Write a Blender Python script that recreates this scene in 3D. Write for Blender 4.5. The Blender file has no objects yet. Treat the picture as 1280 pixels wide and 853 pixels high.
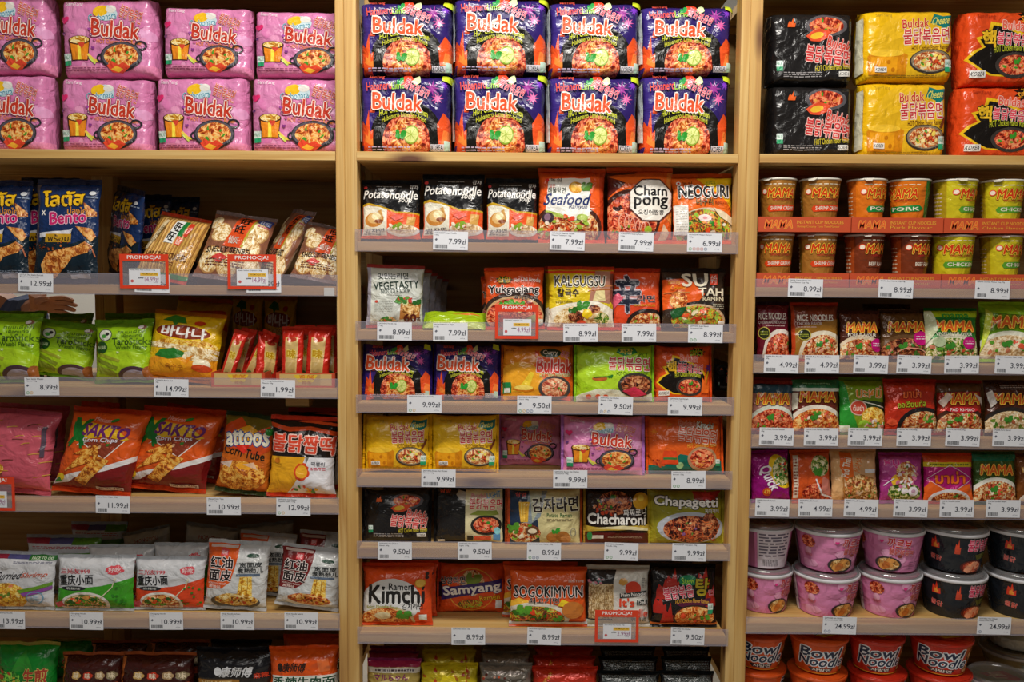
import bpy, math, random
import numpy as np
from mathutils import Vector, Matrix, noise
from mathutils.geometry import tessellate_polygon

# ---------------------------------------------------------------- camera
F_PX = 1050.0; CAM_Z = 1.5; CAM_D = 1.9
scene = bpy.context.scene
C = scene.collection
cam_data = bpy.data.cameras.new('camera')
cam_data.sensor_width = 36.0; cam_data.lens = 36.0 * F_PX / 1280.0
cam_data.clip_start = .05; cam_data.clip_end = 60
cam = bpy.data.objects.new('camera', cam_data); C.objects.link(cam)
PITCH = math.radians(-4.0); ROLL = math.radians(0.42)
CAM_R = Matrix.Rotation(math.pi/2 + PITCH, 3, 'X') @ Matrix.Rotation(ROLL, 3, 'Z')
cam.matrix_world = Matrix.Translation((0, -CAM_D, CAM_Z)) @ CAM_R.to_4x4()
scene.camera = cam
# ---------------------------------------------------------------- world, lights, exposure
world = bpy.data.worlds.new('shop_air'); scene.world = world; world.use_nodes = True
bg = world.node_tree.nodes['Background']
bg.inputs[0].default_value = (1.0, .95, .90, 1); bg.inputs[1].default_value = .10
def area(name, loc, rot, sx, sy, power, col=(1, .95, .88)):
    l = bpy.data.lights.new(name, 'AREA'); l.shape = 'RECTANGLE'; l.size = sx; l.size_y = sy
    l.energy = power; l.color = col
    o = bpy.data.objects.new(name, l); C.objects.link(o); o.location = loc; o.rotation_euler = [math.radians(a) for a in rot]
    return o
area('ceiling_lamp_front', (0.05, -1.0, 2.85), (26, 0, 0), 1.0, .18, 38)
area('ceiling_lamp_aisle', (0, -2.9, 3.1), (40, 0, 0), 2.2, .4, 25)
area('ceiling_lamp_behind', (-1.2, 1.9, 2.9), (0, 0, 0), 2.0, .6, 40)
vs = scene.view_settings
vs.view_transform = 'Standard'; vs.look = 'None'; vs.gamma = 1.0; vs.use_curve_mapping = False
vs.exposure = -0.18

# ---------------------------------------------------------------- pixel <-> world helpers
CR = np.array(CAM_R); CP = np.array((0, -CAM_D, CAM_Z))
def W(px, py, Y=0.0):
    """the point of the vertical plane y=Y that stands at this place of the photograph (x, z)"""
    d = CR @ np.array(((px-640)/F_PX, -(py-426.5)/F_PX, -1.0))
    t = (Y - CP[1]) / d[1]; p = CP + t*d
    return float(p[0]), float(p[2])
def proj(P):
    q = (P - CP) @ CR
    return np.stack((640 + F_PX*q[:, 0]/-q[:, 2], 426.5 - F_PX*q[:, 1]/-q[:, 2]), 1)

def lin(h):
    if isinstance(h, (tuple, list)): return tuple(h)
    h = h.lstrip('#')
    if len(h) == 3: h = ''.join(c*2 for c in h)
    out = []
    for i in (0, 2, 4):
        c = int(h[i:i+2], 16)/255.
        out.append(c/12.92 if c <= .04045 else ((c+.055)/1.055)**2.4)
    return tuple(out)

# ---------------------------------------------------------------- materials
MATS = {}
def newmat(key):
    m = bpy.data.materials.new(key); m.use_nodes = True
    nt = m.node_tree; b = nt.nodes['Principled BSDF']
    return m, nt, b
def add_film_bump(nt, b, strength=.35):
    tc = nt.nodes.new('ShaderNodeTexCoord')
    n1 = nt.nodes.new('ShaderNodeTexNoise'); n1.inputs['Scale'].default_value = 24; n1.inputs['Detail'].default_value = 3
    n1.inputs['Distortion'].default_value = .8
    nt.links.new(tc.outputs['Object'], n1.inputs['Vector'])
    v = nt.nodes.new('ShaderNodeTexVoronoi'); v.inputs['Scale'].default_value = 38; v.feature = 'SMOOTH_F1'; v.inputs['Smoothness'].default_value = .35
    mx = nt.nodes.new('ShaderNodeVectorMath'); mx.operation = 'ADD'
    sc = nt.nodes.new('ShaderNodeVectorMath'); sc.operation = 'SCALE'; sc.inputs['Scale'].default_value = .035
    nt.links.new(n1.outputs['Color'], sc.inputs[0]); nt.links.new(tc.outputs['Object'], mx.inputs[0]); nt.links.new(sc.outputs[0], mx.inputs[1])
    nt.links.new(mx.outputs[0], v.inputs['Vector'])
    ad = nt.nodes.new('ShaderNodeMath'); ad.operation = 'MULTIPLY_ADD'; ad.inputs[1].default_value = .45
    nt.links.new(v.outputs['Distance'], ad.inputs[0]); nt.links.new(n1.outputs['Fac'], ad.inputs[2])
    bp = nt.nodes.new('ShaderNodeBump'); bp.inputs['Strength'].default_value = strength; bp.inputs['Distance'].default_value = .014
    nt.links.new(ad.outputs[0], bp.inputs['Height']); nt.links.new(bp.outputs['Normal'], b.inputs['Normal'])
def film(col, rough=.24, metal=0.0, bump=.5):
    k = ('film', col, rough, metal, bump)
    if k not in MATS:
        m, nt, b = newmat('packet_film')
        c = lin(col)
        tc = nt.nodes.new('ShaderNodeTexCoord'); n = nt.nodes.new('ShaderNodeTexNoise'); n.inputs['Scale'].default_value = 40
        nt.links.new(tc.outputs['Object'], n.inputs['Vector'])
        r = nt.nodes.new('ShaderNodeValToRGB')
        r.color_ramp.elements[0].position = .3; r.color_ramp.elements[1].position = .7
        r.color_ramp.elements[0].color = (*[x*.9 for x in c], 1); r.color_ramp.elements[1].color = (*[min(1, x*1.06) for x in c], 1)
        nt.links.new(n.outputs['Fac'], r.inputs['Fac']); nt.links.new(r.outputs['Color'], b.inputs['Base Color'])
        b.inputs['Roughness'].default_value = rough; b.inputs['Metallic'].default_value = metal
        add_film_bump(nt, b, bump)
        MATS[k] = m
    return MATS[k]
def print_mat(kind='film'):
    k = ('print', kind)
    if k not in MATS:
        m, nt, b = newmat('printed_ink_' + kind)
        a = nt.nodes.new('ShaderNodeAttribute'); a.attribute_name = 'Col'
        nt.links.new(a.outputs['Color'], b.inputs['Base Color'])
        b.inputs['Roughness'].default_value = {'film': .24, 'paper': .7, 'card': .45}[kind]
        if kind == 'film': add_film_bump(nt, b, .5)
        MATS[k] = m
    return MATS[k]
def plain(name, col, rough=.5, metal=0.0, spec=.5):
    k = (name, col, rough, metal)
    if k not in MATS:
        m, nt, b = newmat(name); c = lin(col)
        tc = nt.nodes.new('ShaderNodeTexCoord'); n = nt.nodes.new('ShaderNodeTexNoise'); n.inputs['Scale'].default_value = 90
        nt.links.new(tc.outputs['Object'], n.inputs['Vector'])
        r = nt.nodes.new('ShaderNodeValToRGB')
        r.color_ramp.elements[0].color = (*[x*.93 for x in c], 1); r.color_ramp.elements[1].color = (*[min(1, x*1.04) for x in c], 1)
        nt.links.new(n.outputs['Fac'], r.inputs['Fac']); nt.links.new(r.outputs['Color'], b.inputs['Base Color'])
        b.inputs['Roughness'].default_value = rough; b.inputs['Metallic'].default_value = metal
        b.inputs['Specular IOR Level'].default_value = spec
        MATS[k] = m
    return MATS[k]
FOODS = dict(
    red=('6d1305', 'b8341a', 'e2603a', 'f2a070'), orange=('8a2c08', 'd0621f', 'eb9440', 'f6cf86'),
    gold=('9a5a10', 'd8992c', 'ecc766', 'f8e7ae'), brown=('2a0f08', '6a2c18', '9a4a2c', 'c98a5a'),
    mix=('7a2410', 'c8562c', 'e0a552', 'f0e2b8'), green=('2a4a10', '5d8a28', 'c2b860', 'efe7c0'),
    pale=('b08a5c', 'd4b384', 'e8d2a8', 'f5e8cc'), dried=('8a6a3e', 'b99a68', 'd2b888', 'e2cfa6'),
    curry=('a33a2c', 'd06a4c', 'e8a17a', 'f4cfa8'), jja=('200a08', '5c2016', 'a8482a', 'd88a58'),
    leaf=('123f12', '2c7a24', '4fa834', '9acb4a'), salad=('2c5a18', 'b0301c', 'e0b030', '8fc23c'),
    chip=('8a3a0a', 'c9741c', 'e39a34', 'f2bf5e'), corn=('b8701a', 'e2a830', 'f0c950', 'fae28a'),
    chicken=('8a3c12', 'c06e26', 'dc9240', 'efb76a'), tea=('7a4a1c', 'b87c34', 'd8a45a', 'f0d49a'),
    grain=('b98a4a', 'e0be80', 'f0dcaa', 'fdf2d2'), veg=('1d5a1a', '3f8f2c', 'd8762c', 'f2e0b0'))
def food(k0, scale=1.0):
    k = ('food', k0, scale)
    if k not in MATS:
        m, nt, b = newmat('printed_food_picture')
        tc = nt.nodes.new('ShaderNodeTexCoord')
        n = nt.nodes.new('ShaderNodeTexNoise'); n.inputs['Scale'].default_value = 34*scale
        n.inputs['Detail'].default_value = 1.5; n.inputs['Distortion'].default_value = 1.6
        v = nt.nodes.new('ShaderNodeTexNoise'); v.inputs['Scale'].default_value = 90*scale; v.inputs['Detail'].default_value = 2
        m1 = nt.nodes.new('ShaderNodeMath'); m1.operation = 'MULTIPLY'; m1.inputs[1].default_value = 46
        m2 = nt.nodes.new('ShaderNodeMath'); m2.operation = 'SINE'
        m3 = nt.nodes.new('ShaderNodeMath'); m3.operation = 'MULTIPLY_ADD'; m3.inputs[1].default_value = .12; m3.inputs[2].default_value = -.08
        mx = nt.nodes.new('ShaderNodeMath'); mx.operation = 'ADD'
        nt.links.new(tc.outputs['Object'], n.inputs['Vector']); nt.links.new(tc.outputs['Object'], v.inputs['Vector'])
        nt.links.new(n.outputs['Fac'], m1.inputs[0]); nt.links.new(m1.outputs[0], m2.inputs[0]); nt.links.new(m2.outputs[0], m3.inputs[0])
        nt.links.new(m3.outputs[0], mx.inputs[0]); nt.links.new(v.outputs['Fac'], mx.inputs[1])
        r = nt.nodes.new('ShaderNodeValToRGB'); cr = r.color_ramp
        cr.elements[0].position = .24; cr.elements[0].color = (*lin(FOODS[k0][0]), 1)
        cr.elements[1].position = .36; cr.elements[1].color = (*lin(FOODS[k0][1]), 1)
        for p, c in ((.46, FOODS[k0][2]), (.56, FOODS[k0][3])):
            e = cr.elements.new(p); e.color = (*lin(c), 1)
        nt.links.new(mx.outputs[0], r.inputs['Fac']); nt.links.new(r.outputs['Color'], b.inputs['Base Color'])
        b.inputs['Roughness'].default_value = .32
        add_film_bump(nt, b, .5)
        MATS[k] = m
    return MATS[k]
def wood(axis=0, tone=1.0):
    """pine: growth rings stretched along one axis, fine grain and a few knots"""
    k = ('wood', axis, tone)
    if k not in MATS:
        m, nt, b = newmat('pine_wood')
        oi = nt.nodes.new('ShaderNodeObjectInfo')
        tc = nt.nodes.new('ShaderNodeTexCoord')
        off = nt.nodes.new('ShaderNodeVectorMath'); off.operation = 'ADD'
        nt.links.new(tc.outputs['Object'], off.inputs[0])
        cmb = nt.nodes.new('ShaderNodeVectorMath'); cmb.operation = 'SCALE'; cmb.inputs[0].default_value = (7.3, 3.1, 5.7)
        nt.links.new(oi.outputs['Random'], cmb.inputs['Scale']); nt.links.new(cmb.outputs[0], off.inputs[1])
        def mp(sc):
            q = nt.nodes.new('ShaderNodeMapping'); q.inputs['Scale'].default_value = sc
            nt.links.new(off.outputs[0], q.inputs['Vector']); return q
        s = [22, 22, 22]; s[axis] = 1.1
        n = nt.nodes.new('ShaderNodeTexNoise'); n.inputs['Scale'].default_value = 1.6; n.inputs['Detail'].default_value = 5
        n.inputs['Distortion'].default_value = .5
        nt.links.new(mp(s).outputs[0], n.inputs['Vector'])
        s2 = [260, 260, 260]; s2[axis] = 5
        g = nt.nodes.new('ShaderNodeTexNoise'); g.inputs['Scale'].default_value = 1.0; g.inputs['Detail'].default_value = 2
        nt.links.new(mp(s2).outputs[0], g.inputs['Vector'])
        r = nt.nodes.new('ShaderNodeValToRGB'); cr = r.color_ramp
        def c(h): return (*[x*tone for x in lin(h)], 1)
        cr.elements[0].position = .30; cr.elements[0].color = c('b3854a')
        cr.elements[1].position = .48; cr.elements[1].color = c('cda35e')
        e = cr.elements.new(.62); e.color = c('dab878')
        e = cr.elements.new(.74); e.color = c('bd9050')
        nt.links.new(n.outputs['Fac'], r.inputs['Fac'])
        mg = nt.nodes.new('ShaderNodeMix'); mg.data_type = 'RGBA'; mg.blend_type = 'MULTIPLY'; mg.inputs[0].default_value = .40
        rg = nt.nodes.new('ShaderNodeValToRGB'); rg.color_ramp.elements[0].position = .35; rg.color_ramp.elements[0].color = (.8, .74, .66, 1)
        rg.color_ramp.elements[1].position = .6; rg.color_ramp.elements[1].color = (1, 1, 1, 1)
        nt.links.new(g.outputs['Fac'], rg.inputs['Fac'])
        nt.links.new(r.outputs['Color'], mg.inputs[6]); nt.links.new(rg.outputs['Color'], mg.inputs[7])
        s3 = [9, 9, 9]; s3[axis] = 2.6
        v = nt.nodes.new('ShaderNodeTexVoronoi'); v.inputs['Scale'].default_value = 1.0
        nt.links.new(mp(s3).outputs[0], v.inputs['Vector'])
        rk = nt.nodes.new('ShaderNodeValToRGB'); rk.color_ramp.elements[0].position = .06; rk.color_ramp.elements[0].color = (1, 1, 1, 1)
        rk.color_ramp.elements[1].position = .17; rk.color_ramp.elements[1].color = (0, 0, 0, 1)
        nt.links.new(v.outputs['Distance'], rk.inputs['Fac'])
        mk = nt.nodes.new('ShaderNodeMix'); mk.data_type = 'RGBA'; mk.inputs[7].default_value = c('5e351b')
        nt.links.new(rk.outputs['Color'], mk.inputs[0]); nt.links.new(mg.outputs[2], mk.inputs[6])
        nt.links.new(mk.outputs[2], b.inputs['Base Color'])
        b.inputs['Roughness'].default_value = .55
        bp = nt.nodes.new('ShaderNodeBump'); bp.inputs['Strength'].default_value = .15; bp.inputs['Distance'].default_value = .002
        nt.links.new(g.outputs['Fac'], bp.inputs['Height']); nt.links.new(bp.outputs['Normal'], b.inputs['Normal'])
        MATS[k] = m
    return MATS[k]
def clear_plastic(name='clear_plastic', haze=.14, tint=(.96, .95, .98), hcol=(.66, .62, .70), gl=.07, rough=.12):
    k = (name, haze)
    if k not in MATS:
        m, nt, b = newmat(name); nt.nodes.remove(b); out = nt.nodes['Material Output']
        t = nt.nodes.new('ShaderNodeBsdfTransparent'); t.inputs[0].default_value = (*tint, 1)
        d = nt.nodes.new('ShaderNodeBsdfDiffuse'); d.inputs[0].default_value = (*hcol, 1)
        g = nt.nodes.new('ShaderNodeBsdfGlossy'); g.inputs['Roughness'].default_value = rough
        tc = nt.nodes.new('ShaderNodeTexCoord'); mp = nt.nodes.new('ShaderNodeMapping'); mp.inputs['Scale'].default_value = (4, 4, 40)
        n = nt.nodes.new('ShaderNodeTexNoise'); n.inputs['Scale'].default_value = 3
        nt.links.new(tc.outputs['Object'], mp.inputs[0]); nt.links.new(mp.outputs[0], n.inputs['Vector'])
        mr = nt.nodes.new('ShaderNodeMapRange'); mr.inputs[3].default_value = haze*.75; mr.inputs[4].default_value = haze*1.25
        nt.links.new(n.outputs['Fac'], mr.inputs[0])
        a = nt.nodes.new('ShaderNodeMixShader'); nt.links.new(mr.outputs[0], a.inputs[0])
        nt.links.new(t.outputs[0], a.inputs[1]); nt.links.new(d.outputs[0], a.inputs[2])
        c = nt.nodes.new('ShaderNodeMixShader'); c.inputs[0].default_value = gl
        nt.links.new(a.outputs[0], c.inputs[1]); nt.links.new(g.outputs[0], c.inputs[2])
        nt.links.new(c.outputs[0], out.inputs[0])
        MATS[k] = m
    return MATS[k]

# ---------------------------------------------------------------- object helpers
def link(o, parent=None):
    C.objects.link(o)
    if parent: o.parent = parent
    return o
def mesh_obj(name, verts, faces, mats, parent=None, smooth=False, midx=None):
    me = bpy.data.meshes.new(name)
    me.from_pydata([tuple(map(float, v)) for v in verts], [], [tuple(map(int, f)) for f in faces])
    for m in (mats if isinstance(mats, list) else [mats]): me.materials.append(m)
    if midx is not None: me.polygons.foreach_set('material_index', midx)
    if smooth: me.polygons.foreach_set('use_smooth', [True]*len(me.polygons))
    me.update()
    return link(bpy.data.objects.new(name, me), parent)
def tag(o, label=None, cat=None, group=None, kind=None):
    if label: o['label'] = label
    if cat: o['category'] = cat
    if group: o['group'] = group
    if kind: o['kind'] = kind
    return o
def empty(name, loc=(0, 0, 0), rz=0):
    o = bpy.data.objects.new(name, None); o.empty_display_size = .05; o.location = loc; o.rotation_euler = (0, 0, rz)
    return link(o)
def copy_tree(o, parent=None):
    c = o.copy(); C.objects.link(c)
    if parent: c.parent = parent
    for ch in KIDS.get(o.name, []):
        d = ch.copy(); C.objects.link(d); d.parent = c
    return c
KIDS = {}
def box_geo(x0, y0, z0, x1, y1, z1, bv=0.0):
    """a box with chamfered long edges"""
    if bv <= 0:
        v = [(x, y, z) for z in (z0, z1) for y in (y0, y1) for x in (x0, x1)]
        return v, [(0, 2, 3, 1), (4, 5, 7, 6), (0, 1, 5, 4), (2, 6, 7, 3), (0, 4, 6, 2), (1, 3, 7, 5)]
    dx, dy, dz = x1-x0, y1-y0, z1-z0
    ax = max(range(3), key=lambda i: (dx, dy, dz)[i])
    lo = (x0, y0, z0); hi = (x1, y1, z1); p, q = [i for i in range(3) if i != ax]
    ring = [(lo[p]+bv, lo[q]), (hi[p]-bv, lo[q]), (hi[p], lo[q]+bv), (hi[p], hi[q]-bv), (hi[p]-bv, hi[q]), (lo[p]+bv, hi[q]), (lo[p], hi[q]-bv), (lo[p], lo[q]+bv)]
    v = []
    for a in (lo[ax], hi[ax]):
        for r in ring:
            t = [0, 0, 0]; t[ax] = a; t[p] = r[0]; t[q] = r[1]; v.append(tuple(t))
    f = [tuple(range(7, -1, -1)), tuple(range(8, 16))] + [(i, (i+1) % 8, 8+(i+1) % 8, 8+i) for i in range(8)]
    if ax == 1: f = [tuple(reversed(g)) for g in f]
    return v, f
def box(name, x0, y0, z0, x1, y1, z1, mat, parent=None, bv=0.0):
    v, f = box_geo(x0, y0, z0, x1, y1, z1, bv)
    return mesh_obj(name, v, f, mat, parent)

# ---------------------------------------------------------------- flat print: shapes in (u, v), cut and laid on the surface
_TX = {}
def text_geo(s, off, res=1):
    k = (s, round(off, 3), res)
    if k not in _TX:
        c = bpy.data.curves.new('t', 'FONT'); c.body = s; c.resolution_u = res; c.offset = off; c.fill_mode = 'FRONT'
        o = bpy.data.objects.new('t', c); m = o.to_mesh()
        m.calc_loop_triangles()
        v = np.array([(a.co.x, a.co.y) for a in m.vertices]).reshape(-1, 2)
        t = np.array([tuple(a.vertices) for a in m.loop_triangles], dtype=int).reshape(-1, 3)
        o.to_mesh_clear(); bpy.data.objects.remove(o); bpy.data.curves.remove(c)
        _TX[k] = v[t] if len(t) else np.zeros((0, 3, 2))
    return _TX[k]
class Art:
    """collects printed shapes; u runs to the right, v upwards, a = height / width"""
    def __init__(s, a=1.0, seed=1): s.L = []; s.k = 0; s.a = a; s.rnd = random.Random(seed)
    def add(s, tris, col, grp='printed_artwork', fd=None, step=1.0):
        tris = np.asarray(tris, float)
        if len(tris): s.L.append((tris, lin(col) if col else (1, 1, 1), grp, fd, s.k)); s.k += step
    def rot(s, P, cx, cy, deg):
        if not deg: return P
        r = math.radians(deg); x = P[..., 0]-cx; y = (P[..., 1]-cy)*s.a
        return np.stack((cx+x*math.cos(r)-y*math.sin(r), cy+(x*math.sin(r)+y*math.cos(r))/s.a), -1)
    def P(s, pts, col, rot=0, fd=None, grp=None):
        pts = np.array(pts, float)
        if rot: pts = s.rot(pts, pts[:, 0].mean(), pts[:, 1].mean(), rot)
        t = tessellate_polygon([[Vector((p[0], p[1], 0)) for p in pts]])
        s.add([[pts[i] for i in f] for f in t], col, grp or ('food_picture' if fd else 'printed_artwork'), fd)
    def R(s, x0, y0, x1, y1, col, rot=0, fd=None, grp=None):
        s.P([(x0, y0), (x1, y0), (x1, y1), (x0, y1)], col, rot, fd, grp)
    def E(s, cx, cy, rx, ry, col, rot=0, n=22, fd=None, a0=0, a1=360, jag=0, grp=None):
        full = a1-a0 >= 360
        pts = []
        for i in range(n if full else n+1):
            t = math.radians(a0+(a1-a0)*i/n); k = 1-jag*s.rnd.random()
            pts.append((cx+rx*k*math.cos(t), cy+ry*k*math.sin(t)))
        if not full: pts.append((cx, cy))
        pts = s.rot(np.array(pts), cx, cy, rot)
        if full:
            c = np.array((cx, cy)); s.add([[c, pts[i], pts[(i+1) % n]] for i in range(n)], col, grp or ('food_picture' if fd else 'printed_artwork'), fd)
        else: s.P(pts, col, 0, fd, grp)
    def N(s, cx, cy, rx, ry, fd, **k): s.E(cx, cy, rx, ry, None, fd=fd, **k)
    def G(s, cx, cy, rx, ry, w, col, n=26, a0=0, a1=360, rot=0):
        q = []
        for i in range(n+1):
            t = math.radians(a0+(a1-a0)*i/n)
            q.append(((cx+rx*math.cos(t), cy+ry*math.sin(t)), (cx+(rx-w)*math.cos(t), cy+(ry-w/s.a)*math.sin(t))))
        tr = []
        for i in range(n): tr += [[q[i][0], q[i+1][0], q[i+1][1]], [q[i][0], q[i+1][1], q[i][1]]]
        s.add(s.rot(np.array(tr), cx, cy, rot), col)
    def LN(s, pts, w, col):
        tr = []
        for (x0, y0), (x1, y1) in zip(pts, pts[1:]):
            dx, dy = x1-x0, (y1-y0)*s.a; l = math.hypot(dx, dy) or 1; nx, ny = -dy/l*w/2, dx/l*w/2/s.a
            a, b, c, d = (x0+nx, y0+ny), (x1+nx, y1+ny), (x1-nx, y1-ny), (x0-nx, y0-ny)
            tr += [[a, b, c], [a, c, d]]
        s.add(tr, col)
    def T(s, txt, x0, y0, x1, y1, col, b=.02, o=None, ow=.06, rot=0, sh=0, bend=0, res=2, o2=None, grp='lettering'):
        base = text_geo(txt, 0, res); b *= .62; ow *= .78*min(1, .35+(y1-y0)*5)
        if not len(base): return
        mn = base.reshape(-1, 2).min(0); mx = base.reshape(-1, 2).max(0); cx, cy = (x0+x1)/2, (y0+y1)/2
        for oc, of, nd in ((o2, b+ow*1.9, 6), (o, b+ow, 6), (col, b, 3)):
            if not oc: continue
            if of < .012: cp = [text_geo(txt, of, res)]
            else: cp = [base+np.array((of*math.cos(q), of*math.sin(q))) for q in [6.2832*(k+.25)/nd for k in range(nd)]]
            for n, t in enumerate(cp):
                t = (t-mn)/(mx-mn)
                x = t[..., 0]+sh*(t[..., 1]-.5); y = t[..., 1]
                X = x0+x*(x1-x0); Y = y0+y*(y1-y0) + bend*(1-(2*x-1)**2)
                s.add(s.rot(np.stack((X, Y), -1), cx, cy, rot), oc, grp, step=1 if n == len(cp)-1 else .18)
    def FP(s, x0, y0, x1, y1, col, rows=3, fill=.45):
        tr = []; h = (y1-y0)/rows
        for r in range(rows):
            x = x0; y = y0+h*(r+.5-fill/2)
            while x < x1-.01:
                w = s.rnd.uniform(.02, .07); e = min(x1, x+w)
                tr += [[(x, y), (e, y), (e, y+h*fill)], [(x, y), (e, y+h*fill), (x, y+h*fill)]]; x = e+.012
        s.add(tr, col, 'lettering')
    def scatter(s, cx, cy, rx, ry, cols, n=14, r=.03, seed=3):
        rn = random.Random(seed)
        for i in range(n):
            t = rn.uniform(0, 6.283); q = math.sqrt(rn.random()); rr = r*rn.uniform(.6, 1.3)
            s.E(cx+rx*q*math.cos(t), cy+ry*q*math.sin(t), rr, rr*rn.uniform(.4, .9)/s.a, rn.choice(cols), rot=rn.uniform(0, 180), n=7, jag=.25, grp='food_picture')
    def leafy(s, cx, cy, r, col='2f8a2a', n=5, seed=2):
        rn = random.Random(seed)
        for i in range(n):
            t = rn.uniform(0, 6.28); q = r*.5
            s.E(cx+q*math.cos(t), cy+q*math.sin(t)/s.a, r*.55, r*.4/s.a, col, rot=rn.uniform(0, 180), n=9, jag=.35, grp='food_picture')
    def bowl(s, cx, cy, rx, ry, fd, rim='2a2624', inner=None, cols=('3f9a2c', 'd8401c', 'f0d070'), n=10, handle=False, seed=5):
        if handle:
            s.G(cx+rx*.92, cy+ry*.75, rx*.28, ry*.34, .018, rim, n=12); s.G(cx-rx*.98, cy-ry*.1, rx*.2, ry*.3, .018, rim, n=12)
        s.E(cx, cy, rx, ry, rim, n=26)
        if inner: s.E(cx, cy+ry*.04, rx*.93, ry*.9, inner, n=26)
        s.N(cx, cy+ry*.02, rx*.84, ry*.80, fd, n=24, jag=.05)
        s.scatter(cx, cy, rx*.6, ry*.55, list(cols), n, .028, seed)
    def heart(s, cx, cy, r, col):
        pts = []
        for i in range(14):
            t = 6.2832*i/14
            pts.append((cx+r*math.sin(t)**3, cy+r*(.81*math.cos(t)-.31*math.cos(2*t)-.12*math.cos(3*t))/s.a))
        s.P(pts, col)
    def burst(s, cx, cy, r1, r2, n, col, rot=0, sy=1.0):
        pts = []
        for i in range(2*n):
            t = math.pi*i/n+math.radians(rot); r = r1 if i % 2 else r2
            pts.append((cx+r*math.cos(t), cy+sy*r*math.sin(t)/s.a))
        c = (cx, cy); s.add([[c, pts[i], pts[(i+1) % (2*n)]] for i in range(2*n)], col)
    def flame(s, cx, y0, w, h, col, lean=0):
        s.P([(cx-w/2, y0), (cx+w/2, y0), (cx+w*.45+lean*.5, y0+h*.45), (cx+w*.2+lean*.6, y0+h*.38), (cx+lean, y0+h), (cx-w*.1+lean*.4, y0+h*.55), (cx-w*.35+lean*.3, y0+h*.7), (cx-w*.45, y0+h*.35)], col)

def split_tris(T, idx, coord):
    for _ in range(12):
        c = coord(T); lo = c.min(1); hi = c.max(1)
        k0 = np.floor(lo+1e-5)+1; k1 = np.ceil(hi-1e-5)-1
        need = k0 <= k1
        if not need.any(): break
        keepT, keepI = T[~need], idx[~need]
        t, ii, cc = T[need], idx[need], c[need]; k = np.floor((k0+k1)[need]/2)
        od = np.argsort(cc, axis=1); r = np.arange(len(t))[:, None]
        t = t[r, od]; cc = cc[r, od]
        a, b, d = t[:, 0], t[:, 1], t[:, 2]; ca, cb, cd = cc[:, 0], cc[:, 1], cc[:, 2]
        p = a+(d-a)*((k-ca)/(cd-ca))[:, None]
        low = cb < k
        den1 = np.where(low, cd-cb, cb-ca); den1 = np.where(abs(den1) < 1e-9, 1, den1)
        q = np.where(low[:, None], b+(d-b)*((k-cb)/den1)[:, None], a+(b-a)*((k-ca)/den1)[:, None])
        w = low[:, None]
        n1 = np.stack((a, np.where(w, b, q), np.where(w, q, p)), 1)
        n2 = np.stack((np.where(w, a, q), np.where(w, q, b), np.where(w, p, d)), 1)
        n3 = np.stack((np.where(w, p, q), np.where(w, q, d), np.where(w, d, p)), 1)
        T = np.concatenate((keepT, n1, n2, n3)); idx = np.concatenate((keepI, ii, ii, ii))
        e1 = T[:, 1]-T[:, 0]; e2 = T[:, 2]-T[:, 0]
        ok = abs(e1[:, 0]*e2[:, 1]-e1[:, 1]*e2[:, 0]) > 1e-9
        T, idx = T[ok], idx[ok]
    return T, idx

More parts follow.
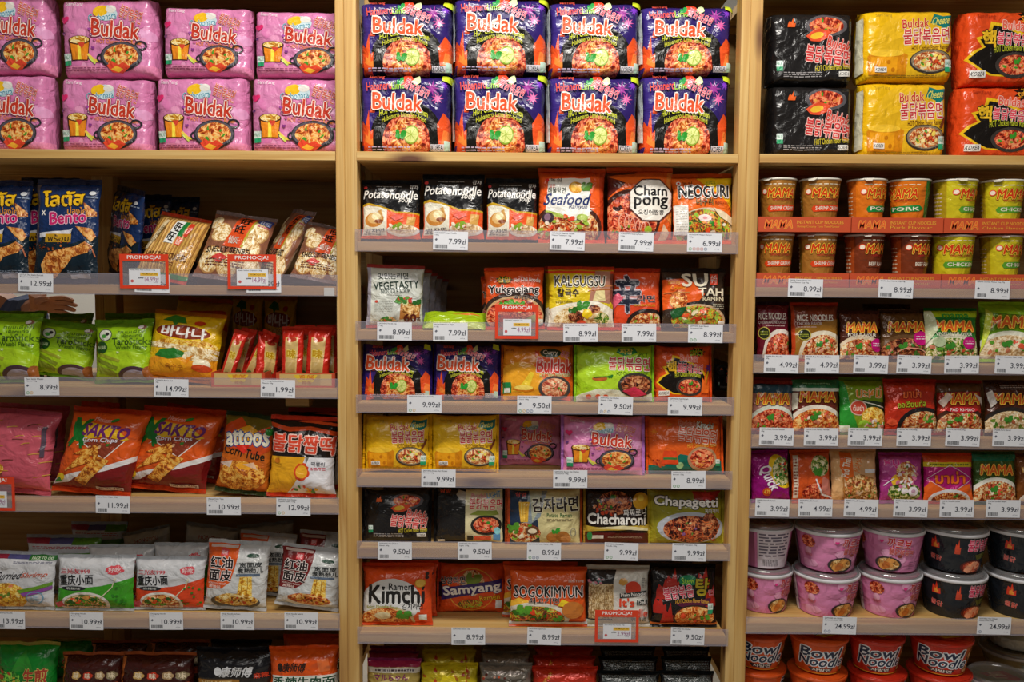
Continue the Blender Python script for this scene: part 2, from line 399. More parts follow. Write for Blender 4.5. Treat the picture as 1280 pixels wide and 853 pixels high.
def lay_print(art, P, Nn, uk, vk, parent, kind='film', eps0=.0003, epsk=.00006):
    """map every printed shape onto the surface given by node grid P[j][i] (normals Nn) and link one mesh per group"""
    NX, NY = len(uk)-1, len(vk)-1; out = []
    groups = {}
    for t, col, g, fd, k in art.L: groups.setdefault(g, []).append((k, t, col, fd))
    for g, items in groups.items():
        T = np.concatenate([t for _, t, _, _ in items]); idx = np.concatenate([np.full(len(t), n) for n, (_, t, _, _) in enumerate(items)])
        T = T.copy(); uu, vv = T[..., 0], T[..., 1]
        su, sv = NX/1.0, NY/1.0
        T = np.stack((np.interp(uu, uk, np.arange(NX+1)) + np.where(uu > 1, (uu-1)*su, 0)+np.where(uu < 0, uu*su, 0),
                      np.interp(vv, vk, np.arange(NY+1)) + np.where(vv > 1, (vv-1)*sv, 0)+np.where(vv < 0, vv*sv, 0)), -1)
        T, idx = split_tris(T, idx, lambda q: q[..., 0])
        T, idx = split_tris(T, idx, lambda q: q[..., 1])
        cen = T.mean(1); ok = (cen[:, 0] > 0) & (cen[:, 0] < NX) & (cen[:, 1] > 0) & (cen[:, 1] < NY); T, idx = T[ok], idx[ok]
        T, idx = split_tris(T, idx, lambda q: q[..., 0]-q[..., 1])
        if not len(T): continue
        cen = T.mean(1); ci = np.floor(cen).astype(int); i, j = ci[:, 0], ci[:, 1]
        f = T-ci[:, None, :]; upper = (cen[:, 1]-j) > (cen[:, 0]-i)
        def ev(A):
            a, b, c, d = A[j, i][:, None], A[j, i+1][:, None], A[j+1, i+1][:, None], A[j+1, i][:, None]
            fx, fy = f[..., 0:1], f[..., 1:2]
            return np.where(upper[:, None, None], a+fy*(d-a)+fx*(c-d), a+fx*(b-a)+fy*(c-b))
        Q = ev(P); M = ev(Nn); M /= np.linalg.norm(M, axis=-1, keepdims=True)+1e-12
        lay = np.array([items[n][0] for n in range(len(items))])[idx]
        Q = Q+M*(eps0+epsk*lay)[:, None, None]
        fl = (np.cross(Q[:, 1]-Q[:, 0], Q[:, 2]-Q[:, 0])*M.mean(1)).sum(1) < 0
        Q[fl] = Q[fl][:, [0, 2, 1]]; M[fl] = M[fl][:, [0, 2, 1]]
        n = len(Q); me = bpy.data.meshes.new(g)
        me.vertices.add(3*n); me.vertices.foreach_set('co', Q.reshape(-1).astype(np.float32))
        me.loops.add(3*n); me.loops.foreach_set('vertex_index', np.arange(3*n, dtype=np.int32))
        me.polygons.add(n); me.polygons.foreach_set('loop_start', np.arange(0, 3*n, 3, dtype=np.int32))
        mats = []; mi = np.zeros(len(items), int)
        for q, (_, _, _, fd) in enumerate(items):
            m = food(*(fd if isinstance(fd, tuple) else (fd,))) if fd else print_mat(kind)
            if m not in mats: mats.append(m)
            mi[q] = mats.index(m)
        for m in mats: me.materials.append(m)
        me.polygons.foreach_set('material_index', mi[idx].astype(np.int32))
        ca = me.color_attributes.new('Col', 'FLOAT_COLOR', 'POINT')
        cols = np.array([(*c, 1.0) for _, _, c, _ in items], np.float32)[idx]
        ca.data.foreach_set('color', np.repeat(cols, 3, axis=0).reshape(-1))
        me.update(calc_edges=True)
        me.polygons.foreach_set('use_smooth', np.ones(n, bool))
        me.normals_split_custom_set_from_vertices(M.reshape(-1, 3).tolist())
        out.append(link(bpy.data.objects.new(g, me), parent))
    return out

# ---------------------------------------------------------------- packets
def nz(x, y, s): return noise.noise(Vector((x, y, s*3.17)))
def grid_normals(P):
    du = np.gradient(P, axis=1); dv = np.gradient(P, axis=0); n = np.cross(du, dv)
    n /= np.linalg.norm(n, axis=-1, keepdims=True)+1e-12
    return n
def knots(n, dense=.35):
    t = np.linspace(0, 1, n+1); return (1-dense)*t+dense*(.5-.5*np.cos(math.pi*t))
def make_packet(name, art, W0, H0, T0, col, seal='tb', sealcol=None, wr=1.0, seed=1, kk=.05, back=None, cross=3.2, run=.24,
                top_bend=0.0, rough=.24, metal=0.0, bump=.6, nx=22, ny=20, sl=.055, skew=0.0, waist=0.0):
    """a film packet: bulging front and back, flared corners, crimped seals at two ends"""
    boxy = seal is None; wr = wr*1.5
    if seal == 'lr': sl = .032
    uk, vk = knots(nx, .6 if boxy else .3), knots(ny, .6 if boxy else .3); U, V = np.meshgrid(uk, vk)
    s, c = (U, V) if seal == 'lr' else (V, U)
    e = np.minimum(s, 1-s)
    if boxy:
        tz = (1-np.abs(2*V-1)**14)**.5; cc = (1-np.abs(2*U-1)**16)**.5
        kk = 0
    else:
        tz = np.sin(np.pi/2*np.clip(e/run, 0, 1))**.85; cc = np.maximum(0, 1-np.abs(2*c-1)**cross)**.5
    th = T0/2*tz*cc
    shr = 1-kk*tz-waist*np.sin(np.pi*s)
    A = np.zeros_like(U)
    for j in range(ny+1):
        for i in range(nx+1):
            u, v = U[j, i], V[j, i]
            ss, c2 = (u, v) if seal == 'lr' else (v, u)
            ee = min(ss, 1-ss)
            A[j, i] = wr*(.0016*nz(u*5, v*5, seed)+.0022*abs(nz(c2*13, ss*2.5, seed+9))*math.exp(-ee/.12)+.0009*nz(u*13, v*12, seed+4))
            if boxy: A[j, i] += wr*.0035*nz(u*4, v*15, seed+2)*math.exp(-min(v, 1-v)/.10)
    live = np.minimum(1, np.minimum(np.minimum(U, 1-U), np.minimum(V, 1-V))/.04)
    ln_in = (W0 if seal == 'lr' else H0)*(1-2*sl if not boxy else 1)
    ln = (W0 if seal == 'lr' else H0); cr = (H0 if seal == 'lr' else W0)
    edge = np.array([[nz(q*6, 0, seed+20+k) for q in uk] for k in (0, 1)])
    S = (s-.5)*ln_in; K = (c-.5)*cr*shr
    X, Z = (S, K) if seal == 'lr' else (K, S)
    X = X+.0012*wr*np.array([[nz(v*7, i, seed+5) for i in (0,)][0] for v in vk])[:, None]*(2*U-1)
    Z = Z+.0012*wr*np.array([nz(u*7, 3, seed+6) for u in uk])[None, :]*(2*V-1)
    X = X+skew*(V-.5)*W0
    Z = Z+H0/2
    bend = top_bend*np.clip(V, 0, 1)**2
    Yf = -(th+.0003)-A*live+bend; Yb = th+.0003+bend
    P = np.stack((X, Yf, Z), -1); B = np.stack((X, Yb, Z), -1)
    n = (nx+1)*(ny+1); vid = lambda j, i: j*(nx+1)+i
    F = []
    for j in range(ny):
        for i in range(nx):
            a, b, c_, d = vid(j, i), vid(j, i+1), vid(j+1, i+1), vid(j+1, i)
            F += [(a, b, c_), (a, c_, d)]
            F.append((n+a, n+d, n+c_, n+b))
    ring = [vid(0, i) for i in range(nx+1)]+[vid(j, nx) for j in range(1, ny+1)]+[vid(ny, i) for i in range(nx-1, -1, -1)]+[vid(j, 0) for j in range(ny-1, 0, -1)]
    for q in range(len(ring)):
        a, b = ring[q], ring[(q+1) % len(ring)]; F.append((a, n+a, n+b, b))
    mats = [film(col, rough, metal, bump), film(back or col, rough, metal, bump)]
    verts = np.concatenate((P.reshape(-1, 3), B.reshape(-1, 3)))
    root = mesh_obj(name, verts, F, mats, None, True, [0 if i % 3 < 2 and i < 3*nx*ny else (1 if i < 3*nx*ny else 0) for i in range(len(F))])
    kids = []
    if not boxy:
        sc = film(sealcol or col, rough+.05, metal, bump); m = 9; nc = 12
        for end in (0, 1):
            vs_, fs = [], []
            ck = np.linspace(0, 1, nc+1); L = ln*sl
            for r in range(m+1):
                for q in ck:
                    if seal == 'lr':
                        jx = nx if end else 0; z = np.interp(q, vk, P[:, jx, 2]); x = P[0, jx, 0]+(1 if end else -1)*L*r/m; yb = np.interp(q, vk, bend[:, jx]) if top_bend else 0
                    else:
                        jy = ny if end else 0; x = np.interp(q, uk, P[jy, :, 0]); z0 = np.interp(q, uk, P[jy, :, 2]); z = z0+(1 if end else -1)*L*r/m; yb = bend[jy, 0]*(1+(.25*r/m if end else 0))
                    y = yb+(.0006 if r % 2 else -.0006)+.0016*wr*nz(q*4, r*.15+end*9, seed+30)*(r/m)
                    for oy in (-.0003, .0003): vs_.append((x, y+oy, z))
            W2 = 2*(nc+1)
            for r in range(m):
                for q in range(nc):
                    a, b, c_, d = r*W2+2*q, r*W2+2*q+2, (r+1)*W2+2*q+2, (r+1)*W2+2*q
                    f = (a, b, c_, d); g = (a+1, d+1, c_+1, b+1)
                    fs += [f, g] if (end == 1) != (seal == 'lr' and end == 0 and False) else [f[::-1], g[::-1]]
            fs += [(m*W2+2*q, m*W2+2*q+2, m*W2+2*q+3, m*W2+2*q+1) for q in range(nc)]
            kids.append(mesh_obj('crimped_seal', vs_, fs, sc, root))
    pts = [verts]+[np.array([v.co[:] for v in k.data.vertices]) for k in kids]
    kids += lay_print(art, P, grid_normals(P), uk, vk, root)
    KIDS[root.name] = kids
    root['_'] = 1; del root['_']
    return dict(root=root, pts=np.concatenate(pts), used=False, W=W0, H=H0)

DESIGNS = {}
def rotm(rx, ry, rz):
    return np.array(Matrix.Rotation(rz, 3, 'Z') @ Matrix.Rotation(ry, 3, 'Y') @ Matrix.Rotation(rx, 3, 'X'))
PLACED = []
def place(key, x0, x1, ytop, shelf_z, Y, label, cat='noodle packet', group=None, lean=8, roll=0, yaw=0, pitch_x=None, keepw=False, dz=0.0):
    """stand a packet so that its front bottom is at depth Y on shelf_z and it spans x0..x1, up to ytop, in the photograph"""
    D = DESIGNS[key]
    if callable(D): D = DESIGNS[key] = D()
    root = D['root']
    if D['used']: root = copy_tree(D['root'])
    D['used'] = True
    R_ = rotm(-math.radians(lean), math.radians(roll), math.radians(yaw))
    sx = sz = 1.0; loc = np.array([W((x0+x1)/2, ytop, Y)[0], 0, shelf_z])
    for it in range(7):
        sy = (sx*sz)**.5
        Q = (D['pts']*np.array((sx, sy, sz))) @ R_.T
        loc[2] = shelf_z-Q[:, 2].min()+.0004; loc[1] = Y-Q[:, 1].min()
        q = proj(Q+loc)
        w = q[:, 0].max()-q[:, 0].min()
        if not keepw: sx *= min(1.5, max(.6, (x1-x0)/w))
        base = q[:, 1].max(); sz *= (base-ytop)/max(1, base-q[:, 1].min())
        loc[0] += ((x0+x1)/2-(q[:, 0].max()+q[:, 0].min())/2)*(CAM_D+Y)/F_PX
    sy = (sx*sz)**.5
    Q = (D['pts']*np.array((sx, sy, sz))) @ R_.T
    loc[2] = shelf_z-Q[:, 2].min()+.0004+dz; loc[1] = Y-Q[:, 1].min()
    root.location = loc; root.rotation_euler = (-math.radians(lean), math.radians(roll), math.radians(yaw)); root.scale = (sx, sy, sz)
    tag(root, label, cat, group)
    PLACED.append((key, root, loc, Q[:, 2].max()+loc[2], Q[:, 1].max()+loc[1]))
    return Q[:, 2].max()+loc[2], Q[:, 1].max()+loc[1]

# ---------------------------------------------------------------- the printed fronts
def design(key, W0, H0, T0, col, seal='tb', **kw):
    def deco(fn):
        def build():
            a = Art(H0/W0, len(key)); fn(a)
            return make_packet(kw.pop('name', 'noodle_packet'), a, W0, H0, T0, col, seal=seal, seed=sum(map(ord, key)) % 97, **kw)
        DESIGNS[key] = build; return fn
    return deco
WH = 'f2efe8'
def korea(a, x, y, w=.13, h=.07):
    a.R(x, y, x+w, y+h, 'eceae4'); a.T('KOREA', x+.01, y+h*.2, x+w-.01, y+h*.8, '1c1c22', .02, sh=.1)
def cert(a, x, y, w=.07, h=.14):
    a.R(x, y, x+w, y+h, 'dff0ea'); a.R(x, y, x+w, y+h*.4, '2aa06c'); a.T('HALAL', x+.006, y+h*.55, x+w-.006, y+h*.85, '2a8a60', 0)
def carb(a, full=True):
    rn = a.rnd
    for i in range(16): a.E(rn.random(), rn.random(), rn.uniform(.05, .12), rn.uniform(.04, .1), rn.choice(['e89cc4', 'e6a4d0', 'd87ab0', 'dd86bc']), rot=rn.uniform(0, 180), n=9, jag=.3)
    a.R(0, 0, 1, .13, 'e890b8')
    a.T('SamYang', .08, .89, .26, .95, 'f6e4ee', .01)
    a.E(.52, .80, .12, .10, 'cfe6ee', jag=.12); a.E(.45, .83, .09, .07, 'f2c020', jag=.1, rot=15); a.E(.57, .85, .06, .045, WH)
    a.T('Carbonara', .32, .71, .62, .80, '4a94ac', .02, o='e8f2f4', ow=.03, rot=6)
    a.T('불닭볶음면', .66, .70, .90, .86, 'd05a4a', .03, o='f4d8d0', ow=.03, rot=-22)
    a.T('Buldak', .35, .49, .86, .70, 'c63a26', .045, o='fbe6dc', ow=.05, o2='8a2a50', rot=-6)
    a.T('HOT Chicken Flavor Ramen', .40, .405, .88, .46, 'e8882c', .02, rot=-3)
    a.P([(.12, .20), (.30, .20), (.33, .46), (.10, .46)], '4a2410'); a.P([(.13, .21), (.29, .21), (.32, .43), (.12, .43)], 'e88a20')
    a.P([(.19, .21), (.23, .21), (.225, .43), (.195, .43)], 'f6e04a'); a.E(.215, .46, .12, .06, '4a2410'); a.N(.215, .465, .105, .05, 'gold')
    a.LN([(.30, .28), (.37, .20), (.42, .19)], .025, 'e8cc50'); a.LN([(.31, .24), (.38, .16)], .02, 'c8dc60'); a.heart(.24, .40, .035, 'd64630')
    for x, y, r, c in ((.07, .72, .045, 'd82a6a'), (.33, .60, .02, 'a04aa0'), (.36, .36, .02, '8a3a8a'), (.05, .55, .02, '6a3a7a'), (.90, .36, .025, 'b04a90'), (.38, .46, .016, 'c84a8a')): a.heart(x, y, r, c)
    a.G(.34, .53, .018, .02, .008, '7a3a6a', n=10)
    a.bowl(.66, .245, .225, .185, 'orange', '2c2a30', '55505a', cols=('f0c060', 'e0782c', '4a9a30'), handle=True)
    a.P([(.50, .13), (.56, .19), (.62, .14), (.68, .17), (.76, .11), (.66, .05), (.55, .06)], 'e64c32'); a.P([(.54, .09), (.60, .13), (.68, .09), (.62, .06)], 'f4b83a')
    cert(a, .05, .14, .07, .15); a.FP(.05, .07, .5, .12, '9a4a70', 2)
DESIGNS['carb_multi'] = lambda: (lambda a: (carb(a), make_packet('noodle_multipack', a, .215, .165, .078, 'd884b4', seal=None, seed=11, wr=1.3, sealcol='d884b4'))[1])(Art(.165/.215, 3))
DESIGNS['carb'] = lambda: (lambda a: (carb(a), make_packet('noodle_packet', a, .180, .145, .034, 'd884b4', seal='lr', seed=12, sealcol='c88ad0'))[1])(Art(.145/.18, 3))
def haba(a, one=False):
    a.R(.0, .0, .10, 1, '24184e'); a.P([(.10, 0), (.16, .2), (.13, .5), (.16, 1), (.0, 1), (0, 0)], '38287a')
    for x, y, r, c in ((.80, .83, .09, 'a03a9a'), (.86, .70, .07, 'd85aa0'), (.93, .88, .06, '7a3ac0')): a.burst(x, y, r*.35, r, 9, c)
    a.E(.52, .22, .40, .46, '15120f', n=30)
    a.flame(.07, .10, .14, .46, 'e65424', .03); a.flame(.10, .08, .10, .24, 'f08a3a'); a.flame(.14, .52, .05, .16, 'e65424', .02)
    a.P([(.03, .0), (.14, .0), (.13, .10), (.05, .16)], 'e65424'); a.P([(.88, .1), (1, .05), (1, .42), (.93, .52), (.86, .38)], 'e65424'); a.P([(.9, .1), (1, .1), (1, .28), (.93, .3)], 'f2803a')
    a.N(.52, .16, .27, .35, 'red', n=30, jag=.04); a.N(.52, .20, .2, .24, ('orange', 1.0), n=24, jag=.1); a.scatter(.52, .2, .24, .26, ['f0906a', 'e8603a', 'f4b48a', 'c83a1c'], 22, .018, 7)
    a.E(.575, .24, .085, .12, '8fae34', rot=-12); a.E(.575, .24, .073, .10, 'dbe48a', rot=-12)
    for k in range(7): a.LN([(.575, .24), (.575+.066*math.cos(k*.9), .24+.09*math.sin(k*.9))], .006, 'a9bf4c')
    a.leafy(.455, .25, .07, '2c9a30', 7)
    a.T('HOT Chicken Flavor Ramen', .22, .46, .76, .54, 'd2d838', .03, o='22300c', ow=.03, bend=.07, rot=-1)
    a.T('Habanero Lime Stir-fried', .25, .385, .74, .45, 'c8c83a', .02, bend=.08)
    a.T('Habanero', .09, .80, .36, .90, 'ee5a3c', .03, o='4a2a8a', ow=.05, rot=4); a.T('Lime', .36, .815, .50, .90, '9ccc3a', .03, rot=4)
    a.T('SamYang', .12, .92, .28, .98, 'e85a4a', .01)
    a.P([(.46, .86), (.50, .98), (.56, .99), (.60, .92), (.54, .86)], 'ee4c30'); a.leafy(.45, .92, .05, '2c9a4a', 5); a.P([(.58, .90), (.66, .98), (.68, .90), (.62, .85)], 'd8ecb0')
    a.T('불닭볶음면', .50, .76, .78, .88, 'e8506a', .03, o='fbe8ea', ow=.03, rot=-24)
    a.T('Buldak', .05 if one else .15, .53 if one else .55, .70, .77 if one else .755, 'ea5a30', .045, o='fff2ea', ow=.06, rot=-3)
    a.P([(.90, .92), (1, .88), (1, .98), (.92, 1)], 'c8d830')
    a.R(.79, .05, .93, .12, 'd8d4dc'); a.T('KOREA', .80, .06, .92, .11, '1c1c22', .02); a.R(.93, .05, .98, .16, 'bfe0d0')
    a.FP(.10, .05, .56, .10, 'c8b8d8', 2)
def haba_m(a): haba(a); a.P([(0, .18), (.035, .15), (.03, .9), (0, .86)], 'd4e0dc')
DESIGNS['haba_multi'] = lambda: (lambda a: (haba_m(a), make_packet('noodle_multipack', a, .205, .165, .085, '2e1f66', seal=None, seed=21, wr=1.0))[1])(Art(.165/.205, 5))
DESIGNS['haba'] = lambda: (lambda a: (haba(a, True), make_packet('noodle_packet', a, .165, .14, .034, '2e1f66', seal='lr', seed=22))[1])(Art(.14/.165, 5))

def blk(a):
    a.R(0, 0, .06, 1, '1c1a1a'); a.bowl(.66, .80, .25, .15, 'red', '5a565a', None, cols=('e8a04a', '3f9a2c', 'f07a4a'))
    a.P([(.42, .66), (.48, .72), (.58, .76), (.72, .72), (.68, .63), (.58, .58), (.48, .59)], 'e65430'); a.E(.55, .665, .08, .045, 'f2c23a', rot=10)
    a.T('Buldak', .67, .46, .96, .62, 'd8483c', .045, o='f6c8c0', ow=.05, rot=-14)
    a.T('불닭볶음면', .42, .28, .96, .50, 'd23a3a', .03, o='f4c4bc', ow=.075, rot=-7)
    a.T('HOT Chicken Flavor Ramen', .54, .19, .97, .27, 'd8c83a', .02, rot=4)
    cert(a, .08, .18); korea(a, .82, .10); a.FP(.16, .09, .62, .17, 'a8a4a4', 3)
    a.flame(.24, .78, .09, .12, 'e8642a', .02)
@design('blk_multi', .205, .155, .085, '1f1d1d', None, name='noodle_multipack', wr=.9)
def _(a): blk(a)
@design('blk', .165, .145, .034, '1f1d1d', 'lr')
def _(a): blk(a)

def cheese(a):
    a.E(.62, .5, .5, .5, 'e8b820', n=20); a.T('SamYang', .12, .88, .30, .94, 'b8962a', .01)
    a.P([(.72, .80), (.76, .93), (.86, .90), (.98, .93), (.97, .80), (.90, .74), (.86, .70), (.84, .76)], '147a72'); a.T('Cheese', .74, .79, .94, .89, 'e8e06a', .03, rot=8, sh=.15)
    a.T('Buldak', .41, .74, .70, .86, 'c8342c', .03, o='f6e2a8', ow=.045, rot=4)
    a.T('불닭볶음면', .43, .52, .93, .73, 'c8343c', .03, o='fbe4d0', ow=.075, rot=2)
    a.T('HOT Chicken Flavor Ramen', .52, .43, .92, .50, '6a3a10', .02, rot=3)
    a.P([(.06, .08), (.46, .08), (.48, .36), (.40, .42), (.12, .42), (.05, .34)], 'd88a10'); a.P([(.08, .10), (.36, .10), (.37, .33), (.08, .33)], 'f0a418'); a.E(.25, .385, .19, .05, 'f6c838')
    for x, y in ((.14, .2), (.27, .26), (.32, .15), (.42, .25), (.2, .13)): a.E(x, y, .022, .03, 'c87a0c')
    a.LN([(.90, .40), (.97, .58)], .03, '7a3a1c')
    a.bowl(.73, .27, .23, .17, 'mix', '3a342c', '8a7a62', cols=('f4d860', 'de4c22', '5a9a2c', 'f6e8a0'), n=16)
    korea(a, .12, .12); cert(a, .88, .12, .08, .17); a.FP(.12, .05, .8, .09, 'a07a18', 2)
@design('cheese_multi', .205, .16, .085, 'eebc14', None, name='noodle_multipack', wr=1.1)
def _(a): cheese(a); a.P([(0, .1), (.03, .12), (.02, .9), (0, .9)], 'd8d4b8')
@design('cheese', .16, .145, .034, 'eec01c', 'lr')
def _(a): cheese(a)

def spicy2(a):
    a.P([(.02, .34), (.14, .22), (.30, .12), (.70, .10), (.92, .30), (.98, .62), (.90, .50), (.80, .62), (.46, .80), (.30, .84), (.26, .66), (.12, .62), (.20, .50), (.08, .44)], 'f0c21c')
    a.P([(.05, .34), (.16, .24), (.32, .14), (.68, .12), (.88, .30), (.94, .56), (.88, .46), (.78, .58), (.46, .76), (.33, .79), (.29, .62), (.17, .60), (.24, .50), (.13, .43)], '17120e')
    a.T('Buldak', .44, .72, .76, .84, 'e8604a', .035, o='fbd8cc', ow=.05, rot=-4)
    a.T('핵', .20, .50, .36, .72, 'f2c22a', .06, o='1c1208', ow=.05); a.T('불닭볶음면', .38, .52, .84, .68, 'e0485a', .045, o='fbe0dc', ow=.045, rot=-5)
    a.burst(.76, .90, .09, .15, 9, '1c120c', sy=.6); a.T('2X', .72, .90, .80, .97, 'f0c22a', .03); a.T('SPICY', .66, .83, .87, .91, 'f0a02a', .03)
    a.T('HOT Chicken Flavor Ramen', .34, .42, .80, .51, 'c2c830', .02, bend=.03)
    a.bowl(.60, .26, .24, .17, 'red', '3c3632', None, cols=('4a9a2c', 'f09a5a', 'ee6432')); a.leafy(.62, .33, .05, '3f9a2c')
    korea(a, .06, .10, .18, .09); a.T('SamYang', .12, .87, .34, .93, 'b83818', .01)
    a.burst(.97, .60, .04, .09, 8, '6a2a8a')
@design('spicy_multi', .215, .16, .085, 'e34e1e', None, name='noodle_multipack', wr=1.2)
def _(a): spicy2(a)
@design('spicy2', .145, .14, .034, 'e3561e', 'lr')
def _(a): spicy2(a); a.flame(.88, .15, .14, .4, 'ee6c22'); a.T('SPICY', .62, .83, .85, .92, '8acc2a', .03)

@design('curry', .17, .14, .034, 'e58a14', 'lr', sealcol='c8681a')
def _(a):
    a.P([(.30, .0), (1, 0), (1, .72), (.55, .80), (.38, .50)], 'ee6232'); a.E(.25, .3, .35, .4, 'f0aa2a', n=20)
    a.E(.70, .87, .16, .085, '1c3a24'); a.T('Curry', .59, .82, .81, .92, 'f6f2e0', .03); a.burst(.50, .86, .03, .07, 6, 'de5632', sy=.9)
    a.T('Buldak', .50, .50, 1.02, .76, 'd83a30', .05, o='fbe0d8', ow=.055, rot=-3); a.T('볶음', .85, .78, .98, .90, 'e85a6a', .03, o='fbe0d8', ow=.03, rot=-20)
    a.T('HOT Chicken Flavor Ramen', .54, .42, .98, .50, 'e8e2a8', .02, o='3a8a3a', ow=.03, rot=3)
    a.P([(.30, .13), (.40, .28), (.46, .50), (.40, .52), (.28, .30), (.14, .16)], 'f2d23a'); a.E(.30, .20, .16, .06, 'c87818'); a.E(.30, .22, .14, .045, 'f4dc6a')
    a.bowl(.76, .22, .24, .22, 'curry', '4a4444', None, cols=('f0d8b0', '3f8a2c', 'e88a5a', 'f2b08a'), n=18)
    a.R(.0, .12, .12, .32, '1f8a4a'); a.R(.02, .14, .10, .22, 'e8f0e8'); a.T('SamYang', .03, .88, .16, .94, '8a3a1c', .01)
@design('jjajang', .175, .14, .034, 'a4d020', 'lr', sealcol='9acc30')
def _(a):
    a.P([(.0, .10), (.30, .22), (.62, .18), (1, .16), (1, .02), (0, .0)], 'dedfc8'); a.E(.4, .6, .4, .4, 'b4dc30', n=20)
    a.P([(.52, .88), (.56, .97), (.66, .95), (.76, .98), (.80, .88), (.72, .84), (.62, .82)], '1f8a4a'); a.T('짜장', .57, .85, .74, .95, 'e8e05a', .03)
    a.T('SPICY', .80, .80, .94, .88, '2c4a1c', .02); a.T('불닭볶음면', .42, .56, .97, .79, 'cc3a3c', .03, o='fbf0dc', ow=.075, rot=-2)
    a.T('HOT Chicken Flavor Ramen', .52, .47, .95, .54, '4a6a10', .02, rot=3)
    a.E(.30, .40, .10, .04, 'c8662c'); a.LN([(.22, .42), (.46, .44)], .02, '2c6a2c'); a.leafy(.44, .45, .04, '2c7a2c')
    a.bowl(.78, .29, .24, .22, 'brown', '3c3830', None, cols=('c86a3c', 'e0a06a', '8a3a1c'), n=18); a.P([(.60, .18), (.76, .26), (.92, .12), (.74, .07)], 'c8304a')
    for x in (.16, .28, .38): a.E(x, .08, .035, .04, 'de5c32')
    a.T('SamYang', .10, .88, .26, .94, '5a8a1c', .01)
@design('kimchi_b', .175, .145, .034, 'e86320', 'lr')
def _(a):
    a.P([(.0, .0), (1, 0), (1, .22), (.70, .10), (.58, .30), (.42, .34), (.2, .12), (0, .16)], '177060'); a.R(0, .0, .9, .06, '0f5a58')
    a.E(.42, .13, .05, .06, 'a8dca0'); a.scatter(.12, .20, .10, .10, ['a82c18', '7a1c10', 'd6562a'], 12, .03, 4); a.burst(.08, .74, .02, .06, 6, 'e8801c', sy=1); a.burst(.28, .88, .02, .06, 6, 'e8801c')
    a.P([(.16, .16), (.40, .16), (.37, .40), (.20, .40)], 'e64c20'); a.R(.19, .24, .38, .28, '3a7a3a')
    a.T('Buldak', .42, .84, .66, .94, 'e8603a', .03, o='fbdccc', ow=.05, rot=-5); a.T('Kimchi', .66, .80, .88, .91, 'f4f0e8', .03, o='1f8a6a', ow=.05, rot=-8)
    a.T('불닭볶음면', .40, .55, .93, .80, 'e65c32', .03, o='fbe4d8', ow=.075, rot=-9); a.T('HOT Chicken Flavor Ramen', .52, .46, .92, .54, 'f2b03a', .02, rot=3)
    a.bowl(.72, .25, .20, .22, 'red', 'b8906a', None, cols=('f4a04a', 'f08a5a', 'f6c88a'), n=18); cert(a, .90, .12, .06, .12)
@design('lightblk', .165, .145, .034, '211f1f', 'lr')
def _(a):
    a.R(.44, .0, .99, .985, 'e6dcae'); a.P([(.36, .80), (.44, .80), (.44, .95), (.34, .98), (.30, .90)], 'b8b4a8')
    a.T('Buldak', .53, .84, .76, .92, 'e88a9a', .03, o='fbeee0', ow=.04); a.T('LIGHT', .76, .84, .96, .94, '5a9ad0', .03, o='e8f4fa', ow=.03, rot=6)
    a.T('불닭볶음면', .50, .62, .98, .82, 'd03a3c', .03, o='fbe4d0', ow=.075, rot=-3)
    a.P([(.50, .52), (.62, .60), (.90, .60), (.94, .52), (.80, .50)], '8a9a3c'); a.bowl(.75, .32, .23, .19, 'red', '2c2824', None, cols=('f0a080', '3f8a2c', 'e8603a'), n=14)
    a.R(.47, .04, .56, .12, '1c1a1a'); a.R(.57, .04, .82, .12, 'e05a3a'); a.R(.85, .04, .95, .16, '5a9ad0'); a.E(.91, .22, .045, .07, '8ad0d8')
    a.T('삼양', .06, .92, .22, .98, 'de4c32', .03); a.R(.04, .02, .14, .06, 'e0dcd4')
@design('gamja', .18, .15, .034, 'd8cc94', 'lr', sealcol='a84c20', name='noodle_packet')
def _(a):
    a.P([(0, 0), (.45, 0), (.42, .40), (.30, .98), (0, .98)], '26364e'); a.P([(.20, .25), (.45, .50), (.55, .98), (.30, .98)], '8a97a0'); a.P([(.30, .98), (.48, .98), (.42, .6), (.34, .4)], 'b8bca0')
    a.R(0, 0, .035, 1, 'b84a20'); a.T('삼양', .11, .88, .26, .95, 'e85a5a', .03)
    a.P([(.18, .40), (.28, .40), (.30, .78), (.15, .78)], 'e8b43c'); a.LN([(.20, .42), (.19, .76)], .012, 'f8dc7a'); a.LN([(.25, .42), (.26, .76)], .012, 'c8902c'); a.LN([(.23, .42), (.225, .76)], .012, 'f6cf60')
    a.T('감자라면', .34, .60, .97, .86, '2c2018', .055, o='f6f0d8', ow=.04, rot=2); a.T('Potato Ramen', .54, .50, .88, .57, '3a6a3c', .02); a.FP(.54, .42, .90, .47, '8a7a58', 2)
    a.N(.23, .20, .23, .19, 'mix', jag=.1); a.scatter(.23, .2, .2, .16, ['5a9a2c', 'de4c22', '7a4a2c', 'f0e8c8', '8aba3c'], 20, .04, 5); a.leafy(.08, .34, .10, '5a9a2c'); a.E(.34, .25, .09, .08, '6a4428'); a.E(.34, .24, .06, .045, 'e8d8b8')
    a.E(.62, .13, .085, .09, 'b87838'); a.E(.76, .14, .095, .10, 'a86a2c'); a.E(.80, .10, .07, .07, 'c8884a'); a.leafy(.66, .26, .07, '3a9a30'); a.G(.90, .22, .04, .08, .01, '8a8478', n=12)
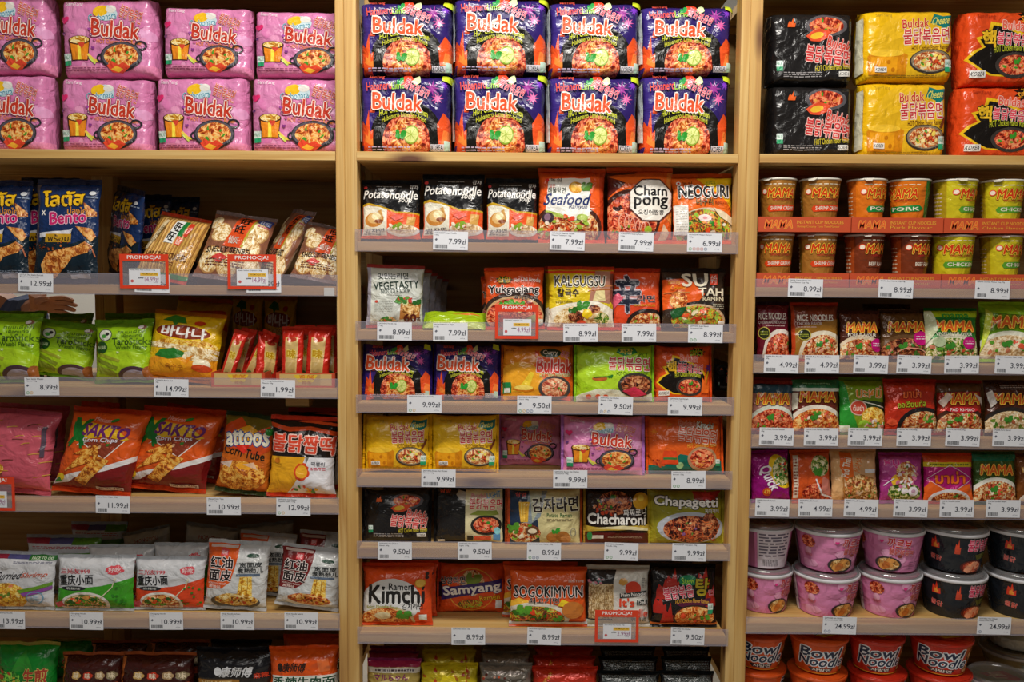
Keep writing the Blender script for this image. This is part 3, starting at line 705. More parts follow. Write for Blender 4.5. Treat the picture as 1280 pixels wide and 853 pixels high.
@design('chacha', .165, .135, .034, '2c1c14', 'lr', sealcol='c8a440')
def _(a):
    a.N(.46, .76, .30, .24, 'jja', jag=.1); a.scatter(.40, .72, .26, .22, ['c8401c', '8a9a2c', 'd8a83a', 'c87a4a', '3a7a2c'], 22, .035, 6); a.E(.88, .80, .13, .16, 'd8a020'); a.E(.88, .86, .05, .06, 'f2d04a')
    a.P([(0, .22), (1, .28), (1, .36), (.2, .30), (.0, .34)], 'c8a83c'); a.P([(.12, .28), (.60, .34), (1, .28), (1, .24), (.5, .27)], 'e8dca8'); a.R(0, 0, 1, .20, '5a1a14')
    a.T('짜짜로니', .60, .52, .96, .66, WH, .04, o='2c1a10', ow=.04, rot=3); a.T('Chacharoni', .04, .36, .95, .56, WH, .05, o='1c120c', ow=.05, rot=-1)
    a.R(.10, .09, .28, .15, 'e0dcd0'); a.E(.07, .14, .04, .08, '2c8a4a'); a.FP(.35, .10, .9, .14, 'b89a80', 2)
@design('chapa', .185, .15, .034, 'a49a24', 'lr', sealcol='b8a838')
def _(a):
    a.P([(.1, .0), (1, 0), (.9, .5), (.6, .98), (.0, .98)], '8f8a1e'); a.P([(.58, .98), (.98, .98), (.86, .76), (.62, .72)], 'b02c1c'); a.burst(.78, .90, .05, .10, 7, 'd83a3a')
    a.E(.55, .30, .46, .30, 'b9bfc8'); a.N(.55, .27, .38, .26, 'jja'); a.N(.80, .34, .14, .26, 'brown', jag=.15)
    rn = random.Random(4)
    for k in range(26):
        x, y = rn.uniform(.22, .88), rn.uniform(.06, .46); d = rn.uniform(-.9, 1.6); a.LN([(x, y), (x+.05*math.cos(d), y+.06*math.sin(d)), (x+.09*math.cos(d+.6), y+.12*math.sin(d+.6))], .014, rn.choice(['c8562c', 'a03a1c', 'd8703c', '6a2414']))
    a.scatter(.5, .27, .25, .12, ['e8d8a8', '6a8a3c', '8a5a8a'], 7, .035, 8)
    a.T('Chapagetti', .06, .66, .92, .88, WH, .055, o='1f1a14', ow=.06, rot=-2); a.T('짜파게티', .74, .58, .93, .66, WH, .03, o='1f1a14', ow=.03)
@design('potato', .15, .15, .034, '1b1b1d', 'tb', sealcol='1b1b1d')
def _(a):
    a.P([(0, .60), (.12, .62), (.35, .56), (.60, .47), (1, .45), (1, 0), (0, 0)], 'c8a020'); a.P([(0, .56), (.12, .58), (.35, .53), (.60, .44), (1, .42), (1, 0), (0, 0)], 'e6561e')
    a.P([(.02, .05), (.44, .05), (.44, .50), (.30, .545), (.12, .575), (.02, .56)], 'e9e6d4'); a.E(.22, .32, .17, .13, 'c8863a', rot=12); a.E(.23, .35, .13, .10, 'dfb878', rot=12); a.E(.25, .38, .08, .06, 'efe0b0'); a.P([(.27, .47), (.34, .50), (.37, .40)], 'd8a45a'); a.E(.3, .29, .08, .035, '8a4a24')
    a.T('Potato', .03, .70, .48, .85, WH, .022, sh=.05); a.T('noodle', .50, .69, .97, .84, WH, .022, sh=.05); a.T('soup', .64, .60, .86, .70, WH, .03, sh=.12)
    a.E(.72, .14, .28, .10, 'e8e4da'); a.N(.72, .16, .24, .08, 'pale'); a.leafy(.62, .22, .10, '8aaa2c', 6); a.P([(.78, .22), (.92, .22), (.94, .38), (.80, .38)], 'd8a85a'); a.scatter(.6, .22, .12, .06, ['e05a3a', 'f0e8d0', '7aa83a'], 10, .035, 2); a.P([(.50, .36), (.58, .42), (.68, .40), (.74, .36), (.6, .30)], 'e8685a')
    a.T('감자', .82, .87, .96, .94, WH, .02); a.E(.06, .90, .03, .025, 'd03a3a'); a.FP(.25, .89, .7, .92, '8a8884', 1); a.T('감자면', .06, .10, .40, .16, '3a3430', .02, rot=4); a.FP(.05, .06, .4, .09, '6a6a70', 1)
@design('seafood', .155, .17, .034, 'ea5c20', 'tb')
def _(a):
    a.P([(.88, .0), (1, 0), (1, .98), (.92, .98), (.94, .4)], 'c8401a'); a.E(.45, .18, .52, .34, '4a2418', n=28); a.N(.45, .15, .47, .31, 'mix')
    a.P([(.10, .42), (.14, .88), (.78, .90), (.78, .34), (.55, .26), (.30, .36)], 'efeee6'); a.P([(.10, .42), (.30, .37), (.55, .27), (.78, .34), (.60, .22), (.32, .30), (.1, .36)], 'a8bc50')
    a.T('Seafood', .09, .49, .77, .66, '25356e', .035, sh=.08); a.T('Ramyun', .46, .42, .74, .50, '25356e', .02, sh=.08); a.T('해물탕면', .13, .66, .40, .75, '2c3a30', .035); a.T('얼큰', .15, .75, .24, .80, 'de4632', .02)
    a.E(.56, .75, .11, .085, 'd8952c'); a.E(.53, .76, .045, .07, 'f0c050'); a.E(.61, .75, .04, .06, 'e8b040'); a.leafy(.72, .78, .10, '5a8a34', 8)
    a.E(.14, .30, .09, .08, '3a2c34'); a.E(.13, .31, .05, .05, '8a6a80'); a.scatter(.45, .14, .42, .20, ['ee6632', 'f4e8d8', 'e88a6a', '9aba3c', 'e64c32', 'f0c890'], 34, .045, 6); a.E(.66, .31, .09, .045, 'a8c050')
    a.E(.13, .85, .025, .025, 'd82c2c'); a.T('농심', .17, .83, .34, .88, '3a3434', .02)
@design('champong', .155, .175, .034, 'e86220', 'tb', skew=.0)
def _(a):
    a.P([(0, .98), (.45, .98), (.2, .75), (0, .6)], '5a1f18'); a.P([(0, .92), (1, .99), (1, .86), (.3, .80)], 'ea6a20'); a.P([(.92, .98), (1, .98), (1, .2), (.90, .3)], 'ea8a3a')
    a.E(.35, .30, .46, .42, '3f2018', n=28); a.N(.35, .27, .41, .38, 'red')
    for i in range(5): a.G(.24+.085*i, .26-.03*i, .085, .12, .016, 'eaa890', n=14)
    a.E(.14, .45, .07, .05, '3a1c18'); a.E(.13, .50, .05, .04, 'c8502c'); a.scatter(.3, .12, .26, .08, ['8aa83a', '5a8a2c', 'f0d0a0', 'ee6632'], 14, .035, 3); a.E(.62, .14, .06, .05, 'a8c83a'); a.P([(.78, .0), (.86, .22), (.95, .1), (.9, 0)], 'e0c0a0')
    q = []
    for i in range(8): t = math.radians(22.5+45*i); q.append((.66+.37*math.cos(t), .56+.33*math.sin(t)))
    a.P(q, '5a2a20'); q = [(.66+(x-.66)*.94, .56+(y-.56)*.94) for x, y in q]; a.P(q, 'efeae0')
    a.T('Cham', .39, .625, .91, .77, '1c1a1a', .05); a.T('pong', .40, .43, .92, .60, '1c1a1a', .05); a.T('오징어짬뽕', .46, .345, .86, .42, '2c2422', .035)
@design('neoguri', .155, .165, .034, 'ec6c20', 'tb')
def _(a):
    a.P([(.40, .98), (1, .98), (1, .45), (.82, .68), (.55, .84)], 'f0bc18'); a.P([(.5, .98), (1, .98), (1, .88), (.6, .90)], 'f4c818')
    a.E(.55, .14, .52, .36, 'd8c8a8', n=26); a.N(.50, .14, .46, .33, 'salad'); a.scatter(.5, .22, .40, .2, ['3a8a2c', 'ee5622', 'f2ead8', '8ab83c', 'f0a050', 'e86a4a'], 34, .05, 9)
    a.E(.52, .33, .12, .06, 'f4e4e0', jag=.12); a.E(.52, .33, .04, .022, 'e89aa0'); a.P([(.66, .50), (.98, .34), (.98, .22), (.78, .34)], 'e8d8b8')
    a.T('NEOGURI', .09, .66, .93, .84, '1f1c1e', .06, o='f6f2ea', ow=.06); a.T('너구리', .38, .54, .66, .64, '1c1a1a', .05, o='f0c060', ow=.03); a.T('Ramyun', .70, .54, .92, .60, '8a2a14', .02)
    a.P([(.02, .08), (.24, .08), (.24, .54), (.02, .54)], 'e9e7e0'); a.FP(.05, .14, .22, .5, 'b4aea4', 9, .25); a.E(.1, .88, .035, .03, WH); a.E(.1, .88, .018, .016, 'd82c2c'); a.T('농심', .16, .86, .32, .90, '5a1c10', .02); a.E(.64, .87, .11, .05, 'e8cc20'); a.FP(.56, .85, .72, .90, '6a7a1c', 2)
@design('vegetasty', .15, .17, .036, 'd0d4cc', 'tb', sealcol='b84a44', back='8f90a4')
def _(a):
    a.R(0, 0, .06, 1, 'a8a8bc'); a.T('맛있는라면', .18, .80, .72, .91, '26302a', .03, rot=3); a.T('VEGETASTY', .10, .63, .92, .76, '24382e', .04, rot=5); a.T('NOODLE SOUP', .24, .55, .76, .63, '2e4038', .025, rot=3)
    a.FP(.35, .51, .62, .53, '7a7a74', 1); a.E(.16, .40, .03, .025, 'c84a3a'); a.FP(.13, .22, .46, .42, 'a8aaa2', 7, .22)
    a.P([(.58, .10), (.94, .14), (.96, .38), (.60, .40)], 'b87a3c'); a.N(.78, .28, .16, .12, 'tea'); a.P([(.48, .40), (.58, .36), (.66, .42), (.56, .52)], '4a8a34'); a.E(.68, .42, .06, .08, 'd8dca0'); a.scatter(.70, .45, .13, .05, ['c83a30', 'a03a4a', '3a7a2c', '5a9a3c'], 16, .045, 7); a.leafy(.88, .42, .09, '2f6a2a', 6)
    a.T('60', .66, .07, .88, .20, '5a1c18', .05); a.T('g', .89, .09, .95, .15, '5a1c18', .03); a.N(.38, .05, .16, .10, 'veg'); a.scatter(.38, .07, .14, .06, ['e8c89a', '4a8a3c', 'c8502c', 'f0e0c0'], 14, .04, 8)
@design('yukgae', .155, .165, .034, 'e65620', 'tb', sealcol='de4c20')
def _(a):
    a.E(.50, .22, .56, .38, '3c2c24', n=28); a.E(.50, .20, .50, .33, 'c8a070', n=28); a.N(.50, .18, .48, .31, 'red'); a.scatter(.5, .33, .3, .1, ['3f9a2c', '5aa83a', 'f0d890', 'ee6432', '8ac03c'], 26, .05, 4); a.leafy(.40, .43, .10, '4aa02c', 6)
    a.P([(.20, .12), (.36, .20), (.56, .14), (.52, .06), (.3, .05)], 'c83a2a'); a.P([(.62, .10), (.84, .20), (.94, .12), (.8, .05)], 'a8ac6a')
    a.T('Yukgaejang', .06, .55, .92, .72, '201a1a', .05, o='f6efe8', ow=.06); a.T('육개장사발', .50, .47, .90, .54, '201a1a', .04, o='f0e0d0', ow=.03)
    a.burst(.33, .82, .10, .16, 9, '2c5a1c', sy=.5); a.T('삼양', .22, .77, .44, .86, 'f2b81c', .03, o='5a1c10', ow=.04); a.T('Hot Chili Noodle', .50, .77, .94, .84, 'f0e8d8', .02, bend=.02); a.R(.90, .04, .97, .12, 'e8f0ea')
@design('kalgugsu', .17, .17, .036, 'e0c420', 'tb', sealcol='de4822')
def _(a):
    a.P([(0, 0), (1, 0), (1, .30), (.70, .46), (.30, .40), (0, .30)], 'f0ead8'); a.P([(.70, .98), (1, .98), (1, .4), (.86, .5)], '8a4a38'); a.P([(0, .98), (1, .98), (1, .93), (0, .93)], 'de4622')
    a.P([(.62, .45), (.95, .40), (.95, .98), (.72, .98)], 'b8806a'); a.P([(.68, .45), (.88, .45), (.86, .66), (.74, .66)], 'eadba0'); a.LN([(.60, .62), (1, .66)], .022, 'a8602c'); a.LN([(.60, .68), (1, .72)], .018, 'c88048')
    a.E(.52, .10, .46, .30, 'e8e0c8'); a.N(.50, .10, .42, .26, 'grain')
    for x, y, r, f in ((.42, .17, .13, 'brown'), (.70, .30, .10, 'brown'), (.82, .14, .12, 'green')): a.N(x, y, r, r*.8, f, jag=.1)
    a.leafy(.52, .38, .12, '3a8a2c', 7); a.leafy(.36, .30, .09, '2c6a1c', 5); a.E(.59, .22, .09, .085, 'f0cc1c', jag=.2); a.E(.50, .07, .07, .05, 'ee5430')
    a.T('KALGUGSU', .09, .70, .86, .88, '2e2418', .05, o='f6f0dc', ow=.06); a.T('칼국수', .13, .52, .46, .66, '3a2a14', .05); a.T('vegetable', .10, .40, .36, .45, '6a5a1c', .02)
@design('shin', .14, .165, .034, 'dc4826', 'tb')
def _(a):
    a.P([(.40, .98), (1, .98), (1, .3), (.7, .4)], 'e6562a'); a.E(.74, .08, .46, .24, '2a1c1a'); a.N(.74, .04, .40, .21, 'mix'); a.scatter(.74, .08, .3, .1, ['8ab03a', 'f0dcc0', 'c8502c'], 12, .05, 3)
    a.T('辛', .02, .26, .56, .90, '262a3c', .06, o='c8b8c0', ow=.03); a.T('라면', .50, .44, .88, .56, '262a3c', .05, o='e8b8a8', ow=.03); a.T('SHIN RAMYUN', .44, .36, .88, .40, 'c8a020', .02); a.P([(.0, .30), (.2, .5), (.1, .6), (.0, .55)], 'e0607a')
@design('sutah', .165, .17, .034, '3a2c24', 'tb')
def _(a):
    a.P([(0, .30), (0, .84), (.40, .86), (.66, .58), (.50, .40)], 'e85e1e'); a.E(.58, .14, .48, .32, '2c2420', n=28); a.E(.56, .14, .43, .27, 'c8a884', n=28); a.N(.54, .13, .41, .25, 'salad'); a.scatter(.55, .2, .32, .14, ['e65c32', '7aa83c', 'f0e0b8', 'c83a1c', '9abc50'], 34, .05, 5)
    a.N(.24, .48, .14, .17, 'orange'); a.P([(.10, .26), (.20, .34), (.36, .36), (.30, .22), (.16, .14)], '1f5a2c'); a.LN([(.02, .60), (.42, .62)], .018, 'c8884a')
    a.T('SU', .30, .72, .70, .94, 'efe6cc', .05); a.T('TAH', .56, .56, .95, .69, 'efe6cc', .045); a.T('RAMEN', .62, .46, .95, .54, 'dcd0b0', .03); a.R(.74, .75, .86, .94, 'de462a'); a.T('수타', .755, .78, .845, .92, WH, .02); a.T('SamYang', .08, .74, .26, .82, 'e8a020', .02); a.T('Oriental', .12, .66, .34, .73, 'e8a020', .02); a.FP(.78, .32, .96, .42, 'a8a490', 3); a.R(.86, .07, .96, .12, 'e8e8e8')
@design('green_back', .15, .14, .030, '9dbc1a', 'lr', wr=1.6)
def _(a): a.P([(.45, .70), (.8, .80), (.95, .72), (.7, .66)], 'd87a2c'); a.P([(0, 0), (1, 0), (1, .3), (0, .2)], 'c8dc60')
@design('kimchi_r', .155, .17, .036, 'e65420', 'tb', kk=.07)
def _(a):
    a.E(.42, .40, .44, .40, 'dcdcda', n=30); a.R(.0, .2, .84, .45, 'dcdcda'); a.P([(.86, 0), (1, 0), (1, 1), (.86, 1)], 'de4c20')
    a.T('Ramen', .38, .60, .72, .72, '22201f', .03); a.T('Kimchi', .09, .36, .90, .68, '22201f', .055); a.T('김치라면', .58, .25, .88, .36, '22201f', .04)
    a.E(.36, .03, .40, .28, 'c8b890'); a.N(.34, .02, .38, .26, 'orange'); a.T('Spicy Noodle Soup', .06, .25, .52, .31, 'b8b050', .02, o='3a5a1c', ow=.03, bend=.02); a.leafy(.60, .17, .13, '4a9a2c', 8); a.E(.30, .14, .12, .07, 'eadcae'); a.E(.84, .72, .08, .075, 'd89a2c'); a.E(.84, .72, .065, .06, 'e8b850'); a.R(.82, .05, .93, .16, 'e4ece4')
    for y in (.88, .82): a.E(.93, y, .025, .03, '3a2a24')
@design('samyang_r', .17, .14, .034, 'e65420', 'lr')
def _(a):
    a.G(.50, .48, .36, .44, .014, 'eeb03a', n=32); a.N(.50, .62, .20, .28, 'mix', jag=.1); a.leafy(.52, .72, .14, '7a9a34', 8); a.N(.48, .18, .20, .10, 'salad', jag=.1)
    a.T('삼양라면', .02, .60, .40, .74, '20202c', .05, o='f2e8e0', ow=.04, rot=4); a.P([(.04, .26), (.95, .50), (.95, .70), (.04, .50)], '3a2a6a'); a.T('Samyang', .07, .36, .93, .60, WH, .05, o='3a2a6a', ow=.05, rot=7); a.T('Ramen', .62, .27, .92, .38, 'f0c030', .03, o='5a1c10', ow=.04, rot=7)
    a.R(.86, .10, .95, .26, 'e8ece8'); a.R(0, .32, .05, .62, '2c1c2c')
@design('sogoki', .17, .165, .036, 'e85e22', 'tb')
def _(a):
    a.P([(0, .42), (.10, .50), (.35, .40), (.5, .20), (0, .2)], 'f0b838'); a.E(.34, .12, .44, .30, 'dcd6c4', n=26); a.N(.34, .10, .38, .25, 'salad'); a.scatter(.36, .18, .3, .14, ['4a8a2c', 'de4622', '6a3420', '3a6a1c', 'e8684a'], 26, .05, 5); a.leafy(.18, .30, .12, '5aa02c', 7)
    a.R(0, .0, 1, .05, 'c8ccd8'); a.T('SOGOKIMYUN', .05, .52, .95, .72, '221c1a', .05, o='f4e8e0', ow=.05); a.T('쇠고기면', .24, .40, .64, .51, '221c1a', .05, o='f4e0d0', ow=.03); a.T('SamYang', .76, .78, .96, .84, 'f4d8c8', .02); a.P([(.62, .36), (.68, .48), (.80, .42), (.74, .34)], 'f0d02c'); a.E(.82, .28, .14, .16, 'c87a34'); a.leafy(.62, .14, .08, '4a9a2c', 5)
@design('plain', .15, .165, .034, 'dedcd2', 'tb')
def _(a):
    a.P([(0, 0), (.40, 0), (.42, .80), (.48, .98), (0, .98)], '2c2a2a'); a.R(.02, .10, .42, .74, None, fd=('dried', 1.2)); rn = random.Random(2)
    for k in range(9): a.LN([(.05+.042*k+rn.uniform(-.01, .01), .12+.07*i) if i % 2 else (.067+.042*k, .12+.07*i) for i in range(9)], .010, rn.choice(['8a6a3e', 'ecd8a8', 'a88850']))
    a.scatter(.16, .78, .14, .04, ['d88a9a', '5a8a8a', 'c8c4bc'], 12, .035, 3); a.R(0, 0, .42, .08, 'c8d8c8')
    a.E(.74, .66, .13, .13, 'de482e'); a.E(.58, .78, .08, .07, 'd8a04a', jag=.2); a.P([(.52, .48), (.96, .54), (.96, .62), (.52, .57)], '3a403e'); a.T('Plain Noodle', .54, .52, .95, .585, WH, .03, rot=4)
    a.T("It's", .52, .33, .76, .48, 'de4c30', .05); a.R(.80, .36, .97, .45, '3a403e'); a.T('Deli', .82, .37, .95, .44, WH, .02); a.T('Noodle', .50, .14, .97, .28, 'e05a48', .05); a.T('튀기면', .70, .06, .95, .13, '4a4a4a', .03); a.FP(.88, .66, .95, .85, '9a9a94', 6)
@design('tang', .165, .17, .036, '1d1a1a', 'tb')
def _(a):
    for x, y, l in ((.16, .55, .06), (.30, .70, .08), (.78, .74, .08), (.92, .42, .04), (.12, .3, .02), (.24, .12, .05)): a.flame(x, y-.1, .20, .38, 'b82a20', l)
    a.E(.56, .78, .15, .10, '1f8a5a', jag=.12); a.T('Stew', .46, .73, .66, .83, 'a8e04a', .03, rot=6); a.T('불닭볶음', .18, .47, .64, .68, 'd84a60', .05, o='fbe4e4', ow=.045, rot=10); a.T('탕', .68, .52, .88, .82, 'c8b42c', .06, o='2c2810', ow=.05, rot=-4); a.T('면', .88, .52, .97, .62, 'e85a70', .05, o='fbe4e4', ow=.03)
    a.P([(.34, .38), (.92, .48), (.9, .36), (.5, .30)], '5a1c3a'); a.T('HOT Chicken Flavor Ramen', .36, .37, .88, .44, 'e0a83a', .02, bend=.03); a.E(.66, .14, .34, .22, '3a2420'); a.N(.66, .14, .31, .19, 'orange'); a.scatter(.66, .16, .25, .12, ['f0d060', 'ee5432', '5a9a2c'], 14, .04, 2); cert(a, .86, .20, .08, .18); a.R(0, 0, 1, .035, 'c86a2c')
# lowest middle row: seen from the top edge only
@design('maruchan', .15, .17, .045, 'b09a50', 'tb', wr=1.8, sealcol='8a2a5a', metal=.25)
def _(a):
    a.R(0, .88, 1, 1, '9a2048'); a.R(0, .76, 1, .87, 'd8d0c0'); a.FP(.15, .78, .9, .85, '4a3a3a', 1, .6); a.P([(0, .5), (.4, .6), (1, .5), (1, .0), (0, 0)], 'cbb87a'); a.T('マルちゃん', .15, .58, .78, .73, '7a1c5a', .05); a.T('正麺', .06, .20, .90, .52, '7a1c5a', .06); a.R(.1, .0, .95, .15, 'd8d4cc')
@design('gold_row', .15, .17, .05, 'c8b41c', 'tb', wr=1.8, metal=.15)
def _(a):
    rn = random.Random(3)
    for k in range(14): a.flame(rn.uniform(.05, .95), rn.uniform(.3, .85), .06, rn.uniform(.1, .2), rn.choice(['8a4a14', 'a8641c', 'b83a1c']), rn.uniform(-.04, .04))
    a.P([(.3, .4), (.7, .4), (.6, .75), (.4, .8)], 'e0cc20'); a.T('Chicken', .25, .3, .9, .5, 'b8341c', .05)
@design('silver_row', .15, .17, .05, '8a8278', 'tb', wr=2.0, metal=.4, rough=.25)
def _(a):
    rn = random.Random(8)
    for k in range(22): a.E(rn.uniform(.0, .5), rn.uniform(.35, .8), .03, .035, rn.choice(['a83a2c', '5a2418', 'c8502c', 'd8a08a']), n=7, jag=.3)
    a.P([(.1, .7), (.9, .7), (.6, .5), (.4, .5)], '4a4238'); a.T('味噌', .45, .25, .95, .55, 'a83a2c', .06, o='f0ece4', ow=.05)
@design('red_row', .16, .17, .05, 'c8321c', 'tb', wr=1.8, metal=.15)
def _(a):
    rn = random.Random(8)
    for k in range(9): x, y = rn.uniform(.05, .9), rn.uniform(.3, .9); a.LN([(x, y), (x+.06, y+.01)], .012, 'd8a03a'); a.LN([(x+.03, y-.04), (x+.03, y+.05)], .012, 'd8a03a'); a.LN([(x, y-.03), (x+.06, y-.03)], .01, 'e8b04a')
    a.T('辣', .3, .2, .7, .5, 'e8b04a', .05)
@design('black_row', .16, .17, .05, '1a1c1e', 'tb', wr=1.5)
def _(a):
    a.FP(.06, .62, .95, .95, '8f9692', 9, .3); a.R(0, .0, 1, .52, '222a24'); a.E(.25, .46, .14, .09, 'c8d83a', n=14); a.E(.25, .46, .09, .055, '2a2a30', n=12); a.T('黒辛', .55, .34, .95, .56, 'e66c32', .05, o='f0c0a0', ow=.04); a.T('냉', .42, .44, .56, .58, '8ab8c8', .04); a.R(.0, .56, 1, .60, '2a3a7a')

# ---- right bay
def MAMA(a, x0, y0, x1, y1, col='e66422', o='fae04a', o2='8a1810', rot=0): a.T('MAMA', x0, y0, x1, y1, col, .05, o=o, ow=.055, o2=o2, rot=rot, sh=.03)
def mama(key, W0, H0, col, top, fd, bowl, extra=None, sealcol=None, cols=('5a9a2c', 'e05a3c', 'f0e4c8', 'c87a5a'), txt='', tcol='f2ead8', bx=.5, metal=.1):
    @design(key, W0, H0, .030, col, 'tb', sealcol=sealcol, metal=metal)
    def _(a):
        if top: a.R(0, .86, 1, 1, top)
        a.E(bx, .12, .60, .40, bowl, n=28); a.N(bx, .10, .54, .34, fd); a.scatter(bx, .2, .42, .18, cols, 26, .05, len(key)); a.leafy(bx-.08, .30, .11, '3f8a2c', 6)
        MAMA(a, .14, .58, .90, .78)
        if txt: a.T(txt, .16, .48, .86, .55, tcol, .025)
        if extra: extra(a)
@design('rice1', .125, .15, .030, '6e1226', 'tb', sealcol='3a1420', name='noodle_packet', metal=.1)
def _(a):
    a.T('RICE NOODLES', .04, .72, .92, .84, 'eee6da', .03); a.T('CHICKEN ABALONE FLAVOUR', .04, .64, .9, .69, 'e0d0c8', .02); a.FP(.25, .58, .85, .62, 'c8a8a0', 1)
    a.E(.72, .12, .56, .42, 'e2d8cc', n=28); a.N(.72, .11, .48, .35, 'red'); a.scatter(.7, .2, .35, .2, ['ee6432', '4a8a2c', 'f0b090'], 20, .05, 4); a.E(.20, .46, .17, .12, 'c8b850'); a.E(.20, .46, .15, .105, '2a2e18'); a.FP(.09, .42, .31, .50, 'a8b03c', 3); a.G(.55, .88, .3, .1, .012, 'b04a5a', n=18, a0=20, a1=160)
@design('rice2', .14, .15, .030, '7a3218', 'tb', sealcol='c8401c', metal=.1)
def _(a):
    a.P([(0, .55), (1, .75), (1, 0), (0, 0)], '9a6a24'); a.R(0, 0, .06, 1, 'b8401a'); a.T('RICE NOODLES', .10, .70, .88, .82, 'eee6da', .03); a.T('CHICKEN FLAVOR', .10, .62, .62, .68, 'e0d0c8', .02); a.FP(.10, .57, .5, .60, 'c8a8a0', 1)
    a.E(.66, .10, .52, .42, 'e2d8c0', n=28); a.N(.66, .09, .45, .35, 'mix'); a.scatter(.66, .2, .34, .2, ['e8683c', '4a8a2c', 'f4e0c0', 'f0b090'], 22, .05, 4); a.leafy(.55, .28, .09, '3a8a30', 6); a.E(.24, .44, .14, .11, 'c8b850'); a.E(.24, .44, .12, .095, '2a2e18'); a.FP(.15, .40, .33, .48, 'a8b03c', 3)
def badge(x, y, r=.15, c='c8107a'):
    def f(a): a.E(x, y, r, r*.95, c); a.FP(x-r*.65, y-.04, x+r*.65, y+.06, 'f4d0e4', 2, .4)
    return f
mama('m_pork', .13, .14, '4e2418', None, 'mix', 'e0cdb0', badge(.88, .30), txt='PORK FLAVOUR')
mama('m_pork2', .14, .14, '5a3a1c', None, 'brown', '6a4a2c', lambda a: (badge(.80, .44, .16)(a), a.G(.6, .12, .3, .12, .02, 'e8a890', n=16, a0=0, a1=180)), txt='', cols=('3f7a2c', 'c87a5a', 'a85a3c', 'e0a088'))
mama('m_veg', .15, .15, '1f7a28', 'a8c020', 'green', 'e8e6cc', lambda a: (badge(.80, .34, .13)(a), a.P([(0, .98), (.12, .98), (.2, .6), (0, .3)], 'cfd8b0'), a.E(.22, .36, .12, .11, 'b8c8a0'), a.T('mama', .3, .84, .8, .92, '2f9a3a', .02)), txt='VEGETABLE FLAVOUR')
mama('m_gy', .15, .165, '6a9a14', '8ac81c', 'pale', 'e0e0cc', lambda a: (a.P([(0, .1), (.10, .98), (.22, .98), (.14, .5)], 'd8e84a'), a.P([(.0, .98), (.5, .98), (.8, .80), (.2, .84)], '9ad024')), sealcol='b8e030')
mama('m_teal', .13, .155, 'b07a70', '20404e', 'red', 'd8e0d0', lambda a: (a.R(0, .76, 1, .90, '20404e'), a.R(0, .93, 1, 1, '8a1c1c'), MAMA(a, .12, .54, .88, .74)), sealcol='8a2420')
mama('m_pkgreen', .14, .155, '6e2a1c', '17683c', 'orange', 'e8e0d0', lambda a: (a.R(0, .84, 1, 1, '17683c'), a.FP(.2, .90, .8, .94, '8ad0a0', 1), a.R(0, .78, 1, .84, 'dfe4d4'), a.P([(0, .4), (.08, .45), (.1, .75), (.0, .75)], 'e0dcc8')), txt='')
@design('thai_gy', .135, .155, .030, '88a020', 'tb', sealcol='6a8a1c', metal=.1)
def _(a):
    a.P([(0, 0), (.42, 0), (.2, .5), (.1, .98), (0, .98)], '2f9a34'); a.P([(.1, .98), (.4, .5), (1, .55), (1, .98)], '7a9a14'); a.P([(.32, .50), (1, .40), (1, .56), (.5, .62)], '2a3a20'); a.LN([(.3, .62), (1, .46)], .02, 'e8e8d8')
    a.T('บะหมี่', .34, .66, .92, .88, 'e88a2c', .04, o='f6f0c0', ow=.03, o2='8a1c10'); a.E(.38, .46, .19, .15, 'e0b8a8'); a.E(.38, .46, .17, .13, 'c84a34'); a.T('ต้มยำ', .26, .40, .50, .52, 'f4e0d0', .02); a.N(.72, .28, .28, .20, 'corn'); a.E(.50, .12, .13, .11, '9acc3c'); a.scatter(.75, .14, .24, .1, ['e0c8b8', 'c87a6a', 'f0e8e0', '5a9a3c'], 20, .06, 3); a.R(0, 0, .2, .12, 'e8f0e0')
@design('thai_red', .155, .15, .034, 'c03018', 'tb', wr=1.8, metal=.1)
def _(a):
    a.E(.72, .08, .52, .42, '1f1c1c', n=26); a.N(.72, .08, .44, .34, 'mix'); a.leafy(.82, .28, .12, '4a9a30', 7); a.scatter(.7, .15, .35, .15, ['e0a878', 'c8502c', '8aaa3c'], 18, .05, 3); a.T('มาม่า', .32, .68, .66, .86, 'e86a2c', .05, o='8a1408', ow=.05); a.T('ออเรียนทัล', .20, .50, .76, .62, 'a8b82c', .04, o='5a1c08', ow=.03, rot=4); a.E(.12, .2, .1, .08, 'de5432', jag=.3)
mama('m_pad', .135, .15, 'a82c18', '4a2a14', 'mix', '4a2a1c', lambda a: (a.P([(0, .98), (1, .98), (1, .84), (0, .80)], '503018'), a.P([(.02, .62), (.20, .80), (.3, .72), (.1, .5)], 'e0c8b8'), a.P([(.78, .78), (.98, .7), (.98, .5)], 'd8c8b8'), a.E(.5, .46, .36, .06, 'c8242c'), a.T('PAD KI-MAO', .24, .43, .78, .49, WH, .03)), metal=.2)
mama('m_brown', .14, .15, '4c2414', '3a1c14', 'pale', '2c2420', lambda a: (a.P([(.02, .8), (.12, .85), (.2, .6), (.08, .5)], 'd8d0c8'), a.FP(.3, .86, .95, .95, 'b0a098', 3)), cols=('6a8a2c', 'a85a3c', 'e8d0a0', '4a7a24'))
mama('m_green2', .14, .15, '3a5a1c', '14785a', 'mix', 'e6e6d8', lambda a: a.P([(0, .98), (1, .98), (1, .90), (0, .86)], '14785a'), metal=.15)
@design('quick', .13, .155, .030, 'a01280', 'tb', wr=1.4, metal=.15)
def _(a): a.E(.78, .60, .30, .38, 'f0c81c', rot=25, n=22); a.N(.80, .60, .25, .31, 'green'); a.scatter(.8, .6, .2, .25, ['c8401c', '5a2a7a', 'f0e8a0', '3a8a2c'], 20, .05, 4); a.T('Quick', .12, .32, .78, .62, 'f4ecf4', .045, rot=-62, sh=.1); a.E(.38, .18, .12, .09, 'c84a1c'); a.T('4.75', .30, .14, .46, .22, 'f0c84a', .02)
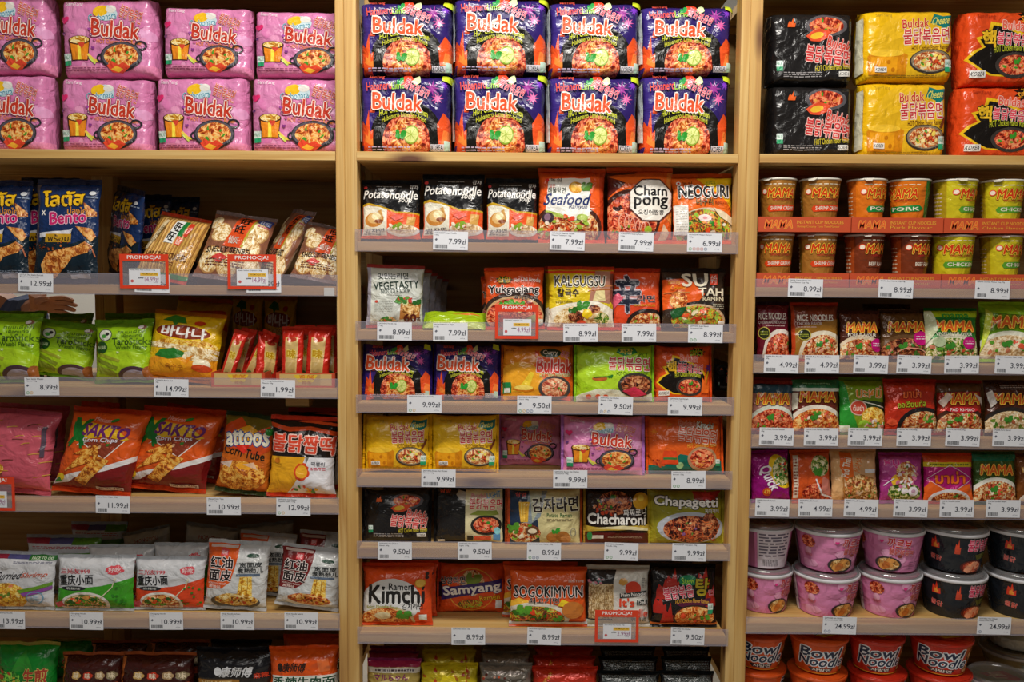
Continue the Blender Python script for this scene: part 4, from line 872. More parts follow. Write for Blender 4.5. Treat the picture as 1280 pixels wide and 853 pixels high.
@design('korat', .14, .155, .030, 'd55620', 'tb', wr=1.3)
def _(a): a.P([(.02, .05), (.13, .05), (.18, .95), (.05, .95)], 'd8ccb8'); a.FP(.05, .1, .14, .9, '8a4a34', 12, .5); a.P([(.35, .98), (.95, .98), (.9, .5), (.6, .45)], 'd65430'); a.N(.72, .72, .24, .22, 'green'); a.leafy(.66, .62, .14, '4a9a2c', 7); a.N(.62, .12, .40, .24, 'red'); a.P([(.70, .1), (.78, .5), (.98, .4), (.98, .1)], 'c87868'); a.LN([(.60, .45), (.74, .12), (1, .04)], .04, 'e8e8ec')
@design('padthai', .155, .155, .032, 'd8a878', 'tb', wr=1.3)
def _(a):
    a.R(.0, .0, .22, 1, 'e0b078'); a.P([(.28, .40), (.46, .44), (.44, .98), (.20, .98), (.16, .7)], 'e86c22'); a.T('Pad Thai', .10, .60, .50, .76, 'f6ecd8', .04, rot=78); a.T('MAMA', .42, .66, .72, .80, 'd8702c', .04, o='f8e0a0', ow=.03, rot=74); a.R(.72, .56, .96, .64, 'e8e8ec'); a.N(.62, .22, .42, .32, 'tea', jag=.1); a.scatter(.6, .25, .36, .25, ['d0703c', 'e8a878', '8a3a1c', 'f0d0a8', '5a8a2c'], 44, .045, 5); a.LN([(.25, .02), (.22, .5)], .03, 'b87a3c')
@design('pinkmix', .14, .15, .030, 'b03a8a', 'tb', wr=1.5, metal=.1)
def _(a): a.E(.4, .75, .35, .22, 'c0509a'); a.T('หมู', .10, .72, .42, .90, 'd8388a', .05, o='e8a0cc', ow=.03); a.E(.40, .44, .17, .15, 'f0c02c'); a.N(.60, .62, .26, .26, 'mix', jag=.1); a.N(.55, .2, .42, .22, 'green', jag=.1); a.scatter(.65, .45, .28, .36, ['f2ecf0', 'e8d8e0', '6a7a3c', 'd87a9a', 'a85a3c', 'f0f0f0'], 34, .06, 6); a.E(.74, .22, .12, .10, 'f0eaf0'); a.E(.74, .22, .05, .04, 'c8a0b8'); a.LN([(.06, .34), (.3, .5)], .02, 'f0e8f0')
@design('magenta', .14, .15, .030, 'c01a7c', 'tb', sealcol='de4e22', metal=.1)
def _(a):
    a.R(0, .86, 1, 1, 'de5422'); a.R(0, .76, 1, .86, 'd8c020'); a.FP(.1, .78, .9, .84, '6a7a1c', 1, .6); a.P([(0, 0), (0, .3), (.1, .45), (.5, .25), (.9, .4), (1, .2), (1, 0)], 'e66422')
    a.G(.5, .50, .46, .30, .012, 'f4e4ec', n=4); a.T('มาม่า', .20, .40, .80, .66, 'e8701c', .05, o='8a1430', ow=.05); a.E(.5, .05, .42, .22, 'dcdce0'); a.N(.5, .04, .35, .17, 'mix'); a.leafy(.6, .14, .07, '3a8a2c', 5)
@design('gold_mama', .12, .15, .030, '7a4418', 'tb', sealcol='6a3a18', metal=.15)
def _(a): a.N(.6, .2, .4, .3, 'tea'); a.T('หมูสับ', .1, .6, .9, .8, 'd8a02c', .04); a.E(.5, .05, .45, .18, 'e0d8d0')

# ---- left bay
@design('lotus', .155, .235, .032, '18305e', 'tb', name='snack_bag', sealcol='1f2038', wr=1.5)
def _(a):
    a.R(0, 0, .07, 1, '544a4c'); a.P([(0, 0), (1, 0), (1, .45), (.6, .35), (.2, .45), (0, .3)], '10222e')
    a.T('โลตัส', .14, .76, .78, .93, 'f2c020', .06, o='2a1a0c', ow=.05, rot=3); a.T('น่องไก่', .54, .67, .84, .75, 'e0902c', .03); a.T('x', .12, .66, .18, .71, WH, .02)
    a.T('Bento', .26, .57, .84, .70, 'c8246a', .05, o='f4c8dc', ow=.04, rot=4); a.P([(.10, .42), (.60, .44), (.64, .52), (.58, .50), (.10, .47)], 'e0e0e8'); a.R(.20, .37, .62, .46, 'c89a20'); a.T('พร้อม', .24, .38, .58, .45, '3a2414', .03)
    a.P([(.16, .02), (.34, .00), (.52, .10), (.66, .22), (.88, .26), (.94, .33), (.84, .38), (.70, .33), (.50, .30), (.24, .26), (.14, .14)], None, fd='chicken'); a.P([(.68, .54), (.92, .52), (.98, .44), (.92, .38), (.82, .44)], None, fd='chicken'); a.P([(.80, .80), (.98, .70), (.98, .66), (.84, .64)], None, fd='chicken'); a.scatter(.4, .33, .32, .04, ['8a3a14', 'c8702c', 'a8501c'], 16, .02, 3); a.LN([(.86, .36), (.94, .30), (.98, .22)], .015, 'b86a4a')
    a.FP(.56, .05, .92, .08, '8a9ab0', 2); a.E(.90, .90, .05, .022, 'd8dce0'); a.FP(.82, .84, .98, .87, '8a9ab0', 1); a.R(.60, .0, .9, .04, 'a8a8b0')
@design('ricestick', .18, .17, .045, 'b07a3c', 'tb', name='cracker_bag', sealcol='c8421c', wr=1.2, rough=.2)
def _(a):
    rn = random.Random(3); a.R(0, 0, 1, 1, 'a8743a')
    for k in range(17):
        x = -.02+.064*k; a.P([(x, .04), (x+.045, .04), (x+.10, .94), (x+.055, .94)], rn.choice(['e0b468', 'd8a858', 'e8c078', 'caa050'])); a.LN([(x+.035, .08), (x+.09, .90)], .008, '8a5a24')
    a.R(0, 0, 1, .05, '2c8a3c'); a.P([(.34, .48), (.52, .48), (.62, .88), (.44, .88)], 'e6e8e4'); a.P([(.55, .62), (.64, .62), (.70, .88), (.61, .88)], '1f7a3a'); a.P([(.66, .62), (.74, .62), (.80, .86), (.72, .86)], 'c83a24'); a.T('旺', .44, .69, .57, .83, '1c1a18', .06, rot=-10); a.T('旺', .38, .52, .52, .66, '1c1a18', .06, rot=-10); a.R(.56, .46, .68, .6, 'de5432', rot=-10); a.T('仙贝', .575, .48, .665, .57, 'e8e0d0', .03, rot=-8)
    a.P([(.02, .36), (.10, .34), (.30, .84), (.24, .86)], 'd8c49a'); a.T('RICE CRACKERS', .03, .56, .32, .64, '5a4a2c', .02, rot=62); a.T('HOT & TASTY CRACKERS', .12, .22, .9, .32, '5a3418', .04, rot=2); a.FP(.14, .14, .7, .20, '7a4a2c', 2)
@design('senbei', .20, .18, .05, '9c7c62', 'tb', name='cracker_bag', sealcol='86706a', wr=1.6, rough=.18)
def _(a):
    a.R(0, 0, 1, 1, '8a5a44')
    for x, y, r in ((.24, .62, .17), (.78, .70, .20), (.74, .42, .20), (.20, .20, .20), (.50, .14, .18), (.84, .16, .17), (.1, .8, .12)): a.E(x, y, r, r*.95, 'b88a54'); a.N(x, y, r*.94, r*.88, 'grain', jag=.04)
    a.P([(.34, .40), (.64, .40), (.74, .96), (.46, .96)], 'd64e22'); a.P([(.62, .42), (.66, .42), (.75, .9), (.72, .9)], 'b8a83a'); a.T('旺', .50, .80, .68, .93, '1a1614', .06); a.T('旺', .45, .64, .61, .77, '1a1614', .06); a.T('仙贝', .40, .46, .56, .58, 'd8d0c4', .04, o='7a3a24', ow=.03)
    a.T('SHELLY SENBEI', .10, .30, .80, .39, '2c1a14', .045, rot=2); a.P([(.22, .20), (.34, .28), (.50, .22), (.36, .14)], 'c83a34'); a.FP(.14, .10, .76, .20, '6a3a2c', 3); a.P([(.76, .88), (.96, .84), (.98, .96), (.80, .98)], '3a4a8a'); a.T('旺旺', .80, .86, .95, .93, 'c8d0e8', .03); a.FP(.78, .80, .96, .84, 'c84a7a', 1)
@design('taro', .145, .17, .05, '8fbc18', 'tb', name='snack_bag', sealcol='6f9a1c', wr=1.4, kk=.08)
def _(a):
    a.E(.5, .2, .6, .3, 'a6cc20', n=18); a.R(0, .92, 1, 1, '5f8a1c'); a.E(.22, .78, .13, .11, '3a3a34'); a.E(.22, .78, .115, .095, 'd8dccc'); a.E(.20, .76, .05, .035, '4a9a3c'); a.E(.26, .80, .035, .03, '2c2c2c')
    a.T('ขนมเผือก', .46, .80, .94, .86, '4a6a1c', .02); a.T('เผือกแท่ง', .52, .73, .88, .79, '3a5a1c', .02); a.T('Taro', .36, .60, .66, .72, '2c4a10', .05); a.T('Sticks', .67, .60, 1.02, .72, '4a6a1c', .02); a.T('Wasabi Flavor', .42, .52, .96, .59, '3a5a14', .02)
    a.E(.15, .56, .125, .11, '1f4a1c'); a.T('WASABI', .06, .53, .24, .59, 'c8dca8', .02)
    for p, c in (([(.06, .34), (.08, .40), (.46, .22), (.43, .16)], '7a8a24'), ([(.12, .42), (.14, .47), (.50, .34), (.48, .29)], '98a02c'), ([(.02, .20), (.04, .28), (.40, .14), (.38, .08)], '9aa83a'), ([(.10, .12), (.12, .18), (.42, .10), (.40, .05)], '88962c')): a.P(p, c)
    a.E(.74, .06, .30, .16, '4a3440', n=22); a.E(.74, .03, .24, .13, 'a8a0b4', n=20); a.E(.97, .08, .1, .14, '9a5a2c'); a.burst(.46, .47, .015, .035, 5, 'd8e8b0'); a.E(.86, .90, .07, .035, '8a5a44'); a.E(.84, .90, .045, .028, 'ece8e4')
@design('banana', .19, .19, .06, 'e0b414', 'tb', name='snack_bag', sealcol='b86a10', wr=1.6)
def _(a):
    a.P([(0, .0), (1, 0), (1, .30), (.5, .40), (0, .25)], 'e89a20'); a.N(.55, .50, .46, .10, 'corn', jag=.05); a.N(.75, .34, .26, .08, 'grain'); a.P([(0, .53), (1, .46), (1, .40), (0, .44)], None, fd='grain')
    a.E(.48, .70, .42, .13, 'f2c81c', rot=-2); a.E(.48, .70, .40, .11, '8a3418', rot=-2); a.T('바나나', .18, .61, .82, .78, WH, .06, rot=-2); a.P([(.16, .88), (.30, .98), (.46, .94), (.52, .84), (.40, .84), (.36, .78), (.30, .86)], '2f7a24'); a.E(.70, .86, .08, .04, 'c83a1c')
    a.P([(.12, .30), (.20, .40), (.40, .44), (.56, .38), (.52, .30), (.34, .26)], '2a7a2c'); a.P([(.08, .10), (.22, .24), (.5, .28), (.62, .16), (.40, .06), (.1, .04)], 'f0a820'); a.P([(.6, .3), (.7, .36), (.6, .2)], 'e88a18'); a.E(.82, .22, .12, .08, 'f0e8c8'); a.E(.82, .16, .14, .055, 'c8481c'); a.T('옥수수', .30, .12, .56, .19, 'b86a14', .03)
@design('banana_back', .19, .12, .06, 'dcae14', 'tb', name='snack_bag', sealcol='c05a14', wr=1.8)
def _(a): a.P([(.1, .5), (1, .6), (.95, .85), (.3, .8)], 'c8501c'); a.T('바나나', .4, .58, .9, .76, 'e8b02c', .04); a.P([(0, .1), (1, .3), (1, .38), (.1, .2)], 'b87c14')
@design('redstick', .042, .135, .020, 'cc2c1c', 'tb', name='snack_stick', sealcol='d64630', wr=.8, metal=.1)
def _(a): a.P([(.25, .12), (.75, .12), (.80, .84), (.20, .84)], 'd0b070'); a.P([(.28, .12), (.72, .12), (.72, .36), (.28, .36)], 'b89a5c'); a.E(.5, .80, .22, .05, 'b83a24'); a.T('味', .30, .44, .70, .60, 'b88a10', .05, o='f0dc60', ow=.05); a.E(.5, .12, .2, .05, '4a6a34')
@design('pinkbag', .185, .22, .06, 'cc5c6c', 'tb', name='snack_bag', sealcol='c05868', wr=1.8, kk=.08)
def _(a):
    rn = random.Random(5)
    for k in range(26):
        x, y = rn.uniform(.05, .95), rn.uniform(.08, .9); d = rn.uniform(.2, .9); a.LN([(x, y), (x+.06*math.cos(d), y+.04*math.sin(d)), (x+.12*math.cos(d*.7), y+.07*math.sin(d*.7))], .012, rn.choice(['c8963a', 'b8702c', '7a3a30', 'd8a84a']))
    a.E(.32, .62, .14, .07, '4a2418'); a.P([(.28, .70), (.36, .70), (.33, .84)], 'd8b060'); a.T('떡볶', .18, .48, .46, .64, '5a2c14', .05); a.R(.12, .28, .46, .38, 'e8e0d8'); a.N(.34, .26, .2, .12, 'corn'); a.R(.90, .45, .94, .85, '5a4a5a')
@design('sakto', .175, .21, .06, 'de5a1c', 'tb', name='snack_bag', sealcol='c84014', wr=1.6, kk=.07, skew=.16)
def _(a):
    a.P([(0, 0), (1, 0), (1, .42), (.32, .14), (0, .14)], '7a1a1a'); a.P([(.0, .03), (.22, .08), (.30, .15), (1, .40), (1, .47), (.30, .22), (.0, .10)], 'e8e4e4'); a.P([(.2, .56), (.28, .60), (.62, .40), (.84, .66), (.78, .68), (.6, .48), (.30, .66)], 'f0e8e0')
    a.P([(.30, .60), (.62, .42), (.84, .68), (.5, .66)], '8a3a24'); a.scatter(.55, .58, .18, .08, ['c86a4a', '3a7a2c', 'a83a24', 'e0b080'], 16, .03, 4); a.P([(.14, .88), (.60, .84), (.88, .68), (.82, .66), (.55, .70), (.12, .60)], 'e0b020'); a.P([(.10, .86), (.18, .88), (.32, .62), (.18, .62), (.12, .70)], '1f7a2c'); a.T('X', .09, .56, .32, .90, '1a7028', .08, rot=-4); a.T('SAKTO', .26, .69, .86, .84, '6a2468', .07, rot=-4, sh=.05); a.T('Corn Chips', .28, .61, .74, .68, 'e8e0e8', .03, o='6a3a5a', ow=.03, rot=2)
    for p in ([(.14, .22), (.36, .50), (.50, .38)], [(.30, .12), (.50, .46), (.70, .40), (.44, .06)], [(.2, .45), (.5, .6), (.55, .45)]): a.P(p, None, fd='chip')
    a.E(.10, .14, .06, .05, 'e8c82c'); a.P([(.02, .06), (.08, .14), (.14, .08)], '2c8a3c'); a.E(.62, .90, .05, .02, '2c8a34', rot=20); a.T('Mexican', .36, .88, .58, .93, 'f0b0a0', .02, rot=-6); a.R(.58, .02, .92, .06, 'd8c8c0'); a.T('Net Wt. 430g', .60, .025, .90, .055, '5a1c1c', .02)
@design('corntube', .14, .205, .055, 'c8641c', 'tb', name='snack_bag', sealcol='2c3a1c', wr=1.8, kk=.08)
def _(a):
    a.R(0, .84, 1, 1, '6a5a1c'); a.P([(0, .84), (.3, .98), (.6, .8), (.9, .92), (1, .6), (.8, .5), (.2, .55)], 'c8481c'); a.P([(.1, .7), (.5, .9), (.9, .75), (.6, .66)], 'e0a020'); a.T('attoos', .10, .62, .92, .82, 'e8e0c8', .06, o='2a4a8a', ow=.05, rot=6); a.E(.9, .84, .07, .05, '2c8a2c'); a.T('Corn Tube', .08, .46, .90, .58, '1c1a10', .035, rot=-6); a.N(.5, .20, .48, .22, 'chip', jag=.1); a.E(.55, .34, .17, .05, 'f0a82c'); a.P([(.5, .36), (.7, .40), (.8, .3)], 'e8c0a0'); a.P([(.02, .34), (.3, .40), (.26, .3)], 'd8c0b0'); a.P([(.3, .6), (.6, .64), (.5, .5)], 'd82c1c')
@design('ricecake', .155, .205, .05, '1f1816', 'tb', name='snack_bag', sealcol='c8381c', wr=1.8, kk=.07)
def _(a):
    a.P([(0, .90), (.3, .84), (.6, .87), (1, .80), (1, .86), (.6, .92), (.3, .90), (0, .96)], 'de5022'); a.P([(.4, .98), (1, .93), (1, .97), (.6, 1)], 'de5022'); a.T('불닭짬떡', .04, .56, .98, .80, 'de4c32', .06, o='f6d0c4', ow=.05, rot=-3)
    a.P([(.0, .0), (1, 0), (.98, .50), (.03, .50)], 'e4e4ea'); a.P([(.03, .50), (.56, .50), (.46, .20), (.30, .0), (0, 0)], 'e8a820'); a.E(.52, .30, .13, .13, 'de4c22', jag=.2); a.E(.52, .30, .09, .09, 'f0b02c'); a.P([(.56, .50), (.62, .50), (.58, .40)], '7a7a74'); a.T('떡볶이', .66, .38, .86, .44, '3a3a44', .03); a.FP(.66, .32, .88, .37, 'c84a5a', 2); a.scatter(.55, .06, .2, .05, ['de4c32', '3a8a3c', '5a6ac0', 'e8b02c'], 14, .04, 3); a.E(.14, .44, .045, .035, 'c8741c')
@design('shrimp', .165, .165, .036, 'cfd0d4', 'tb', sealcol='b8bcc0', wr=1.2)
def _(a):
    a.R(0, .92, .30, 1, '8a2438'); a.R(.30, .92, .62, 1, '4a4a7a'); a.R(.62, .90, 1, 1, '2a6a30'); a.T('FACE TO GO', .66, .92, .96, .97, 'd8e8c8', .02); a.FP(.4, .84, .96, .88, '6a6a84', 2); a.P([(0, .60), (.14, .58), (.16, .80), (0, .84)], '2a3a7a'); a.E(.06, .70, .06, .06, 'e0b030')
    a.T('Curried', .14, .54, .54, .68, '2c2c30', .015, sh=.2, rot=4); a.T('Shrimp', .54, .56, .92, .68, 'c85a3c', .015, sh=.2, rot=4); a.N(.32, .20, .34, .28, 'corn', jag=.08); a.scatter(.3, .28, .24, .16, ['e88a5a', 'c8601c', 'f0c040', '6a8a2c', 'f0dc90'], 28, .05, 5); a.P([(.50, .34), (.98, .50), (.98, .44), (.54, .28)], '6a9a2c'); a.P([(.55, .28), (.98, .42), (.98, .36), (.6, .22)], '8a4a9a'); a.G(.76, .20, .13, .12, .014, '6a9ab8', n=18); a.FP(.70, .14, .82, .24, '8ab0c8', 3)
def chongqing(low, sp):
    def f(a):
        a.T('三光友999', .06, .70, .46, .80, 'c83040', .03, o='f0d8dc', ow=.02); a.E(.78, .78, .13, .10, 'd8505a', jag=.25); a.T('好吃', .70, .73, .86, .83, 'f0d8d8', .04)
        a.P([(0, .40), (.35, .42), (.6, .46), (1, .62), (1, 0), (0, 0)], low); a.T('重庆小面', .05, .48, .50, .68, '1f2022', .05, rot=3); a.E(.24, .41, .17, .045, '26282a'); a.T('麻辣味', .14, .385, .34, .435, 'c8ccc8', .02)
        a.E(.40, .10, .32, .24, 'e4e0d8', n=28); a.E(.40, .10, .28, .20, 'b8a888', n=26); a.N(.40, .10, .27, .19, sp); a.scatter(.40, .16, .2, .1, ['5a9a2c', 'de5422', 'f0e0c0', '2c5a1c', 'e0a050'], 24, .045, 6); a.LN([(.60, .22), (.76, .44), (.80, .62)], .014, 'd8d4b0'); a.P([(.0, .10), (.10, .16), (.14, .06), (.04, .02)], 'c8485a'); a.FP(.1, .02, .7, .07, 'd8c8c8', 1, .5)
        for k in range(12): a.E(a.rnd.uniform(.72, .98), a.rnd.uniform(.05, .45), .02, .02, 'e8683a' if low[0] == 'c' else '2f7a24', n=6)
    return f
design('cq_green', .165, .165, .036, 'd0d2d6', 'tb', sealcol='c0c4c8', wr=1.2)(chongqing('3f9a24', 'veg'))
design('cq_red', .165, .165, .036, 'd0d2d6', 'tb', sealcol='c0c4c8', wr=1.2)(chongqing('d54622', 'mix'))
def wide(c1, sp):
    def f(a):
        a.P([(0, .28), (.30, .30), (.42, .40), (.48, .60), (.52, .80), (.52, 1), (0, 1)], c1); a.R(.06, .94, .50, .98, 'e0c8c0'); a.R(.24, .82, .36, .92, 'd84a50'); a.T('陈村', .255, .84, .345, .90, 'f0d8d8', .02)
        for k, (y0, y1) in enumerate(((.62, .80), (.42, .60))): a.T('红油' if k == 0 else '面皮', .07, y0, .44, y1, '241c1c', .06, o='f4e8e4', ow=.05)
        a.T('HONGYOU MIANPI', .06, .36, .36, .39, 'f0d8d0', .02); a.T('麻辣味', .08, .30, .28, .35, 'f0d8d0', .02); a.E(.76, .84, .10, .03, '2a4a3a'); a.T('宽面皮', .56, .66, .92, .74, '34383a', .04, rot=4); a.T('煮熟劲儿', .54, .57, .94, .65, '34383a', .04, rot=4); a.R(.52, .52, .9, .555, '5a6a80', rot=4)
        a.P([(.56, .20), (.80, .20), (.78, .51), (.58, .50)], None, fd='corn'); a.LN([(.62, .22), (.63, .49)], .012, 'a8741c'); a.LN([(.72, .22), (.71, .49)], .012, 'a8741c'); a.E(.52, .10, .40, .12, '4a443c' if c1[0] == 'd' else 'e0dcd4'); a.N(.54, .13, .36, .11, sp, jag=.08); a.scatter(.55, .12, .3, .06, ['c8401c', 'f0c050', '6a2a10', 'e0a02c'], 22, .035, 3)
    return f
design('wide_or', .15, .20, .045, 'd4d6d6', 'tb', sealcol='c4c6c8', wr=1.5)(wide('de5c22', 'gold'))
design('wide_ma', .15, .20, .045, 'cfd2d2', 'tb', sealcol='c4c6c8', wr=1.5)(wide('7a1c1c', 'orange'))
@design('greenbag', .15, .17, .06, '127a26', 'tb', name='snack_bag', wr=2.2, sealcol='9a8a3c')
def _(a): a.P([(.3, .55), (.5, .95), (.7, .6)], '2f8a2c'); a.T('生煎', .52, .36, .9, .62, 'a8402c', .06, o='d8c86a', ow=.03); a.N(.25, .40, .25, .2, 'leaf', jag=.15); a.scatter(.25, .45, .2, .15, ['c8a83a', 'a8502c'], 12, .05, 2)
@design('brownbag', .155, .17, .06, '3a120c', 'tb', name='snack_bag', wr=2.0, sealcol='a8562c')
def _(a):
    a.P([(0, 0), (.10, 0), (.06, .5), (.1, .98), (0, .98)], 'b0602c')
    for x, c in ((.30, 'c8a05a'), (.50, 'c83a20'), (.70, 'b09068'), (.88, '8a7a5a')):
        for k in range(5): a.E(x+.045*math.cos(k*1.256), .62+.05*math.sin(k*1.256), .04, .045, c, n=10)
        a.T('味', x-.045, .56, x+.045, .68, 'e8d8b8' if c != 'c83a20' else 'f4e8d0', .04)
    a.T('麻辣面', .15, .30, .95, .48, 'c8502c', .05)
@design('blackbag', .165, .17, .06, '17161a', 'tb', name='snack_bag', wr=2.0)
def _(a): a.R(0, .0, 1, .52, '2a2420'); a.P([(.05, .2), (.6, .2), (.6, .49), (.06, .49)], 'a8742c'); a.T('VELVET', .10, .38, .5, .46, 'e0c890', .03); a.T('康师傅', .36, .54, .76, .74, 'd8dade', .05, sh=.1); a.E(.32, .65, .05, .08, 'd8dade'); a.T('麻辣', .78, .52, .96, .62, 'c83a1c', .05, rot=8)
@design('orangebag', .175, .17, .06, 'de5618', 'tb', name='snack_bag', wr=2.0)
def _(a): a.T('康师傅', .22, .62, .56, .80, '2a1a14', .05, sh=.1); a.E(.18, .71, .04, .08, '2a1a14'); a.R(.06, .0, 1, .56, 'd8ddd4'); a.T('香辣牛肉面', .08, .34, .98, .54, '1f4a34', .05, o='f0f4ec', ow=.04); a.P([(.76, .62), (.92, .63), (.88, .86), (.72, .84)], 'e8743a')
@design('greybag', .17, .17, .05, 'a09c94', 'tb', name='noodle_packet', wr=2.2, sealcol='8a867e', rough=.22)
def _(a): a.P([(0, .7), (1, .85), (1, .98), (0, .98)], 'b4b0a6'); a.T('HONGYOU', .3, .78, .8, .86, '9a4a40', .03); a.E(.5, .4, .3, .25, 'b0a898')
@design('fringe', .19, .17, .045, 'b9bcc2', 'tb', name='noodle_packet', wr=1.3, sealcol='a8acb2')
def _(a): a.R(0, .90, .33, 1, '8a2438'); a.R(.33, .90, .64, 1, '4a4a7a'); a.R(.64, .88, 1, 1, '4a7a20'); a.FP(.1, .8, .9, .86, 'a84a50', 2); a.P([(0, .7), (.98, .74), (1, .64), (.3, .62)], '5a8a3c')

@design('veg_back', .15, .17, .030, '9a9cb0', 'tb', sealcol='a84038', wr=1.6)
def _(a): a.LN([(.2, 0), (.25, 1)], .01, '9a9ab0')

# ================================================================ SETTING
DEPTH = .42
BH = .0205                                   # board thickness
xL0, xL1 = W(420, 210)[0], W(446.5, 210)[0]  # left post
xR0, xR1 = W(924.5, 210)[0], W(951.5, 210)[0]
xR0 = (xR0 + W(905.5, 800)[0])/2; xR1 = xR0+.047; xL1 = (xL1+W(448.5, 800)[0])/2; xL0 = xL1-.047
X_LEFT, X_RIGHT = -1.62, 1.62
TOPZ = 2.62
mesh_obj('floor', [(-4, -5, 0), (4, -5, 0), (4, 4, 0), (-4, 4, 0)], [(0, 1, 2, 3)], plain('floor_tiles', 'c8c2b6', .4))['kind'] = 'structure'
o = box('wall_back', -4, 2.6, 0, 4, 2.7, 3.2, plain('white_wall_paint', 'e4e2da', .8)); o['kind'] = 'structure'
def post(x0, x1, y0, y1, label, name='wooden_post'):
    r = empty(name, ((x0+x1)/2, (y0+y1)/2, 0))
    for k, (a, b) in enumerate(((x0, x0+(x1-x0)*.42), (x0+(x1-x0)*.42, x1))):
        cx, cy = (x0+x1)/2, (y0+y1)/2
        v, f = box_geo(a-cx+(.0002 if k else 0), y0-cy, 0, b-cx, y1-cy, TOPZ, .0012)
        mesh_obj('laminated_half', v, f, wood(2), r)
    return tag(r, label, 'post')
post(xL0, xL1, 0, .045, 'pale pine front post between the left and the middle bay')
post(xR0, xR1, 0, .045, 'pale pine front post between the middle and the right bay')
post(xL0, xL1, DEPTH-.045, DEPTH, 'pine rear post behind the left front post')
post(xR0, xR1, DEPTH-.045, DEPTH, 'pine rear post behind the right front post')
xq = W(142, 385, DEPTH-.06)[0]
post(xq-.028, xq+.028, DEPTH-.105, DEPTH-.06, 'pine rear post at the gap above the green snack bags')
post(X_LEFT-.047, X_LEFT, 0, .045, 'pine front post at the far left end of the shelving')
post(X_RIGHT, X_RIGHT+.047, 0, .045, 'pine front post at the far right end of the shelving')

BAYS = dict(left=(X_LEFT, xL0), mid=(xL1, xR0), right=(xR1, X_RIGHT))
ROWS = dict(left=[(230, 188), (230, 357), (230, 485), (230, 629.5), (230, 774)],
            mid=[(680, 191), (680, 304), (680, 415), (680, 505.5), (680, 598), (680, 687.3), (680, 793.7)],
            right=[(1110, 193.5), (1110, 360.5), (1110, 455.8), (1110, 548.8), (1110, 636.6), (1110, 781)])
SZ = {}
RAILTOP = dict(left=[None, 342.5, 472, 620.5, 765], mid=[None, 289, 403.5, 495, 587, 677.5, 784.5], right=[None, 350, 444.5, 536, 624.8, 772])
ORD = ['topmost', 'second', 'third', 'fourth', 'fifth', 'sixth', 'seventh', 'eighth']
NM = dict(left='left', mid='middle', right='right')
def shelf(x0, x1, z, label, planks=4):
    r = empty('shelf_board', ((x0+x1)/2, 0, z)); w = (x1-x0)/2-.0006
    d = (DEPTH-.002)/planks
    for k in range(planks):
        v, f = box_geo(-w, d*k+.0004-(.002 if k == 0 else 0), -BH, w, d*(k+1)-.0004, 0, .0011)
        o = mesh_obj('plank', v, f, wood(0), r)
    return tag(r, label, 'shelf')
clear = clear_plastic('price_rail_plastic')
def rail(x0, x1, z, ztop, label):
    m = (x0+x1)/2; w = (x1-x0)/2+.0035
    v, f = box_geo(-w, -.0072, -BH-.0012, w, -.0058, ztop-z)
    v2, f2 = box_geo(-w, -.0058, ztop-z-.0014, w, -.0040, ztop-z)
    v3, f3 = box_geo(-w, -.0058, -BH-.0014, w, .010, -BH-.0004)
    n = len(v); nn = n+len(v2)
    o = mesh_obj('price_rail', v+v2+v3, f+[tuple(i+n for i in g) for g in f2]+[tuple(i+nn for i in g) for g in f3], clear)
    o.location = (m, 0, z)
    return tag(o, label, 'price rail')
for bay, rows in ROWS.items():
    x0, x1 = BAYS[bay]
    for k, (px, py) in enumerate(rows):
        z = W(px, py)[1]; SZ[bay, k] = z
        shelf(x0, x1, z, f'{ORD[k]} pine shelf board of the {NM[bay]} bay', 4)
        if RAILTOP[bay][k]:
            rail(x0, x1, z, W(px, RAILTOP[bay][k])[1], f'clear plastic price rail along the {ORD[k]} shelf of the {NM[bay]} bay')
    zb = W(680, 897)[1]; SZ[bay, len(rows)] = zb
    shelf(x0, x1, zb, f'lowest pine shelf board of the {NM[bay]} bay, below the last price rail', 4)
    ztop = SZ[bay, 0]+.40
    shelf(x0, x1, ztop, f'pine top board closing the {NM[bay]} bay', 4)
    # boards of the back
    r = empty('back_panel', ((x0+x1)/2, DEPTH+.006, 0)); w = (x1-x0)/2+.02
    zz = zb-.02
    hole = (SZ['left', 2]+.004, SZ['left', 1]-BH-.004)
    while zz < ztop:
        h = min(.092, ztop-zz)
        xs = -w
        if bay == 'left' and zz+h > hole[0] and zz < hole[1]: xs = xq-(x0+x1)/2-.01
        v, f = box_geo(xs, -.006, zz, w, .006, zz+h, .0008)
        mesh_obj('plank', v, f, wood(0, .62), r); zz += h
    tag(r, f'dark horizontal boards closing the back of the {NM[bay]} bay', 'panel')
# small wooden cleat under the third left shelf
x0, z0 = W(357, 509, .10); x1, z1 = W(386, 497, .10)
o = mesh_obj('wooden_cleat', *box_geo(-(x1-x0)/2, -.02, -.036, (x1-x0)/2, .02, 0, .003), wood(0)); o.location = ((x0+x1)/2, .12, SZ['left', 2]-BH-.0004)
tag(o, 'small pale pine block under the shelf with the red snack sticks', 'wood block')

